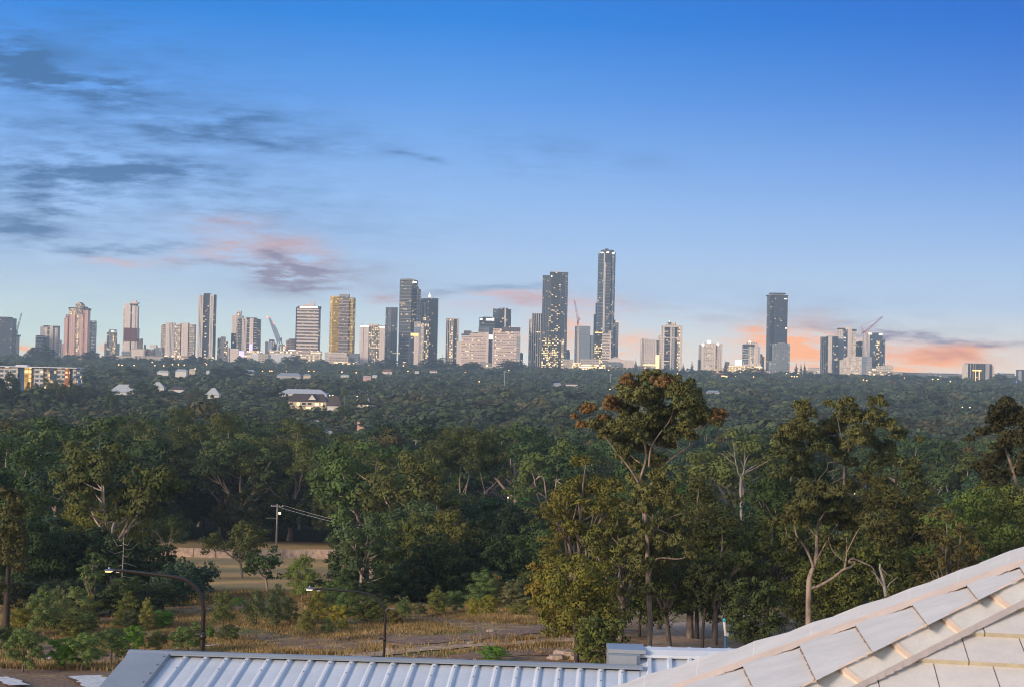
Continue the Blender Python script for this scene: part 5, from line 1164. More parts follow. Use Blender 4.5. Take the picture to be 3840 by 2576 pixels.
px_tree_custom('giant pale-trunked gum rising above the horizon with rust-tinted tufts', 101, (2430, 2445), [
    (zz([(1110, 2320), (1128, 2080), (1112, 1800), (1105, 1568), (1105, 1380), (1092, 1230), (1075, 1130), (1058, 1010)]), .2, .11, .3),
    (zz([(1058, 1010), (1048, 930), (1082, 825), (1094, 740), (1080, 640), (1060, 560), (1075, 470), (1090, 360), (1110, 220)]), .1, .03, .5),
    (zz([(1150, 960), (1180, 900), (1270, 800), (1380, 720), (1470, 660), (1530, 598), (1590, 500)]), .085, .025, 1.6), (zz([(1080, 1090), (1120, 1010), (1150, 960)]), .13, .12, .2),
    (zz([(1052, 1000), (1010, 920), (950, 830), (830, 680), (740, 560), (690, 470)]), .09, .025, -1.5), (zz([(1082, 650), (1020, 580), (940, 510), (870, 440), (850, 370)]), .07, .02, 1.2), (zz([(1020, 660), (1040, 560), (1030, 430), (1050, 320)]), .05, .02, -1),
    (zz([(1115, 830), (1130, 680), (1200, 560), (1270, 460), (1300, 330)]), .08, .02, -1.4), (zz([(1300, 640), (1400, 575), (1500, 520), (1600, 440)]), .05, .015, -1), (zz([(1350, 715), (1330, 600), (1305, 470), (1330, 330)]), .045, .015, 1.3),
    (zz([(1120, 1385), (1145, 1345), (1185, 1330), (1260, 1362), (1390, 1402), (1420, 1440)]), .085, .02, .9), (zz([(1185, 1330), (1200, 1280), (1290, 1220), (1390, 1182)]), .06, .015, -.7), (zz([(1145, 1290), (1150, 1180), (1148, 1100)]), .06, .04, .3),
    (zz([(1120, 1690), (1180, 1560), (1340, 1565), (1420, 1545), (1480, 1470), (1498, 1420)]), .07, .02, 1.1), (zz([(960, 650), (970, 740), (1040, 800)]), .025, .04, -.6)],
    zp([(955, 170, 58, RT), (1010, 190, 55, OG), (1100, 150, 60, OG), (1185, 165, 75, OG), (1170, 195, 55, RT), (1320, 165, 60, OG), (1300, 215, 45, OG), (1430, 225, 66, DG), (1500, 285, 48, OG), (1050, 305, 90, RT), (1240, 270, 92, OG), (900, 260, 62, OG), (1110, 240, 60, DG), (800, 310, 38, RT),
        (850, 370, 70, RT), (940, 400, 62, OG), (1350, 330, 88, DG), (1430, 345, 75, DG), (1160, 400, 70, DG), (1000, 420, 60, DG), (1270, 480, 50, DG), (630, 385, 52, RT), (530, 450, 28, RT), (700, 500, 48, OG), (600, 510, 42, RT), (740, 560, 45, OG), (1400, 440, 66, DG), (1500, 440, 85, OG), (1580, 470, 70, OG), (1635, 435, 55, RT), (1540, 500, 60, DG),
        (1190, 610, 90, DG), (1290, 590, 70, DG), (950, 580, 80, OG), (890, 640, 70, OG), (1150, 560, 60, DG), (1420, 600, 45, OG), (990, 690, 60, OG), (1180, 810, 70, OG), (1000, 850, 60, OG), (900, 760, 50, OG), (1230, 1010, 95, OG), (1100, 1060, 85, OG), (1050, 1150, 60, OG), (1300, 1120, 70, OG), (1180, 1240, 50, OG), (1020, 1280, 60, OG), (1390, 1400, 60, OG), (1300, 1390, 50, OG), (1180, 1480, 60, OG), (1430, 1500, 60, OG), (1050, 1600, 80, OG), (1150, 1700, 70, OG), (1000, 500, 80, OG), (1080, 470, 75, DG), (1200, 480, 80, OG), (1330, 430, 70, OG), (1020, 600, 60, DG), (1110, 620, 55, OG), (860, 520, 70, OG), (800, 600, 60, OG), (780, 480, 48, RT), (1370, 520, 60, OG), (1250, 660, 70, OG), (930, 700, 60, DG), (1100, 330, 90, OG), (980, 300, 70, OG), (1330, 250, 70, OG), (1230, 180, 60, RT), (1090, 720, 55, OG), (1180, 900, 60, OG), (1020, 960, 60, OG), (1130, 1160, 70, OG), (1000, 1180, 60, OG), (1090, 1330, 50, OG), (1200, 1400, 60, OG), (980, 1450, 70, OG), (1250, 1600, 70, OG), (1060, 1780, 70, OG)]),
    OG, 'gum_bark', 60000, .26, 5)
zz2 = lambda l: [(2840 + x * .4782, 1450 + y * .4782) for x, y in l]
zp2 = lambda l: [(2840 + q[0] * .4782, 1450 + q[1] * .4782, q[2] * .4782) + tuple(q[3:]) for q in l]
GO = (.14, .145, .052); G2 = (.10, .12, .047)
px_tree_custom('tall twin gum with tufted tops and crooked bare limbs, standing past the giant gum', 122, (3180, 2330), [
    (zz2([(700, 1700), (690, 1300), (700, 1000), (690, 800), (690, 650), (700, 560)]), .22, .10, .5), (zz2([(690, 650), (640, 640), (540, 665)]), .05, .03, -.5), (zz2([(700, 560), (740, 420), (790, 260), (870, 150)]), .09, .02, 1.0), (zz2([(700, 560), (650, 380), (620, 220), (660, 130)]), .07, .02, -.8), (zz2([(680, 600), (560, 590), (540, 640), (480, 710), (455, 742)]), .055, .035, -.6), (zz2([(455, 742), (440, 610), (380, 530), (325, 485)]), .04, .015, -.4), (zz2([(600, 580), (660, 540), (760, 535)]), .04, .015, .5),
    (zz2([(1095, 1300), (1090, 900), (1080, 830), (1100, 740), (1095, 660), (1140, 560)]), .16, .05, .6), (zz2([(1095, 660), (1060, 690), (920, 690), (700, 675)]), .04, .02, -1), (zz2([(985, 820), (920, 750), (880, 720)]), .03, .015, -1), (zz2([(690, 760), (640, 800), (860, 885)]), .02, .02, .4), (zz2([(690, 700), (590, 755)]), .04, .03, .2)],
    zp2([(350, 195, 80, GO), (400, 215, 45, G2), (570, 140, 32, GO), (655, 130, 55, GO), (640, 160, 42, G2), (920, 120, 55, GO), (880, 200, 60, GO), (320, 290, 70, GO), (230, 350, 80, GO), (180, 430, 70, G2), (130, 520, 55, G2), (330, 370, 85, GO), (420, 370, 65, GO), (300, 450, 80, G2), (230, 520, 70, G2), (450, 470, 80, G2), (560, 330, 60, GO), (550, 420, 70, GO), (690, 250, 75, GO), (780, 250, 75, GO), (690, 340, 80, GO), (740, 410, 100, GO), (680, 470, 75, G2), (840, 360, 60, GO),
         (910, 290, 50, GO), (1000, 310, 60, GO), (1080, 380, 60, G2), (1180, 385, 55, GO), (1230, 400, 30, GO), (1010, 480, 60, G2), (900, 450, 55, GO), (1040, 580, 60, G2), (950, 590, 75, G2), (870, 620, 60, G2), (1130, 600, 70, G2), (1160, 700, 75, G2), (880, 740, 70, GO), (960, 760, 50, GO), (620, 560, 60, G2), (370, 560, 70, G2), (750, 600, 50, G2), (280, 650, 80, G2), (180, 690, 70, G2), (380, 690, 70, G2), (1200, 800, 60, G2), (1050, 850, 60, GO), (930, 880, 80, GO), (760, 820, 70, GO)]),
    GO, 'mid_bark', 34000, .28, 7)
px_tree_custom('pale forked gum with a long low limb reaching over the tile ridge', 92, (3018, 2360), [
    (zz2([(400, 1900), (405, 1560), (420, 1470), (462, 1360), (470, 1200), (475, 1100), (500, 1040), (570, 940)]), .2, .03, .3), (zz2([(440, 1410), (390, 1290), (330, 1200), (290, 1130), (285, 1000), (300, 940)]), .09, .02, -.6), (zz2([(462, 1360), (520, 1270), (600, 1150), (630, 1120)]), .07, .02, .8), (zz2([(405, 1580), (480, 1565), (600, 1500), (680, 1440), (745, 1420), (780, 1385), (740, 1385), (770, 1360), (860, 1395), (940, 1440), (985, 1555)]), .11, .04, 1.2), (zz2([(680, 1435), (700, 1340), (705, 1250), (710, 1180)]), .06, .02, .3), (zz2([(690, 1370), (610, 1310), (570, 1250), (545, 1170)]), .05, .02, -.4), (zz2([(700, 1300), (770, 1170), (820, 1100), (870, 1060)]), .04, .015, .5), (zz2([(330, 1200), (230, 1150), (205, 1050)]), .04, .015, -.6), (zz2([(475, 1180), (420, 1120), (380, 1060), (370, 1010)]), .05, .02, .4)],
    zp2([(380, 800, 70), (480, 820, 80), (560, 800, 70), (620, 880, 90), (320, 880, 80), (420, 930, 90), (520, 960, 80), (240, 950, 70), (700, 950, 80), (780, 1000, 80), (850, 1040, 70), (300, 1040, 70), (600, 1050, 60), (170, 1060, 60), (740, 1120, 60), (880, 1150, 60), (230, 1200, 60), (950, 1200, 60), (560, 1200, 40), (350, 1300, 45), (640, 1250, 45)]),
    (.095, .10, .038), 'gum_bark', 22000, .26, 9)
px_tree_custom('dark gum reaching in at the picture edge above the leafy trees', 112, (3830, 2120), [
    (zz2([(2080, 1300), (2060, 900), (2000, 620), (1980, 560), (1960, 480), (1980, 340), (2000, 200)]), .2, .03, .5), (zz2([(1980, 540), (1890, 440), (1800, 380), (1720, 420)]), .05, .015, -.6), (zz2([(2010, 640), (2080, 480), (2090, 300)]), .07, .02, .6)],
    zp2([(1900, 200, 75), (1960, 170, 60), (2060, 160, 70), (2080, 220, 60), (1880, 280, 60), (1990, 280, 80), (2070, 330, 70), (1850, 340, 55), (1780, 370, 42), (1715, 420, 32), (1900, 400, 60), (1870, 460, 50), (2000, 430, 70), (2080, 440, 70), (1980, 520, 60), (2060, 560, 70), (1960, 600, 70), (1850, 660, 60), (2040, 660, 80), (1900, 700, 70), (1720, 640, 50), (1750, 700, 70)]),
    (.058, .056, .024), 'mid_bark', 18000, .27, 11)
px_tree_custom('slim rough-barked gum by the blue-tipped pole', 100, (2630, 2440), [(zz2([(-430, 2080), (-425, 1900), (-400, 1700), (-380, 1560), (-330, 1480)]), .13, .05, .4), (zz2([(-400, 1700), (-470, 1650), (-520, 1560)]), .05, .02, -.5), (zz2([(-390, 1620), (-320, 1620), (-250, 1570)]), .05, .02, .5)],
    zp2([(-380, 1520, 70), (-330, 1470, 80), (-440, 1480, 70), (-500, 1560, 70), (-260, 1560, 70), (-420, 1600, 60), (-330, 1610, 60), (-470, 1680, 50)]), (.04, .05, .02), 'dark_bark', 9000, .26, 13)
zd = lambda l: [(900 + x * .4277, 1400 + y * .4277) for x, y in l]
zdp = lambda l: [(900 + q[0] * .4277, 1400 + q[1] * .4277, q[2] * .4277) for q in l]
px_tree_custom('largest domed gum in the middle forest, its pale limbs fanned out beneath', 225, (1735, 2130), [
    (zd([(1950, 1700), (1960, 1480), (1965, 1310), (1965, 1200), (1932, 1060), (1925, 920), (1935, 800)]), .34, .06, .5), (zd([(1965, 1200), (1975, 1050), (2000, 920), (2010, 780)]), .16, .05, 1.5), (zd([(1955, 1480), (1915, 1310), (1870, 1190), (1760, 1020), (1680, 900), (1640, 800)]), .2, .05, -1.5),
    (zd([(1915, 1310), (1860, 1200), (1740, 1150), (1640, 1080), (1605, 1030), (1590, 940)]), .14, .04, 1.2), (zd([(1950, 1560), (1690, 1295), (1570, 1200), (1490, 1080), (1440, 1000)]), .17, .04, -2.2), (zd([(1965, 1500), (2070, 1360), (2085, 1200), (2150, 1050), (2250, 950), (2310, 800)]), .2, .05, 1.8), (zd([(2070, 1360), (2180, 1300), (2255, 1190), (2330, 1110)]), .12, .04, -1.5),
    (zd([(1890, 1230), (1870, 1050), (1790, 900), (1770, 820)]), .1, .04, -1.0), (zd([(2150, 1050), (2120, 930), (2090, 800)]), .09, .04, .8), (zd([(1940, 1080), (1990, 960), (2040, 830)]), .08, .03, -.8), (zd([(1700, 930), (1660, 860), (1600, 800)]), .07, .03, .5)],
    zdp([(1750, 640, 90), (1850, 600, 100), (1960, 580, 100), (2080, 610, 100), (2180, 600, 90), (2250, 680, 80), (1650, 690, 90), (1600, 760, 80), (1700, 760, 95), (1830, 700, 110), (1950, 700, 110), (2080, 720, 110), (2200, 750, 100), (2300, 740, 70), (1570, 840, 70), (1670, 840, 70), (1820, 800, 80), (1940, 800, 80), (2060, 800, 80), (2200, 840, 70), (1500, 910, 60), (1440, 950, 50), (1560, 1130, 75), (1640, 1190, 60), (1480, 1170, 60), (2130, 1120, 70), (2220, 1140, 60), (2010, 1150, 55), (1790, 1230, 60), (2330, 900, 60)]),
    (.085, .105, .04), 'pale_bark', 26000, .36, 17, depth=5.5)
def bare_tree(label, D, base, limbs, mat, name='dead_tree'):
    b = P(base[0], base[1], D); root = empty(name, b, label, 'tree'); lm = []
    for pts, r0, r1, dd in limbs:
        n = len(pts); lm.append(([P(x, y, D) - b + Vector((0, dd * i / (n - 1), 0)) for i, (x, y) in enumerate(pts)], [r0 + (r1 - r0) * i / (n - 1) for i in range(n)]))
    link('trunk', wood_mesh('trunk', lm, M[mat], 7), root)
bare_tree('bleached dead tree with bare forked limbs between the giant gum and the twin gum', 150, (2782, 1860), [
    (zz([(1840, 1250), (1835, 1000), (1840, 915), (1862, 880), (1865, 850)]), .16, .09, .3), (zz([(1840, 915), (1812, 880), (1800, 820), (1740, 780), (1690, 735), (1645, 720)]), .1, .025, -.8), (zz([(1800, 820), (1790, 740), (1787, 650)]), .08, .03, .6), (zz([(1790, 760), (1735, 715)]), .04, .02, .2), (zz([(1865, 855), (1840, 800), (1830, 780)]), .06, .03, -.4), (zz([(1862, 840), (1885, 770), (1900, 755)]), .05, .02, .6), (zz([(1870, 870), (1940, 835), (1990, 800)]), .05, .02, .7), (zz([(1787, 670), (1780, 655)]), .03, .02, .1)], 'dead_wood')
bare_tree('bare-branched dead pine with whorls of pale limbs above the dark thicket', 138, (458, 2260), [
    ([(455, 2290), (458, 2150), (462, 2060), (462, 1995)], .085, .025, .2)] + [([(460, yy_), (460 + s * w * .5, yy_ + 6), (460 + s * w, yy_ - h)], .035, .012, dd) for yy_, w, h, s, dd in
    [(2010, 22, 32, 1, .5), (2022, 30, 22, -1, .7), (2036, 46, 30, 1, -.8), (2042, 44, 26, -1, .6), (2056, 54, 22, 1, .9), (2066, 50, 10, -1, -.9), (2110, 46, -18, 1, .6), (2116, 30, -10, -1, .8), (2160, 50, -14, 1, .7), (2166, 46, -30, -1, -.6), (2178, 40, -26, 1, .8), (2080, 40, 16, 1, -.9), (2005, 12, 30, -1, -.4)]], 'dead_wood', name='dead_pine')
bare_tree('broken bleached trunk with splintered branches showing above the tile ridge', 86, (3310, 2240), [
    (zz2([(1010, 1640), (985, 1500), (965, 1420), (970, 1390)]), .12, .05, .2), (zz2([(985, 1555), (930, 1480), (880, 1430)]), .07, .03, -.5), (zz2([(1000, 1600), (1050, 1540), (1120, 1500)]), .05, .02, .5), (zz2([(970, 1420), (1020, 1470), (1070, 1490)]), .04, .015, .3)], 'dead_wood')
# large dark trees that stand out of the distant canopy
for i, (x, yt, w, yb, tn, lb) in enumerate([(475, 1372, 150, 1446, DK, 'great dark domed fig standing out of the canopy under the maroon-banded tower'), (868, 1372, 170, 1442, DK, 'great dark spreading tree under the ribbed black and white tower'), (165, 1296, 92, 1352, BLU, 'dark rounded tree overlapping the foot of the four-column white tower'), (342, 1312, 66, 1352, BLU, 'dark tree overlapping the foot of the pink tower'),
    (116, 1308, 40, 1350, BLU, 'small dark tree between the thin crane and the four-column white tower'), (730, 1330, 84, 1362, BLU, 'dark tree at the foot of the rippled dark tower'), (520, 1338, 44, 1365, BLU, 'dark tree before the maroon-banded tower'), (426, 1330, 56, 1362, BLU, 'dark tree at the foot of the slender pale tower'), (628, 1335, 60, 1366, BLU, 'dark tree at the foot of the wide pale slab'), (1095, 1334, 90, 1364, BLU, 'dark tree in front of the exhibition hall'),
    (905, 1333, 56, 1362, BLU, 'round dark tree before the lit white podium'), (1456, 1342, 84, 1378, BLU, 'dark leafy tree at the foot of the slate tower'), (1650, 1344, 150, 1388, BLU, 'wide dark tree group between the blue glass tower and the white-framed glass tower'), (1770, 1354, 80, 1382, BLU, 'dark tree at the foot of the terraced hotel'), (1925, 1352, 110, 1388, BLU, 'broad dark tree at the far end of the terraced hotel'), (1848, 1386, 90, 1425, DK, 'dark green tree under the lit pink and white podium'),
    (2070, 1372, 110, 1400, BLU, 'dark tree below the tall lit black tower'), (2492, 1382, 80, 1404, BLU, 'dark rounded tree below the pale gridded slab'), (2600, 1388, 110, 1412, BLU, 'dark tree below the three-light white block'), (2830, 1378, 100, 1412, BLU, 'dark tree below the golden parking deck'), (3100, 1396, 150, 1432, BLU, 'wide dark tree at the foot of the crane cluster'), (3345, 1402, 80, 1430, BLU, 'dark tree below the low cream building'),
    (3430, 1404, 90, 1428, BLU, 'rounded tree before the long grey horizon shed'), (3570, 1412, 84, 1436, BLU, 'rounded tree next to the isolated dark building'), (3750, 1402, 60, 1440, BLU, 'tree between the isolated dark building and the blue light'), (545, 1424, 130, 1520, GR, 'tall green dome tree between the two pale roofs'), (370, 1450, 130, 1530, OL, 'olive tree overlapping the large pale grey roof'), (610, 1518, 180, 1600, GR, 'broad green tree below the two pale roofs'), (1035, 1452, 90, 1540, DK, 'dark tree shading the end of the big cream house'), (735, 1455, 80, 1540, OL, 'olive tree in front of the white gabled roof')]):
    d_ = canopy_dist(x, yb, 6.0)
    px_tree(f'round{i % 5}', x, yb, yt, w * 1.15, tuple(q * (.55 if tn in (DK, BLU) else 1.1) for q in tn), lb, d=d_, name='broadleaf_tree', rng=hand)
for i, (x, yt, w, yb, tn, lb) in enumerate([(18, 1392, 130, 1500, DK, 'dark tree hiding the near end of the low apartment block'), (118, 1432, 70, 1500, GR, 'small green tree in front of the orange-lit apartment panel'), (170, 1426, 90, 1500, OL, 'olive tree in front of the white apartment wall'), (222, 1416, 80, 1500, OL, 'olive tree standing before the rust apartment panel'), (283, 1430, 70, 1500, BLU, 'blue-green tree at the far end of the low apartment block'),
    (60, 1440, 110, 1520, DK, 'dark leafy tree below the blue apartment panel'), (1118, 1518, 80, 1590, OL, 'olive tree covering the foot of the big cream house'), (1210, 1522, 70, 1580, DK, 'dark tree at the corner of the big cream house'), (1290, 1512, 90, 1580, GR, 'green tree between the big cream house and the gabled house'), (1075, 1500, 60, 1580, GR, 'green tree at the near end of the big cream house'), (420, 1466, 70, 1530, GR, 'green tree under the edge of the large pale grey roof'), (790, 1478, 90, 1540, DK, 'dark tree covering the foot of the white gabled roof')]):
    px_tree(f'round{i % 5}', x, yb, yt, w * 1.15, tuple(q * 1.3 for q in tn), lb, d=860 if x < 300 else 780, name='broadleaf_tree', rng=hand)
# skyline pines and the palm
variant('skypine', 'cone', 131, 900, .9, 'dark_bark', sub=0, base=.08, n=18, blunt=1.2)
for i, (x, t, w, lb) in enumerate([(2384, 1343, 16, 'dark skyline pine beside the white theatre'), (2562, 1362, 22, 'dark bushy pine past the white stepped tower'), (2595, 1353, 20, 'tall pine standing alone before the three-light white block'), (2720, 1351, 18, 'columnar pine next to the golden parking deck'),
                                   (2986, 1361, 24, 'broad pine against the orange sky past the gridded block'), (3004, 1362, 16, 'middle pine of three against the orange sky'), (3018, 1355, 14, 'tallest narrow pine of three against the orange sky'), (1659, 1328, 10, 'tiny pointed pine beside the white-framed glass tower')]):
    px_tree('skypine', x, 1400, t, w, (.02, .03, .022), lb, d=2640, name='pine_tree', group=None)
def palm(x, yt, D, label):
    u, v = ray(x, yt); g = float(gz(u * D, D)); root = empty('palm_tree', (u * D, D, g), label, 'tree'); h = v * D - g - 1.5
    mb = MB(); mb.tube([(0, 0, -.5), (.3, 0, h * .5), (0, 0, h)], [.3, .24, .2], M['mid_bark'], 7); mb.build('trunk', root)
    r = random.Random(4); V = []
    for i in range(22):
        a = i * 2.4; el = r.uniform(-.1, 1.1); L = r.uniform(2.6, 3.6); pts = []
        for k in range(6):
            t = k / 5; q = Vector((math.cos(a) * L * t * math.cos(el * (1 - t * .4)), math.sin(a) * L * t * math.cos(el * (1 - t * .4)), h + L * t * math.sin(el) - 2.2 * t * t)); pts.append(q)
        s = Vector((-math.sin(a), math.cos(a), 0))
        for p, q in zip(pts, pts[1:]):
            w0 = .55
            V += [p - s * w0 - Vector((0, 0, .25)), p, q, q - s * w0 * .8 - Vector((0, 0, .25))]; V += [p, p + s * w0 - Vector((0, 0, .25)), q + s * w0 * .8 - Vector((0, 0, .25)), q]
    c = link('crown', quad_mesh('crown', np.array([tuple(q) for q in V]), M['leaf']), root); c.color = (.07, .085, .03, 1)
palm(1292, 1458, 860, 'lone palm with drooping fronds beside the big cream house'); clear(1268, 1316, 1500, 855)
clear(2760, 2860, 1760, 149)

# ------------------------------------------------------------------ forest
def limit_top(p, H, W):
    """height a tree may have so that what stands behind stays in view; None drops it"""
    x, y = proj((p[0], p[1], p[2] + H)); hw = W * .5 * F / p[1]
    for (a, b, yb, d) in CLEAR:
        if p[1] < d and x + hw > a and x - hw < b and y < yb:
            zt = P(x, yb + 2, p[1]).z; H = min(H, zt - p[2]); y = yb
    return H if H > 3.5 else None
fr = random.Random(21)
auto = []
d = 158.0
while d < 540:
    step = 15.0 + d * .011
    half = .40 * d
    x = -half + fr.uniform(0, step)
    while x < half:
        px_, py_ = x + fr.uniform(-.34, .34) * step, d + fr.uniform(-.4, .4) * step
        u = px_ / py_
        lawn = -.268 < u < -.10 and py_ < 287
        left = u < -.1
        if not lawn and not (abs(u) > .385):
            kind = fr.random()
            far = np.interp(py_, [150, 260], [0, 1])
            if kind < .72 * (.45 + .55 * far): key = f'gum{fr.randrange(9)}'; H = fr.uniform(11, 15) + far * fr.uniform(4, 11); W = H * fr.uniform(.85, 1.15)
            elif kind < .92: key = f'round{fr.randrange(5)}'; H = fr.uniform(8, 12) + far * fr.uniform(2, 6); W = H * fr.uniform(.95, 1.3)
            else: key = f'slim{fr.randrange(3)}'; H = fr.uniform(9, 13) + far * 4; W = H * fr.uniform(.38, .5)
            if u > .02 and py_ < 240: H *= .82
            tn = fr.choice((DK, GR, OL, OL, DK, GR, BR, GG, BLU) if u < .1 else (DK, GR, OL, BLU, GR, GG, BR, BLU))
            z = float(gz(px_, py_)); H2 = limit_top((px_, py_, z), H, W)
            if H2: auto.append((px_, py_, z, H2, W * (H2 / H) ** .5, key, tn))
        x += step
    d += step * .92
for i in range(15):                                        # low dark growth under the gums behind the fence
    y_ = fr.uniform(292, 330); x_ = y_ * (-.262 + .158 * (i + fr.uniform(.1, .9)) / 15); z_ = float(gz(x_, y_)); h_ = fr.uniform(7, 12.5)
    place_tree(f'round{i % 5}', x_, y_, z_, h_, h_ * fr.uniform(.8, 1.1), jit(fr.choice(((.045, .062, .026), (.055, .07, .03), (.075, .08, .03))), fr, .2), f'low dark tree right behind the paling fence, {ORD[i]} along from its thicket end', name='broadleaf_tree', group='undergrowth trees behind the fence', rz=fr.uniform(0, 6.28))
cols = {}
for a in auto: cols.setdefault(near_land(proj((a[0], a[1], a[2] + a[3]))[0]), []).append(a)
FORM = {'gum': ('spreading gum', 'gum_tree'), 'rou': ('rounded tree', 'broadleaf_tree'), 'sli': ('slender tree', 'slender_tree')}
for land, lst in cols.items():
    lst.sort(key=lambda q: q[1])
    for i, (x, y, z, H, W, key, tn) in enumerate(lst):
        fm, nm = FORM[key[:3]]
        place_tree(key, x, y, z, H, W, jit((tn[0] * 1.25, tn[1] * 1.4, tn[2] * 1.15), fr, .22), f'{TINTNAME[tn]} {fm}, {ORD[i]} back in the forest below {land}', name=nm, group='trees of the valley forest', rz=fr.uniform(0, 6.28))
print('forest individuals', len(auto))

def stuff_forest():
    rng = np.random.default_rng(77)
    tmpl = {}
    for lod, (nq, sz, nv) in enumerate(((620, 1.05, 8), (260, 1.6, 7), (130, 2.2, 6))):
        for k in range(nv):
            shp = gum_shape if k % 2 else round_shape
            limbs, pf = shp(200 + lod * 10 + k, 10, 10, **({'low': .3} if k % 2 else {'n': 12}))
            tmpl[(lod, k)] = leaf_quads(rng, pf, nq, sz, .75, .7, flat=.86, up=-.15)
    pal = np.array([DK, GR, OL, BLU, DK, GR, (.05, .05, .035), GG, BR, BLU]); pal = pal * .55 + pal.mean(0) * .45
    Vs, Cs, Ns, d = [], [], [], 540.0
    while d < 2760:
        step = (17.0 if d < 900 else 18.5 if d < 1700 else 20.0)
        half = .39 * d + 8
        for x in np.arange(-half, half, step):
            px_ = x + rng.uniform(-.4, .4) * step; py_ = d + rng.uniform(-.45, .45) * step
            H = rng.uniform(11, 18) * (1.4 if rng.random() < .14 else 1) * np.interp(py_, [600, 700, 2000, 2700], [1.1, 1.0, .95, .72]); W = H * rng.uniform(1.1, 1.7)
            z = float(gz(px_, py_))
            H2 = limit_top((px_, py_, z), H, W)
            if not H2: continue
            W *= (H2 / H) ** .5
            lod = 0 if d < 800 else 1 if d < 1500 else 2
            k = int(rng.integers((8, 7, 6)[lod])); a = rng.uniform(0, 6.28); ca, sa = math.cos(a), math.sin(a)
            T_, TN_ = tmpl[(lod, k)]; q = np.empty_like(T_); m_ = TN_.copy(); m_[:, 0] = TN_[:, 0] * ca - TN_[:, 1] * sa; m_[:, 1] = TN_[:, 0] * sa + TN_[:, 1] * ca; Ns.append(m_)
            q[:, 0] = (T_[:, 0] * ca - T_[:, 1] * sa) * W / 10 + px_; q[:, 1] = (T_[:, 0] * sa + T_[:, 1] * ca) * W / 10 + py_; q[:, 2] = T_[:, 2] * H2 / 10 + z
            Vs.append(q)
            c = pal[rng.integers(len(pal))] * rng.uniform(.95, 1.7)
            Cs.append(np.tile(np.array([*c, 1.0]), (len(T_), 1)))
        d += step * .95
    V = np.concatenate(Vs); C_ = np.concatenate(Cs)
    me = quad_mesh('distant_forest', V, M['forest'], normals=np.concatenate(Ns))
    at = me.color_attributes.new('tint', 'FLOAT_COLOR', 'POINT'); at.data.foreach_set('color', C_.astype(np.float32).ravel())
    tag(link('distant_forest', me), kind='stuff')
    print('stuff quads', len(V) // 4)
stuff_forest()
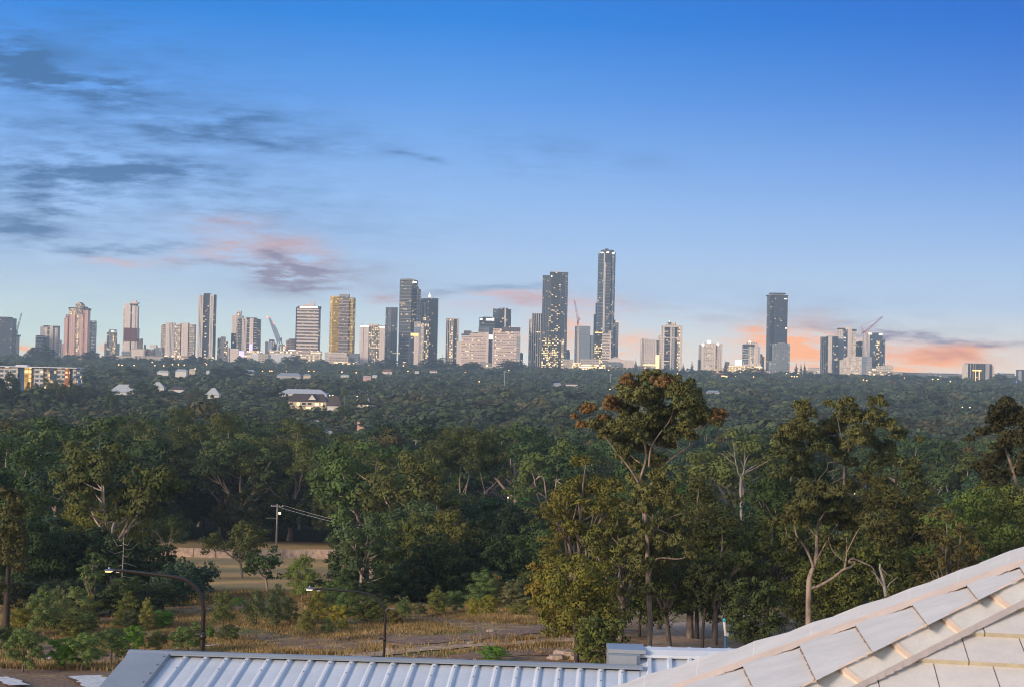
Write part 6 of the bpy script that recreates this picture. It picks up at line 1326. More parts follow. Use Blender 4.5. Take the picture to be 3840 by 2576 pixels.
# ------------------------------------------------------------------ field: shrubs, grass, strips, rocks
def z5(x, y): return x / 2.16, 1850 + y / 2.16
def z6(x, y): return 900 + x / 1.948, 1850 + y / 1.948
SH = []   # (zoom fn, x, ybase, ytop, width, key, tint, label)
for r_ in [
 (z5, 185, 1440, 1090, 240, 'bush0', GG, 'grey-green rounded bush at the bottom corner above the mulch'), (z5, 520, 1425, 1190, 190, 'bush1', BG, 'bright green low bush beside the corner of the metal roof'), (z5, 660, 1430, 1165, 220, 'bush2', (.065, .10, .035), 'green bush pressed against the bright green low one'),
 (z5, 900, 1380, 1110, 230, 'bush3', GG, 'olive-grey bush behind the metal roof corner'), (z5, 1080, 1300, 1090, 170, 'bush4', BG, 'fresh green bush sprouting behind the olive-grey bush'), (z5, 1520, 1290, 1085, 250, 'bush0', GG, 'grey-green bush at the foot of the first curved lamp'),
 (z5, 1025, 1085, 830, 190, 'sapling0', OL, 'dense olive sapling by the dry grass'), (z5, 1185, 1105, 868, 130, 'sapling1', (.11, .11, .04), 'pale olive sapling beside the dense one'), (z5, 1305, 1090, 970, 170, 'bush1', BG, 'bright green shrub in the dry grass'),
 (z5, 1803, 1200, 812, 170, 'lollipop0', (.06, .07, .028), 'lone lollipop sapling on a thin red stem past the first lamp'), (z5, 1850, 1200, 1095, 150, 'bush2', (.05, .065, .03), 'low dark bush at the foot of the lollipop sapling'), (z5, 610, 1060, 775, 260, 'sapling2', (.095, .105, .05), 'full willow-like grey-green bush in the left thicket'),
 (z5, 720, 1040, 830, 140, 'sapling3', YG, 'yellow-green sapling against the willow-like bush'), (z5, 350, 1170, 760, 230, 'sapling4', GG, 'tall grey-green sapling by the shaggy tree'), (z5, 470, 1120, 770, 150, 'sapling1', (.085, .09, .05), 'slimmer grey-green sapling next to the tall one'), (z5, 165, 1150, 950, 200, 'bush3', YG, 'yellow-green bush under the shaggy tree'),
 (z5, 1315, 915, 778, 110, 'sapling0', BG, 'bright green pointed sapling at the thicket edge'), (z5, 590, 1180, 1015, 220, 'bush4', OL, 'olive bush in front of the willow-like bush'), (z5, 690, 1130, 1000, 150, 'bush0', GR, 'small green bush by the dry grass slope'), (z5, 1270, 1285, 1130, 130, 'bush1', (.09, .10, .045), 'weedy pale bush near the lamp foot'),
 (z5, 1690, 1180, 1105, 80, 'bush2', BG, 'tiny green bush right behind the lamp post'), (z5, 60, 1260, 1100, 160, 'bush3', DK, 'dark bush at the picture edge'), (z5, 1500, 905, 870, 80, 'bush4', YG, 'small yellowish tuft bush on the far grass rim'), (z5, 1920, 905, 868, 100, 'bush0', BG, 'green tuft bush at the far end of the grass rim'),
 (z5, 1350, 910, 880, 100, 'bush2', OL, 'olive tuft under the bright green pointed sapling'), (z5, 1050, 1100, 970, 120, 'bush1', (.07, .075, .045), 'straggly grey bush between the two olive saplings'),
 (z6, 115, 1075, 735, 160, 'lollipop1', (.05, .062, .033), 'dark sapling with dropping skirts beyond the first lamp'), (z6, 265, 985, 675, 170, 'sapling3', (.055, .07, .04), 'full dark sapling next to the skirted one'), (z6, 565, 965, 695, 150, 'sapling2', (.12, .105, .026), 'golden-olive conical sapling beneath the second lamp head'), (z6, 480, 1095, 875, 130, 'lollipop0', (.085, .085, .03), 'olive sapling on a short stem in the dry grass'),
 (z6, 715, 965, 840, 125, 'bush2', (.20, .17, .03), 'round shrub covered with yellow blossom'), (z6, 635, 1085, 930, 90, 'lollipop1', GG, 'little grey-green sapling below the blossoming shrub'), (z6, 750, 1010, 940, 70, 'bush0', YG, 'tiny yellow-green bush beside the blossoming shrub'), (z6, 455, 790, 460, 190, 'sapling4', (.075, .095, .03), 'tall clumped green sapling in front of the lawn'),
 (z6, 690, 830, 640, 220, 'sapling0', GR, 'green bushy sapling behind the second lamp arm'), (z6, 780, 900, 700, 150, 'sapling1', (.045, .075, .03), 'dark bright-edged sapling behind the second lamp'), (z6, 1500, 770, 500, 225, 'sapling2', (.085, .115, .032), 'big egg-shaped bright green sapling at the edge of the central thicket'), (z6, 1440, 895, 690, 130, 'sapling3', OL, 'olive sapling in front of the egg-shaped one'),
 (z6, 1570, 880, 730, 130, 'bush3', (.06, .09, .04), 'green bush at the foot of the egg-shaped sapling'), (z6, 1770, 840, 575, 190, 'sapling4', GG, 'grey-green feathery sapling in the row of saplings'), (z6, 1880, 830, 620, 150, 'sapling0', BR, 'brown-tipped sapling in the row beside the feathery one'), (z6, 1810, 895, 760, 120, 'bush4', YG, 'yellow-green bush at the foot of the sapling row'), (z6, 2000, 850, 650, 190, 'sapling1', (.085, .085, .05), 'brownish sapling near the golden wattle'), (z6, 2060, 800, 600, 200, 'bush1', (.06, .095, .035), 'green mounded bush behind the sapling row'),
 (z6, 1700, 965, 780, 90, 'lollipop0', YG, 'thin yellow-green sapling on the dry slope'), (z6, 1855, 1225, 1142, 165, 'bush2', BG, 'clipped-looking bright green bush just above the roof ridge'), (z6, 1120, 775, 600, 250, 'bush0', (.05, .085, .035), 'wide green bush beneath the three-stemmed gum'), (z6, 1290, 770, 640, 160, 'bush3', (.045, .075, .03), 'green bush by the dark forest edge'), (z6, 1200, 970, 780, 110, 'lollipop1', GG, 'sparse grey sapling past the second lamp'), (z6, 1310, 900, 820, 90, 'bush4', (.07, .075, .045), 'grey-brown bush in the dry grass past the second lamp'),
 (z6, 900, 955, 760, 220, 'bush1', (.05, .058, .022), 'dark olive bush mass behind the second lamp post'), (z6, 1020, 960, 800, 130, 'bush2', (.06, .07, .025), 'olive bush touching the second lamp post'), (z6, 1140, 960, 870, 110, 'bush0', BR, 'dark brown bush at the grass edge'), (z6, 350, 960, 820, 130, 'bush3', (.085, .08, .04), 'brownish bush between the dark sapling and the golden one'), (z6, 1920, 700, 550, 120, 'sapling3', BG, 'bright sapling tip against the black thicket'), (z6, 1215, 600, 480, 200, 'bush4', (.04, .06, .025), 'dark green bush before the dense trunks'),
 (z6, 2040, 900, 830, 120, 'bush1', (.10, .09, .03), 'olive tuft near the foot of the golden wattle'), (z6, 370, 650, 560, 60, 'bush2', OL, 'small olive bush on the lawn slope'),
]: SH.append(r_)
sr = random.Random(12)
for fn, x, yb, yt, w, key, tn, lb in SH:
    bx, by = fn(x, yb); _, ty = fn(x, yt); sc = 2.16 if fn is z5 else 1.948
    px_tree(key, bx, by, ty - 14, w / sc * 1.42, jit((tn[0] * 2.0, tn[1] * 2.1, tn[2] * 1.5), sr, .08), lb, name='sapling' if key[0] in 'sl' else 'shrub', cat='sapling' if key[0] in 'sl' else 'shrub')
# low shrubs that close the foot of the forest
edge = random.Random(31); ei = 0
for x in range(40, 2300, 62):
    xx = x + edge.uniform(-22, 22)
    if 690 < xx < 1240: continue
    yy_ = (2300 if xx < 640 else 2262) + edge.uniform(-12, 14); h = edge.uniform(85, 165)
    ei += 1
    px_tree(f'bush{edge.randrange(5)}', xx, yy_, yy_ - h, edge.uniform(150, 240), jit(tuple(q * 1.35 for q in edge.choice((DK, DK, GR, BLU, GR, OL))), edge, .2),
            f'undergrowth shrub at the dark forest foot, {ORD[ei - 1]} along from the shaggy tree', name='shrub', cat='shrub', group='undergrowth along the forest foot')
M['grass'] = foliage('dry_grass', .25, .5, attr=True)
def grass():
    rng = np.random.default_rng(5); pts = []
    n = 170000
    y = 86 + (152 - 86) * rng.random(n) ** 1.25; x = y * rng.uniform(-.385, .075, n); z = gz(x, y)
    def nz(a, b): return np.sin(a * .23 + 1.1) * np.sin(b * .31 + .4) + .6 * np.sin(a * .61 + b * .37) + .5 * np.sin(a * .11 - b * .19 + 2)
    v = nz(x, y); keep = rng.random(n) < np.clip(.45 + .5 * v, .04, 1)
    bare = np.zeros(n, bool)
    for o in SC.objects:
        if o.name.startswith(('dirt_track', 'mulch_bank')):
            c = np.array([q.co for q in o.data.vertices]); s = c[::3]
            for q in s: bare |= (x - q[0]) ** 2 + (y - q[1]) ** 2 < (1.3 if 'track' in o.name else 1.6) ** 2
    keep &= ~(bare & (rng.random(n) < .93)); keep &= ~((y < 97) & (rng.random(n) < .75))
    x, y, z, v = x[keep], y[keep], z[keep], v[keep]; m = len(x)
    h = rng.uniform(.14, .42, m) * np.clip(.8 + .35 * v, .5, 1.3); out = []; cs = []
    pal = np.array([(.36, .25, .115), (.31, .21, .09), (.41, .30, .14), (.20, .20, .07), (.26, .165, .075)])
    pc = pal[rng.choice(5, m, p=[.34, .26, .18, .12, .10])] * rng.uniform(.85, 1.1, m)[:, None]
    for k in range(4):
        a = rng.uniform(0, 6.28, m); w = rng.uniform(.025, .055, m); ln = rng.normal(0, .16, (2, m)) * h
        dx, dy = np.cos(a) * w, np.sin(a) * w; ox, oy = rng.normal(0, .18, (2, m))
        V = np.empty((m, 3, 3))
        V[:, 0] = np.stack([x + ox - dx, y + oy - dy, z - .02], 1); V[:, 1] = np.stack([x + ox + dx, y + oy + dy, z - .02], 1); V[:, 2] = np.stack([x + ox + ln[0], y + oy + ln[1], z + h * rng.uniform(.7, 1.1, m)], 1)
        out.append(V.reshape(-1, 3)); cs.append(np.repeat(np.hstack([pc, np.ones((m, 1))]), 3, 0))
    V = np.concatenate(out); C_ = np.concatenate(cs)
    me = quad_mesh('dry_grass', V, M['grass'], nv=3)
    at = me.color_attributes.new('tint', 'FLOAT_COLOR', 'POINT'); at.data.foreach_set('color', C_.astype(np.float32).ravel())
    tag(link('dry_grass', me), kind='stuff')
grass()
M['cloth'] = plain('white_erosion_cloth', (.66, .64, .62), .8, var=.3, scale=4, bump=.6)
for ln, w, lb in [([(-20, 2492), (15, 2491), (40, 2488)], .4, 'short white cloth strip at the bottom corner edge'), ([(133, 2480), (165, 2475), (197, 2473)], .7, 'ragged white cloth strip below the grey-green corner bush'), ([(-10, 2546), (30, 2556), (70, 2576)], 1.0, 'long white cloth strip curving out of the bottom corner'),
                  ([(312, 2540), (345, 2552), (372, 2568), (385, 2590)], 1.8, 'crumpled white cloth lying by the metal roof corner'), ([(775, 2427), (815, 2421), (838, 2417)], .45, 'thin white cloth strip below the lollipop sapling'), ([(612, 2443), (650, 2440)], .3, 'tiny white cloth scrap left of the lamp foot')]:
    o = ground_strip('cloth_strip', ln, w, M['cloth'], .14, None); tag(o, lb, 'cloth strip', 'white erosion cloth strips'); o.data.update()
M['rock'] = plain('pale_rock', (.36, .28, .23), .9, var=.35, scale=3, bump=.5)
rk_ = random.Random(3)
for x, y, s, lb in [(2130, 2462, 1.1, 'big orange-brown rock under the golden wattle'), (2085, 2470, .7, 'smaller brown rock next to the big one'), (2165, 2472, .6, 'brown rock nearest the trunk of the olive shrubby tree'), (1450, 2436, .35, 'small pale stone by the foot of the second lamp'), (1147, 2454, .3, 'small white stone beside the track start'), (1766, 2412, .3, 'white stone on the green verge'), (1985, 2323, .4, 'pale boulder on the dry slope'), (1300, 2232 + 160, .3, 'white rubbish scrap in the dry grass under the blossoming shrub'), (1838, 2368, .45, 'pinkish stone on the mulch bank'), (1460, 2290, .6, 'flat pale boulder in dry grass past the second lamp')]:
    p = G(x, y); mb = MB(); n = 9; ring = []
    for j in range(5):
        zz_ = -.3 + .9 * j / 4; rr_ = math.sqrt(max(.03, 1 - (zz_ - .1) ** 2 * 1.5))
        ring.append([(math.cos(6.283 * i / n) * rr_ * s * rk_.uniform(.7, 1.1), math.sin(6.283 * i / n) * rr_ * s * .8 * rk_.uniform(.7, 1.1), zz_ * s * .7 + rk_.uniform(-.05, .05) * s) for i in range(n)])
    for j in range(4):
        for i in range(n): mb.poly([ring[j][i], ring[j][(i + 1) % n], ring[j + 1][(i + 1) % n], ring[j + 1][i]], M['rock'])
    mb.poly(ring[4], M['rock']); o = mb.build('rock', None, p); tag(o, lb, 'rock', 'rocks on the slope')

# ------------------------------------------------------------------ fence, pole, wires
M['paling'] = plain('weathered_paling', (.58, .43, .35), .85, var=.35, scale=1.5); M['timber'] = plain('grey_timber', (.30, .27, .25), .85, var=.3)
A_, B_ = G(560, 2080), G(1300, 2096)
fr_ = empty('paling_fence', A_, 'long weathered timber paling fence beyond the dry lawn', 'fence'); dv = B_ - A_; Lf = math.hypot(dv.x, dv.y)
ux, uy = dv.x / Lf, dv.y / Lf; rr = random.Random(2)
def fz(t): return float(gz(A_.x + ux * t, A_.y + uy * t)) - A_.z
mb = MB(); t = 0.0
while t < Lf:
    z0 = fz(t); h = 1.62 + rr.uniform(-.03, .03); w = .11
    a, b = (ux * t, uy * t), (ux * (t + w), uy * (t + w)); o = (-uy * .02, ux * .02)
    mb.prism([a, b, (b[0] + o[0], b[1] + o[1]), (a[0] + o[0], a[1] + o[1])], z0 - .02, z0 + h, M['paling'], bottom=True); t += .128
mb.build('palings', fr_)
for hz in (.35, 1.3):
    mb = MB(); mb.tube([(ux * t - uy * .06, uy * t + ux * .06, fz(t) + hz) for t in np.linspace(0, Lf, 12)], .05, M['timber'], 4); mb.build('rail', fr_)
t = 0.0
while t < Lf:
    mb = MB(); mb.tube([(ux * t + uy * .05, uy * t - ux * .05, fz(t) - .2), (ux * t + uy * .05, uy * t - ux * .05, fz(t) + 1.72)], .05, M['timber'], 5); mb.build('post', fr_); t += 4.2
def util_pole(x, yb, yt, d, label, lamp=False):
    u, v = ray(x, yt); p = Vector((u * d, d, float(gz(u * d, d)))); h = v * d - p.z; root = empty('utility_pole', p, label, 'utility pole')
    mb = MB(); mb.tube([(0, 0, -.5), (0, 0, h)], [.2, .14], M['timber'], 8); mb.build('pole', root)
    mb = MB(); mb.box(-1.2, 1.2, -.2, -.1, h - .55, h - .43, M['timber']); mb.build('crossarm', root)
    for s in (-1.05, -.4, .4, 1.05):
        mb = MB(); mb.tube([(s, -.15, h - .43), (s, -.15, h - .2)], .05, frame_w, 6); mb.build('insulator', root)
    if lamp:
        mb = MB(); mb.box(-2.1, 0, -.08, 0, h - 2.75, h - 2.67, M['timber']); mb.tube([(0, -.1, h - 1.7), (.5, -.3, h - 1.5)], .04, steel_g, 5); mb.build('bracket', root)
        mb = MB(); mb.ball((.55, -.35, h - 1.75), .26, lampW, 8, 6); mb.build('lamp_head', root)
    return p, h
p1, h1 = util_pole(1040, 2062, 1888, 268, 'grey timber power pole with a lit lamp and one sidearm behind the paling fence', True)
p2, h2 = util_pole(2180, 2200, 2066, 190, 'power pole mostly hidden behind the golden-brown gum')
for k, s in enumerate((-1.05, 1.05)):
    mb = MB(); a = p1 + Vector((s, -.15, h1 - .2)); b = p2 + Vector((s, -.15, h2 - .2))
    mb.tube([a.lerp(b, t) - Vector((0, 0, 1.6 * 4 * t * (1 - t))) for t in np.linspace(0, 1, 14)], .045, M['timber'] if k else steel_g, 4)
    o = mb.build('power_line'); tag(o, ('sagging grey power line, the upper of the two from the timber pole', 'second power line running just under the upper one')[k], 'power line')
red_sig = plain('red_signal_glow', (.7, .1, .03), .5, emit=(1, .12, .03), estr=2.6)
p = P(538, 1899, 268); p.z = float(gz(p.x, p.y)); h = P(538, 1899, 268).z - p.z
root = empty('signal_post', p, 'post with a glowing red-orange light and white louvres among the forest trunks', 'signal')
mb = MB(); mb.tube([(0, 0, -.3), (0, 0, h)], .09, steel_g, 6); mb.build('post', root)
mb = MB(); mb.ball((-.1, -.2, h), .5, red_sig, 8, 6, .8); mb.ball((.35, -.2, h - .2), .3, red_sig, 8, 6, .8); mb.build('signal_light', root)
mb = MB()
for i in range(4): mb.box(.5, .95, -.2, -.1, h - 1.2 + i * .25, h - 1.05 + i * .25, frame_w)
mb.build('louvre', root)
clear(528, 552, 1918, 260)

# ------------------------------------------------------------------ curved street lamps
M['pole'] = plain('dark_bronze_pole', (.035, .028, .026), .35, metal=.4); M['head'] = plain('lamp_head_grey', (.11, .125, .16), .45, metal=.2)
lensY = plain('lit_lamp_lens', (.9, .7, .3), .4, emit=(1, .66, .18), estr=1.4); lensW = plain('pale_lamp_lens', (.8, .72, .6), .4, emit=(1, .85, .65), estr=.5); sens = plain('photocell_white', (.35, .37, .42), .4)
def curved_lamp(D, pts, rad, label, lens, band_y=None):
    b = P(pts[0][0], pts[0][1], D); b.z = float(gz(b.x, D)); b.x -= .25
    root = empty('curved_street_lamp', b, label, 'street lamp', 'curved street lamps by the field'); L = lambda x, y, dy=0: P(x, y, D) - b + Vector((0, dy, 0))
    P3 = [Vector((0, 0, -.3))] + [L(*q) for q in pts]; n = len(P3); fine = []
    for i in range(n - 1):
        a0, a1, a2, a3 = P3[max(i - 1, 0)], P3[i], P3[i + 1], P3[min(i + 2, n - 1)]
        for k in range(5):
            t = k / 5; fine.append(.5 * ((2 * a1) + (a2 - a0) * t + (2 * a0 - 5 * a1 + 4 * a2 - a3) * t * t + (3 * a1 - a0 - 3 * a2 + a3) * t ** 3))
    fine.append(P3[-1]); m = len(fine)
    mb = MB(); mb.tube(fine, [rad * (1.15 - .4 * i / m) for i in range(m)], M['pole'], 10); mb.build('pole', root)
    e = P3[-1]; mp = D / F
    mb = MB()                                   # flattened lamp head
    w, th = 21 * mp, 5.5 * mp
    prof = [(-1.0, .12), (-.85, .55), (-.3, .95), (.3, 1.0), (.8, .8), (1.1, .35)]
    rings = [[(e.x - w * .6 + q * w, e.y + math.cos(a) * .13 * s, e.z + math.sin(a) * th * s * (1 if math.sin(a) > 0 else .55)) for a in [6.283 * k / 10 for k in range(10)]] for q, s in prof]
    for r1, r2 in zip(rings, rings[1:]):
        for k in range(10): mb.poly([r1[k], r1[(k + 1) % 10], r2[(k + 1) % 10], r2[k]], M['head'], smooth=True)
    mb.poly(rings[0][::-1], M['head']); mb.poly(rings[-1], M['head']); hd = mb.build('lamp_head', root)
    mb = MB(); mb.box(e.x - w * 1.25, e.x - w * .2, e.y - .1, e.y + .1, e.z - th * 1.05, e.z - th * .5, lens); mb.build('lens', hd)
    mb = MB(); mb.tube([(e.x - w * .7, e.y, e.z + th * .8), (e.x - w * .7, e.y, e.z + th * 1.9)], .035, sens, 8); mb.build('photocell', hd)
    mb = MB(); mb.box(e.x + w * .6, e.x + w * 1.2, e.y - .05, e.y + .05, e.z - th * 1.5, e.z - th * .9, sens); mb.build('sensor_box', root)
    if band_y:
        q = L(*band_y); mb = MB(); mb.tube([q - Vector((0, 0, .08)), q + Vector((0, 0, .08))], rad * 1.5, M['pole'], 10); mb.build('collar', root)
        mb = MB(); mb.box(q.x - .26, q.x - .06, q.y - .03, q.y + .03, q.z - .03, q.z + .05, M['pole']); mb.build('bracket', root)
curved_lamp(43, [(757, 2456), (761, 2360), (763, 2290), (757, 2249), (741, 2213), (713, 2183), (671, 2165), (600, 2155), (520, 2145), (463, 2139), (424, 2137)], .062, 'nearer curved street lamp, its head glowing yellow in front of the dark thicket', lensY, (761, 2385))
curved_lamp(66, [(1438, 2470), (1442, 2394), (1445, 2325), (1440, 2287), (1421, 2256), (1393, 2232), (1350, 2219), (1290, 2214), (1230, 2209), (1190, 2207), (1176, 2206)], .056, 'farther curved street lamp with a pale lens, above the dry grass', lensW, (1443, 2394))

# ------------------------------------------------------------------ blue and white pole, floodlights
D = 40; b = P(2720, 2445, D); g = float(gz(b.x, D)); root = empty('marker_pole', (b.x, D, g), 'blue and white pole with a glowing teal cap, behind the metal roof', 'pole')
bluep = plain('blue_pole_paint', (.03, .09, .18), .5); whp = plain('white_pole_paint', (.46, .43, .39), .5); teal = plain('teal_cap', (.02, .28, .40), .3, emit=(.03, .35, .5), estr=.12)
L = lambda x, y: P(x, y, D) - Vector((b.x, D, g))
mb = MB(); q = L(2721, 2382); mb.tube([(0, 0, -.3), q], .034, bluep, 10); mb.build('shaft', root)
mb = MB(); q2 = L(2716, 2329); mb.tube([q, q + Vector((0, 0, .01)), L(2718, 2350), q2], [.038, .04, .04, .038], whp, 10); mb.build('sleeve', root)
mb = MB(); q3 = L(2715.5, 2318); mb.tube([q2, q3], [.042, .04], teal, 10); mb.build('cap', root)
mb = MB(); q4 = L(2723, 2376); mb.box(q4.x - .02, q4.x + .06, -.07, -.02, q4.z - .05, q4.z + .05, steel_g); mb.build('clip', root)

# ------------------------------------------------------------------ grey metal roof next door
def metal_mat(name, col):
    m, t, bs = mat_new(name); co = t.new('ShaderNodeTexCoord').outputs['Object']
    n = t.noise(co, 2.2, 4, .6); n2 = t.noise(co, 40, 2, .5)
    t.l.new(t.vmath('SCALE', col, scale=t.math('MULTIPLY', t.mapr(n, .3, .7, .9, 1.07), t.mapr(n2, .3, .7, .97, 1.03))), bs.inputs['Base Color'])
    bs.inputs['Roughness'].default_value = .38; bs.inputs['Metallic'].default_value = .0; bs.inputs['Specular IOR Level'].default_value = .5
    return m
M['sheet'] = metal_mat('pale_blue_grey_sheet', (.55, .60, .67)); M['flash'] = metal_mat('grey_flashing', (.24, .28, .33)); M['screw'] = plain('screw_head', (.12, .13, .15), .4)
uvp = ray(2350, 300); up_ = Vector((uvp[0], 1, uvp[1])).normalized(); dn_ = -up_
R0, R1 = P(490, 2454, 14.0), P(2398, 2512, 14.0); R1.y = 14.0
rd = (R1 - R0).normalized(); nrm = rd.cross(up_).normalized(); nrm = nrm if nrm.z > 0 else -nrm
hb = R0 + rd * 2.5
root = empty('metal_roofed_house', (hb.x, hb.y - 2.0, float(gz(hb.x, hb.y))), 'neighbouring house with a pale ribbed metal roof and grey ridge flashing', 'house'); org = root.location.copy()
def at(s, t, h=0.0): return R0 + rd * s + dn_ * t + nrm * h - org       # s along ridge, t down the slope
pitch = 77.5 * 14 / F; s0 = (640 - 490) * 14 / F; s1 = (R1 - R0).length; LEN = 6.0
def rib_sheet(name, s_a, s_b, t0, t1, lift, parent):
    mb = MB(); prof = []; s = s_a; hh = .026
    rib0 = s_a + .16
    prof.append((s_a, 0)); c = rib0
    while c < s_b - .03:
        prof += [(c - .036, 0), (c - .022, hh * .75), (c - .01, hh), (c + .01, hh), (c + .022, hh * .75), (c + .036, 0)]
        if c + pitch < s_b: prof += [(c + pitch * .38, .003), (c + pitch * .62, .003)]
        c += pitch
    prof.append((s_b, 0))
    for (a, ha), (b_, hb_) in zip(prof, prof[1:]): mb.poly([at(a, t1, ha + lift), at(b_, t1, hb_ + lift), at(b_, t0, hb_ + lift), at(a, t0, ha + lift)], M['sheet'])
    return mb.build(name, parent)
sh = rib_sheet('roof_sheet', s0, s1, .02, LEN, 0.0, root)
mb = MB(); c = s0 + .16; k = 0
while c < s1 - .05:
    for tt in (.13, .34):
        if k % 2 == 0 or tt < .2:
            q = at(c, tt, .031); mb.tube([q, q + nrm * .006], .007, M['screw'], 6)
    c += pitch; k += 1
                                           # ridge flashing: sloping lip over the ribs and a roll on top
prof = [(.055, .030), (.053, .040), (.01, .050), (-.03, .046), (-.10, .0), (-.11, -.06)]
for (t0, h0), (t1, h1_) in zip(prof, prof[1:]):
    mb.poly([at(-.02, t0, h0), at(s1 + .03, t0, h0), at(s1 + .03, t1, h1_), at(-.02, t1, h1_)], M['flash'])
mb.build('ridge_flashing', root)
mb = MB(); w = s0                                      # broad barge flashing at the end
mb.poly([at(0, LEN, .045), at(w, LEN, .045), at(w, .0, .045), at(0, 0, .045)], M['flash']); mb.poly([at(w, LEN, .045), at(w + .012, LEN, .0), at(w + .012, 0, .0), at(w, 0, .045)], M['flash'])
mb.poly([at(0, 0, .045), at(0, 0, -.3), at(0, LEN, -.3), at(0, LEN, .045)], M['flash']); 
for i in range(16):
    q = at(w - .03, .12 + i * .2, .046); mb.tube([q, q + nrm * .008], .009, M['screw'], 6)
mb.build('barge_flashing', root)
mb = MB(); e0, e1 = at(.25, .4, -.05), at(s1 - .2, .4, -.05)
zb_ = -1.0
mb.box(e0.x, e1.x, at(0, LEN - .6).y, at(0, .2).y, zb_, at(0, LEN - .3).z - .05, wallm['grey']); mb.build('wall', root)
# stepped-up section behind, its ribs running over a rolled ridge
R2a, R2b = P(2398, 2468, 14.3), P(3000, 2481, 14.3)
so, to_ = R0.copy(), rd.copy()
sB = empty('metal_roof_annex', (R2a.x + 1.2, 13.0, float(gz(R2a.x, 13))), 'raised annex roof of ribbed white metal with a rolled ridge beside the tiled roof', 'house'); org2 = sB.location.copy()
rd2 = (R2b - R2a).normalized(); up2 = Vector((ray(2380, 300)[0], 1, ray(2380, 300)[1])).normalized()
n2_ = rd2.cross(up2).normalized(); n2_ = n2_ if n2_.z > 0 else -n2_
at2 = lambda s, t, h=0.0: R2a + rd2 * s - up2 * t + n2_ * h - org2
mb = MB(); c = .0; prof = [(0, 0)]; c = .10
while c < 1.55: prof += [(c - .03, 0), (c - .016, .032), (c + .016, .032), (c + .03, 0)]; c += pitch
prof.append((1.6, 0))
for (a, ha), (b_, hb_) in zip(prof, prof[1:]):
    mb.poly([at2(a, 5, ha), at2(b_, 5, hb_), at2(b_, 0, hb_), at2(a, 0, ha)], M['sheet'])
    for (ta, la), (tb, lb2) in zip([(0, 0), (-.05, .025), (-.13, .045), (-.2, .03), (-.5, -.12)], [(-.05, .025), (-.13, .045), (-.2, .03), (-.5, -.12), (-.9, -.3)]):
        mb.poly([at2(a, ta, ha * .8 + la), at2(b_, ta, hb_ * .8 + la), at2(b_, tb, hb_ * .8 + lb2), at2(a, tb, ha * .8 + lb2)], M['sheet'])
mb.build('roof_sheet', sB)
mb = MB(); pr = [(.03, .034), (.02, .06), (-.06, .085), (-.15, .08), (-.17, .04)]
for (ta, ha), (tb, hb_) in zip(pr, pr[1:]): mb.poly([at2(-.02, ta, ha - .012), at2(1.6, ta, ha - .012), at2(1.6, tb, hb_ - .012), at2(-.02, tb, hb_ - .012)], M['sheet'])
mb.build('ridge_roll', sB)
mb = MB()                                              # grey end flashing, a rounded box
a, b_ = P(2284, 2440, 14.15) - org2, P(2402, 2440, 14.15) - org2
zt, zl = (P(2284, 2455, 14.1) - org2).z, (P(2284, 2513, 14.0) - org2).z
ft = [(a.x, -0.0 + a.y), (b_.x - .04, a.y - .03), (b_.x, a.y + .01), (b_.x, a.y + .35), (a.x, a.y + .35)]
mb.prism(ft, zl - .05, zt - .01, M['flash'], bottom=True); mb.prism([(a.x, a.y + .1), (b_.x + .06, a.y + .07), (b_.x + .06, a.y + .4), (a.x, a.y + .4)], zt - .008, (P(2284, 2436, 14.2) - org2).z, M['flash'], bottom=True); mb.build('end_flashing', sB)
mb = MB(); q0, q1 = at2(.1, .5), at2(1.6, .5); mb.box(q0.x, q1.x, at2(0, 4.5).y, at2(0, .1).y, -1, at2(0, 4.8).z - .1, wallm['grey']); mb.build('wall', sB)
D = 15.5; b = P(2560, 2446, D); root = empty('twin_floodlight', b, 'little twin floodlight on a bracket behind the annex ridge', 'light')
mb = MB(); mb.tube([(0, 0, -.6), (0, 0, .02)], .012, steel_g, 6); mb.box(-.06, .06, -.01, .01, .0, .012, steel_g); mb.build('bracket', root)
for s in (-.034, .034):
    mb = MB(); mb.prism([(s - .024, -.03), (s + .024, -.03), (s + .018, .02), (s - .018, .02)], .015, .055, frame_w, bottom=True); mb.build('lamp_head', root)

# ------------------------------------------------------------------ tiled hip roof close by
def tile_mat(name, col, var=.08, rough=.75, streak=0.0):
    m, t, bs = mat_new(name); co = t.new('ShaderNodeTexCoord').outputs['Object']
    n = t.noise(co, 3.5, 6, .72); n2 = t.noise(co, 60, 3, .6)
    t.l.new(t.vmath('SCALE', col, scale=t.math('MULTIPLY', t.mapr(n, .3, .7, 1 - var, 1 + var), t.mapr(n2, .3, .7, .96, 1.04))), bs.inputs['Base Color'])
    bs.inputs['Roughness'].default_value = rough
    bp = t.new('ShaderNodeBump'); bp.inputs['Strength'].default_value = .25; bp.inputs['Distance'].default_value = .004
    t.l.new(n2, bp.inputs['Height']); t.l.new(bp.outputs[0], bs.inputs['Normal'])
    return m
M['tile'] = tile_mat('pale_concrete_tile', (.63, .595, .55), .12); M['cap'] = tile_mat('pale_cap_tile', (.70, .66, .60), .10); M['flange'] = tile_mat('grey_cap_flange', (.64, .62, .57), .10); M['mortar'] = tile_mat('cream_mortar', (.74, .57, .44), .12); M['lap_shade'] = tile_mat('painted_lap_shade', (.27, .19, .13), .3); M['bed'] = tile_mat('grey_mortar_bed', (.46, .40, .37), .15)
M['butt'] = plain('butt_edge', (.42, .38, .29), .9, var=.2, scale=9); M['joint'] = plain('dark_tile_joint', (.28, .22, .17), .9, var=.3, scale=9)
z9 = lambda x, y: (2900 + .40205 * x, 2030 + .40205 * y)
TA, TN, TF = P(4060, 2053, 7.9), P(3061, 2541, 6.84), P(2600, 2517, 8.64)      # top of the hip, points on its near and far ridge
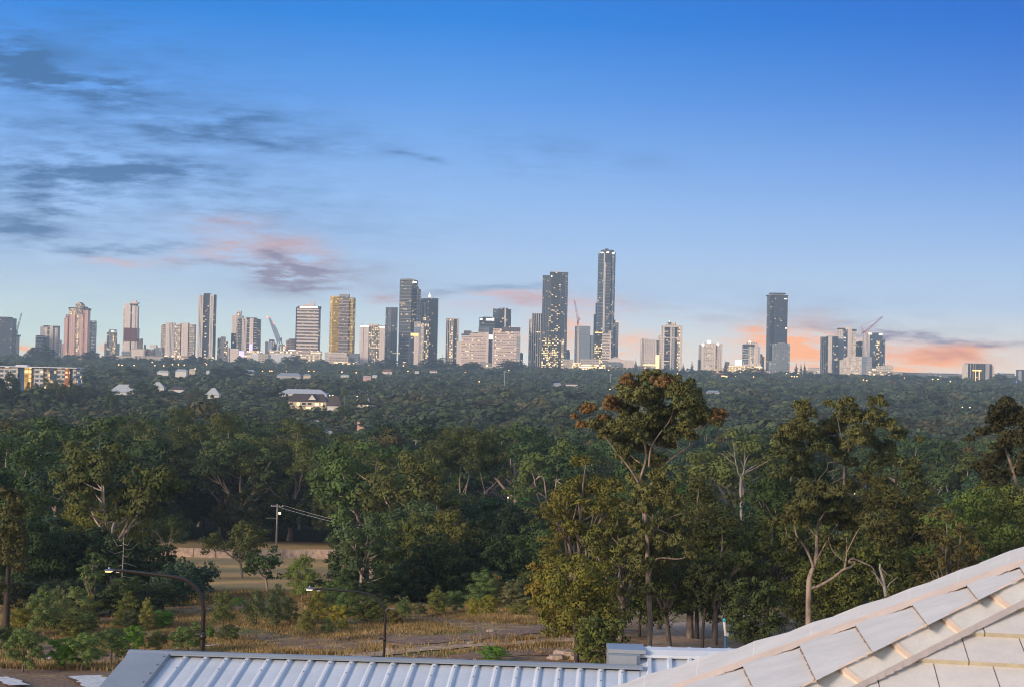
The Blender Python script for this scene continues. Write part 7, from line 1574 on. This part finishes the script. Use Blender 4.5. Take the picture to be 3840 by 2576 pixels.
root = empty('tiled_house', (TA.x + .5, TA.y - .5, float(gz(TA.x, TA.y))), 'nearest house with a pale concrete tile roof and mortared hip ridges', 'house'); og = root.location.copy()
nB = (TN - TA).cross(TF - TA).normalized(); nB = nB if nB.z > 0 else -nB
hC = Vector((math.cos(R(9)), -math.sin(R(9)), 0)); nC = hC.cross(TN - TA).normalized(); nC = nC if nC.z > 0 else -nC
def on(px, n, off=0.0):
    u, v = ray(*z9(*px)); d = Vector((u, 1, v)); return d * ((TA.dot(n) + off) / d.dot(n)) - og
rg = random.Random(6)
# --- end face between the two hips: courses seen as long tapering tiles
def ln(p, q, x): return p[1] + (q[1] - p[1]) * (x - p[0]) / (q[0] - p[0])
cl = lambda x: ln((615, 1180), (2010, 490), x)             # near hip line
bl = lambda x: ln((240, 965), (1790, 408), x)              # foot of the far hip's pointing
notch = [((-1360, 0), 250), ((-820, 0), 222), ((-290, 0), 192), ((240, 0), 160), ((762, 0), 168), ((1292, 0), 150), ((1797, 0), 118), ((2290, 0), 70), ((2720, 0), 20)]
mb = MB()
for k in range(len(notch) - 1):
    (x0, _), w0 = notch[k]; (x1, _), w1 = notch[k + 1]
    a, b, c, d = (x0, bl(x0) - 8), (x0 + w0, cl(x0 + w0) + 6), (x1 + w1, cl(x1 + w1) + 6), (x1, bl(x1) - 8)
    nseg = 5
    for s in range(nseg):                                   # shallow ribs running along each tile
        f0, f1 = s / nseg, (s + 1) / nseg; fm = (f0 + f1) / 2
        lp = lambda p, q, f: (p[0] + (q[0] - p[0]) * f, p[1] + (q[1] - p[1]) * f)
        lo, hi = .020, -.006
        A0, Am, A1 = on(lp(a, b, f0), nB, lo), on(lp(a, b, fm), nB, lo + .003), on(lp(a, b, f1), nB, lo)
        D0, Dm, D1 = on(lp(d, c, f0), nB, hi), on(lp(d, c, fm), nB, hi + .003), on(lp(d, c, f1), nB, hi)
        mb.poly([A0, Am, Dm, D0], M['cap']); mb.poly([Am, A1, D1, Dm], M['cap'])
        mb.poly([A0 - nB * .03, A1 - nB * .03, A1, A0], M['joint'])
for k in range(1, len(notch)):                              # shadow gap at each lap, painted as a thin brown strip
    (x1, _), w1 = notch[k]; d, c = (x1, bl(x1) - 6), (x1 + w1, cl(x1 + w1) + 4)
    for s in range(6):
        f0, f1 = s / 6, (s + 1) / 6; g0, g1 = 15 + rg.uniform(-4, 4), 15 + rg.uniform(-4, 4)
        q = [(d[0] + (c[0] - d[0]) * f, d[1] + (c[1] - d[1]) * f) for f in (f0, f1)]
        mb.poly([on((q[0][0] - g0, q[0][1] + 2), nB, -.003), on((q[1][0] - g1, q[1][1] + 2), nB, -.003), on(q[1], nB, -.003), on(q[0], nB, -.003)], M['lap_shade'])
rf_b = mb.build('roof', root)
# --- front face: half-bonded courses
L1, L2 = on((1400, 1110), nC), on((1900, 862), nC)
dnC = hC.cross(nC).normalized(); dnC = dnC if dnC.z < 0 else -dnC
sp = abs((L1 - L2).dot(dnC)); jx = [on((1510, 1160), nC).dot(hC), on((2070, 1190), nC).dot(hC)]; tw = jx[1] - jx[0]; jy = on((1780, 940), nC).dot(hC)
hipdir = (TN - TA)
def hip_h(t):                                               # position of the near hip along hC at slope distance t from L1
    q = (L1 - (TA - og)).dot(dnC) + t; f = q / hipdir.dot(dnC); return ((TA - og) + hipdir * f).dot(hC)
mb = MB()
def tp(hh, t, off): return L1 + hC * (hh - L1.dot(hC)) + dnC * t + nC * off
for i in range(-9, 6):
    t0, t1 = (i - 1) * sp, i * sp                            # upper edge, butt edge
    o = jx[0] if i % 2 == 1 else jy - tw
    for j in range(-10, 16):
        x0, x1 = o + j * tw, o + (j + 1) * tw - .005
        e0, e1 = hip_h(t0) + .02, hip_h(t1) + .02
        xa, xb = max(x0, e0), max(x0, e1)
        if xb > x1 - .01 or x0 > L1.dot(hC) + 3.2: continue
        lf = .012 + rg.uniform(-.0015, .0015)
        A = [tp(xb, t1, lf), tp(x1, t1, lf), tp(x1, t0, -.012), tp(xa, t0, -.012)]
        dn3 = -nC * .026
        if xa > x1 - .01:                                    # cut to a triangle where the hip passes
            ts = t0 + (t1 - t0) * (e0 - x1) / max(e0 - e1, 1e-6); T3 = tp(x1, ts, -.0)
            mb.poly([A[0], A[1], T3], M['tile']); mb.poly([A[0] + dn3, A[1] + dn3, A[1], A[0]], M['butt']); continue
        mb.poly(A, M['tile'])
        mb.poly([A[0] + dn3, A[1] + dn3, A[1], A[0]], M['butt']); mb.poly([A[1] + dn3, A[2] + dn3, A[2], A[1]], M['joint']); mb.poly([A[3] + dn3, A[0] + dn3, A[0], A[3]], M['joint'])
roofo = mb.build('roof', root)
mb = MB(); far_x = L1.dot(hC) + 3.4
mb.poly([tp(hip_h(5.4 * sp), 5.4 * sp, -.03), tp(far_x, 5.4 * sp, -.03), tp(far_x, -9.4 * sp, -.03), tp(hip_h(-9.4 * sp), -9.4 * sp, -.03)], M['joint']); mb.build('underlay', roofo)
# --- near hip caps: grey flange tiles with cream mortar at each joint
J = [(-1780, 248), (-1300, 225), (-820, 222), (-345, 213), (135, 198), (615, 190), (1095, 172), (1565, 172), (2010, 180), (2440, 175), (2850, 170), (3240, 165)]
dl = lambda x: ln((805, 1318), (2190, 618), x)
mbb = MB(); mbp = MB()
for k in range(len(J) - 1):
    (x0, w0), (x1, w1) = J[k], J[k + 1]; cap = MB()
    U0, U1 = (x0 + 34, cl(x0 + 34) - 4), (x1 - 4, cl(x1 - 4) - 4); V0, V1 = (x0 + w0 + 34, dl(x0 + w0 + 34)), (x1 + w1 - 4, dl(x1 + w1 - 4))
    a, b = on(U0, nB, .008), on(U1, nB, .005); c, d = on(V1, nC, .020), on(V0, nC, .024)
    cap.poly([d, c, b, a], M['flange']); s3 = -nC * .045
    cap.poly([d + s3, c + s3, c, d], M['flange']); cap.poly([a - nB * .03, d + s3, d, a], M['flange'])
    cap.poly([a, b, b - nB * .04, a - nB * .04], M['flange'])
    cap.build('hip_cap', rf_b)
    mo = MB(); m0, m1 = (x0 - 6, cl(x0 - 6) - 6), (x0 + 42, cl(x0 + 42) - 6); n0, n1 = (x0 + w0 - 6, dl(x0 + w0 - 6) + 2), (x0 + w0 + 42, dl(x0 + w0 + 42) + 2)
    a, b, c, d = on(m0, nB, .0105), on(m1, nB, .0105), on(n1, nC, .0265), on(n0, nC, .0275)
    mo.poly([d, c, b, a], M['mortar']); mo.poly([d + s3, c + s3, c, d], M['mortar']); mo.poly([a - nB * .03, d + s3, d, a], M['mortar'])
    for q in range(6):                                      # cream pointing along the top of the cap
        xa, xb = x0 + (x1 - x0) * q / 6, x0 + (x1 - x0) * (q + 1) / 6; wob = rg.uniform(-7, 7)
        mbp.poly([on((xa, cl(xa) + 6), nB, .0085), on((xb, cl(xb) + 6), nB, .0085), on((xb, cl(xb) - 14 - wob), nB, .014), on((xa, cl(xa) - 14 + wob), nB, .014)], M['mortar'])
        xa += 190; xb += 190                                # mortar bed under the lower edge
        mbb.poly([on((xa, dl(xa) + 62 + wob), nC, .020), on((xb, dl(xb) + 62 - wob), nC, .020), on((xb, dl(xb) - 6), nC, .032), on((xa, dl(xa) - 6), nC, .032)], M['bed'])
    mo.build('joint_mortar', rf_b)
mbb.build('mortar_bed', rf_b); mbp.build('mortar_pointing', rf_b)
# --- far hip: pointing and the rim of its caps against the trees
K9 = [((-1690, 1395), (-1255, 1285)), ((-1195, 1240), (-755, 1125)), ((-695, 1080), (-225, 965)), ((-165, 922), (315, 797)), ((370, 748), (760, 642)), ((810, 592), (1230, 472)), ((1285, 430), (1690, 302)), ((1745, 258), (2150, 132)), ((2210, 82), (2590, -30)), ((2650, -75), (3010, -190))]
for k, (p, q) in enumerate(K9):
    cap = MB(); nx = K9[k + 1][0] if k + 1 < len(K9) else (q[0] + 60, q[1] - 50)
    g = lambda x: bl(x) - 52
    a, b, c = on(p, nB, .012), on(q, nB, .010), on((nx[0] - 6, nx[1] + 6), nB, .010)
    e, f = on((p[0] - 20, g(p[0] - 20)), nB, .012), on((nx[0] - 24, g(nx[0] - 24)), nB, .010)
    cap.poly([e, f, c, b, a], M['cap'])
    bk = Vector((-.1, .28, -.12)); cap.poly([a, b, b + bk, a + bk], M['cap']); cap.poly([b, c, c + bk, b + bk], M['cap']); cap.poly([e, a, a + bk, e - nB * .05], M['cap'])
    cap.build('hip_cap', rf_b)
    mo = MB()
    for s in range(6):
        xa, xb = p[0] - 24 + (nx[0] - p[0]) * s / 6, p[0] - 24 + (nx[0] - p[0]) * (s + 1) / 6; wob = rg.uniform(-6, 6)
        mo.poly([on((xa, bl(xa) + 10 + wob), nB, .008), on((xb, bl(xb) + 10 - wob), nB, .008), on((xb, g(xb) - 4), nB, .015), on((xa, g(xa) - 4), nB, .015)], M['mortar'])
    mo.build('joint_mortar', rf_b)
mb = MB(); pa, pb = on(K9[0][0], nB, .0), TA - og
lw = Vector((0, .12, -.12)); mb.poly([pa + lw, pb + lw, pb + Vector((.6, 2.6, -1.4)), pa + Vector((.2, 1.2, -.9))], M['tile']); mb.build('roof', root)
mb = MB(); w0, w1 = on((-400, 1700), nB), tp(far_x, 5.2 * sp, 0)
zt_ = min(w0.z, w1.z) - .25
mb.box(w0.x + .35, w1.x, w1.y + .3, TF.y - og.y + .2, -1, zt_, wallm['cream']); mb.build('wall', root)

# ------------------------------------------------------------------ haze
HAZE = 1.32e-4
mb = MB(); hz, t, bs = mat_new('haze')
t.n.clear(); o = t.new('ShaderNodeOutputMaterial'); pv = t.new('ShaderNodeVolumePrincipled')
pv.inputs['Color'].default_value = (.60, .82, 1.0, 1); pv.inputs['Density'].default_value = HAZE; pv.inputs['Anisotropy'].default_value = 0.0
t.l.new(pv.outputs[0], o.inputs['Volume'])
mb.box(-4000, 4000, -70, 4310, -60, 245, hz)
tag(mb.build('haze'), kind='stuff')
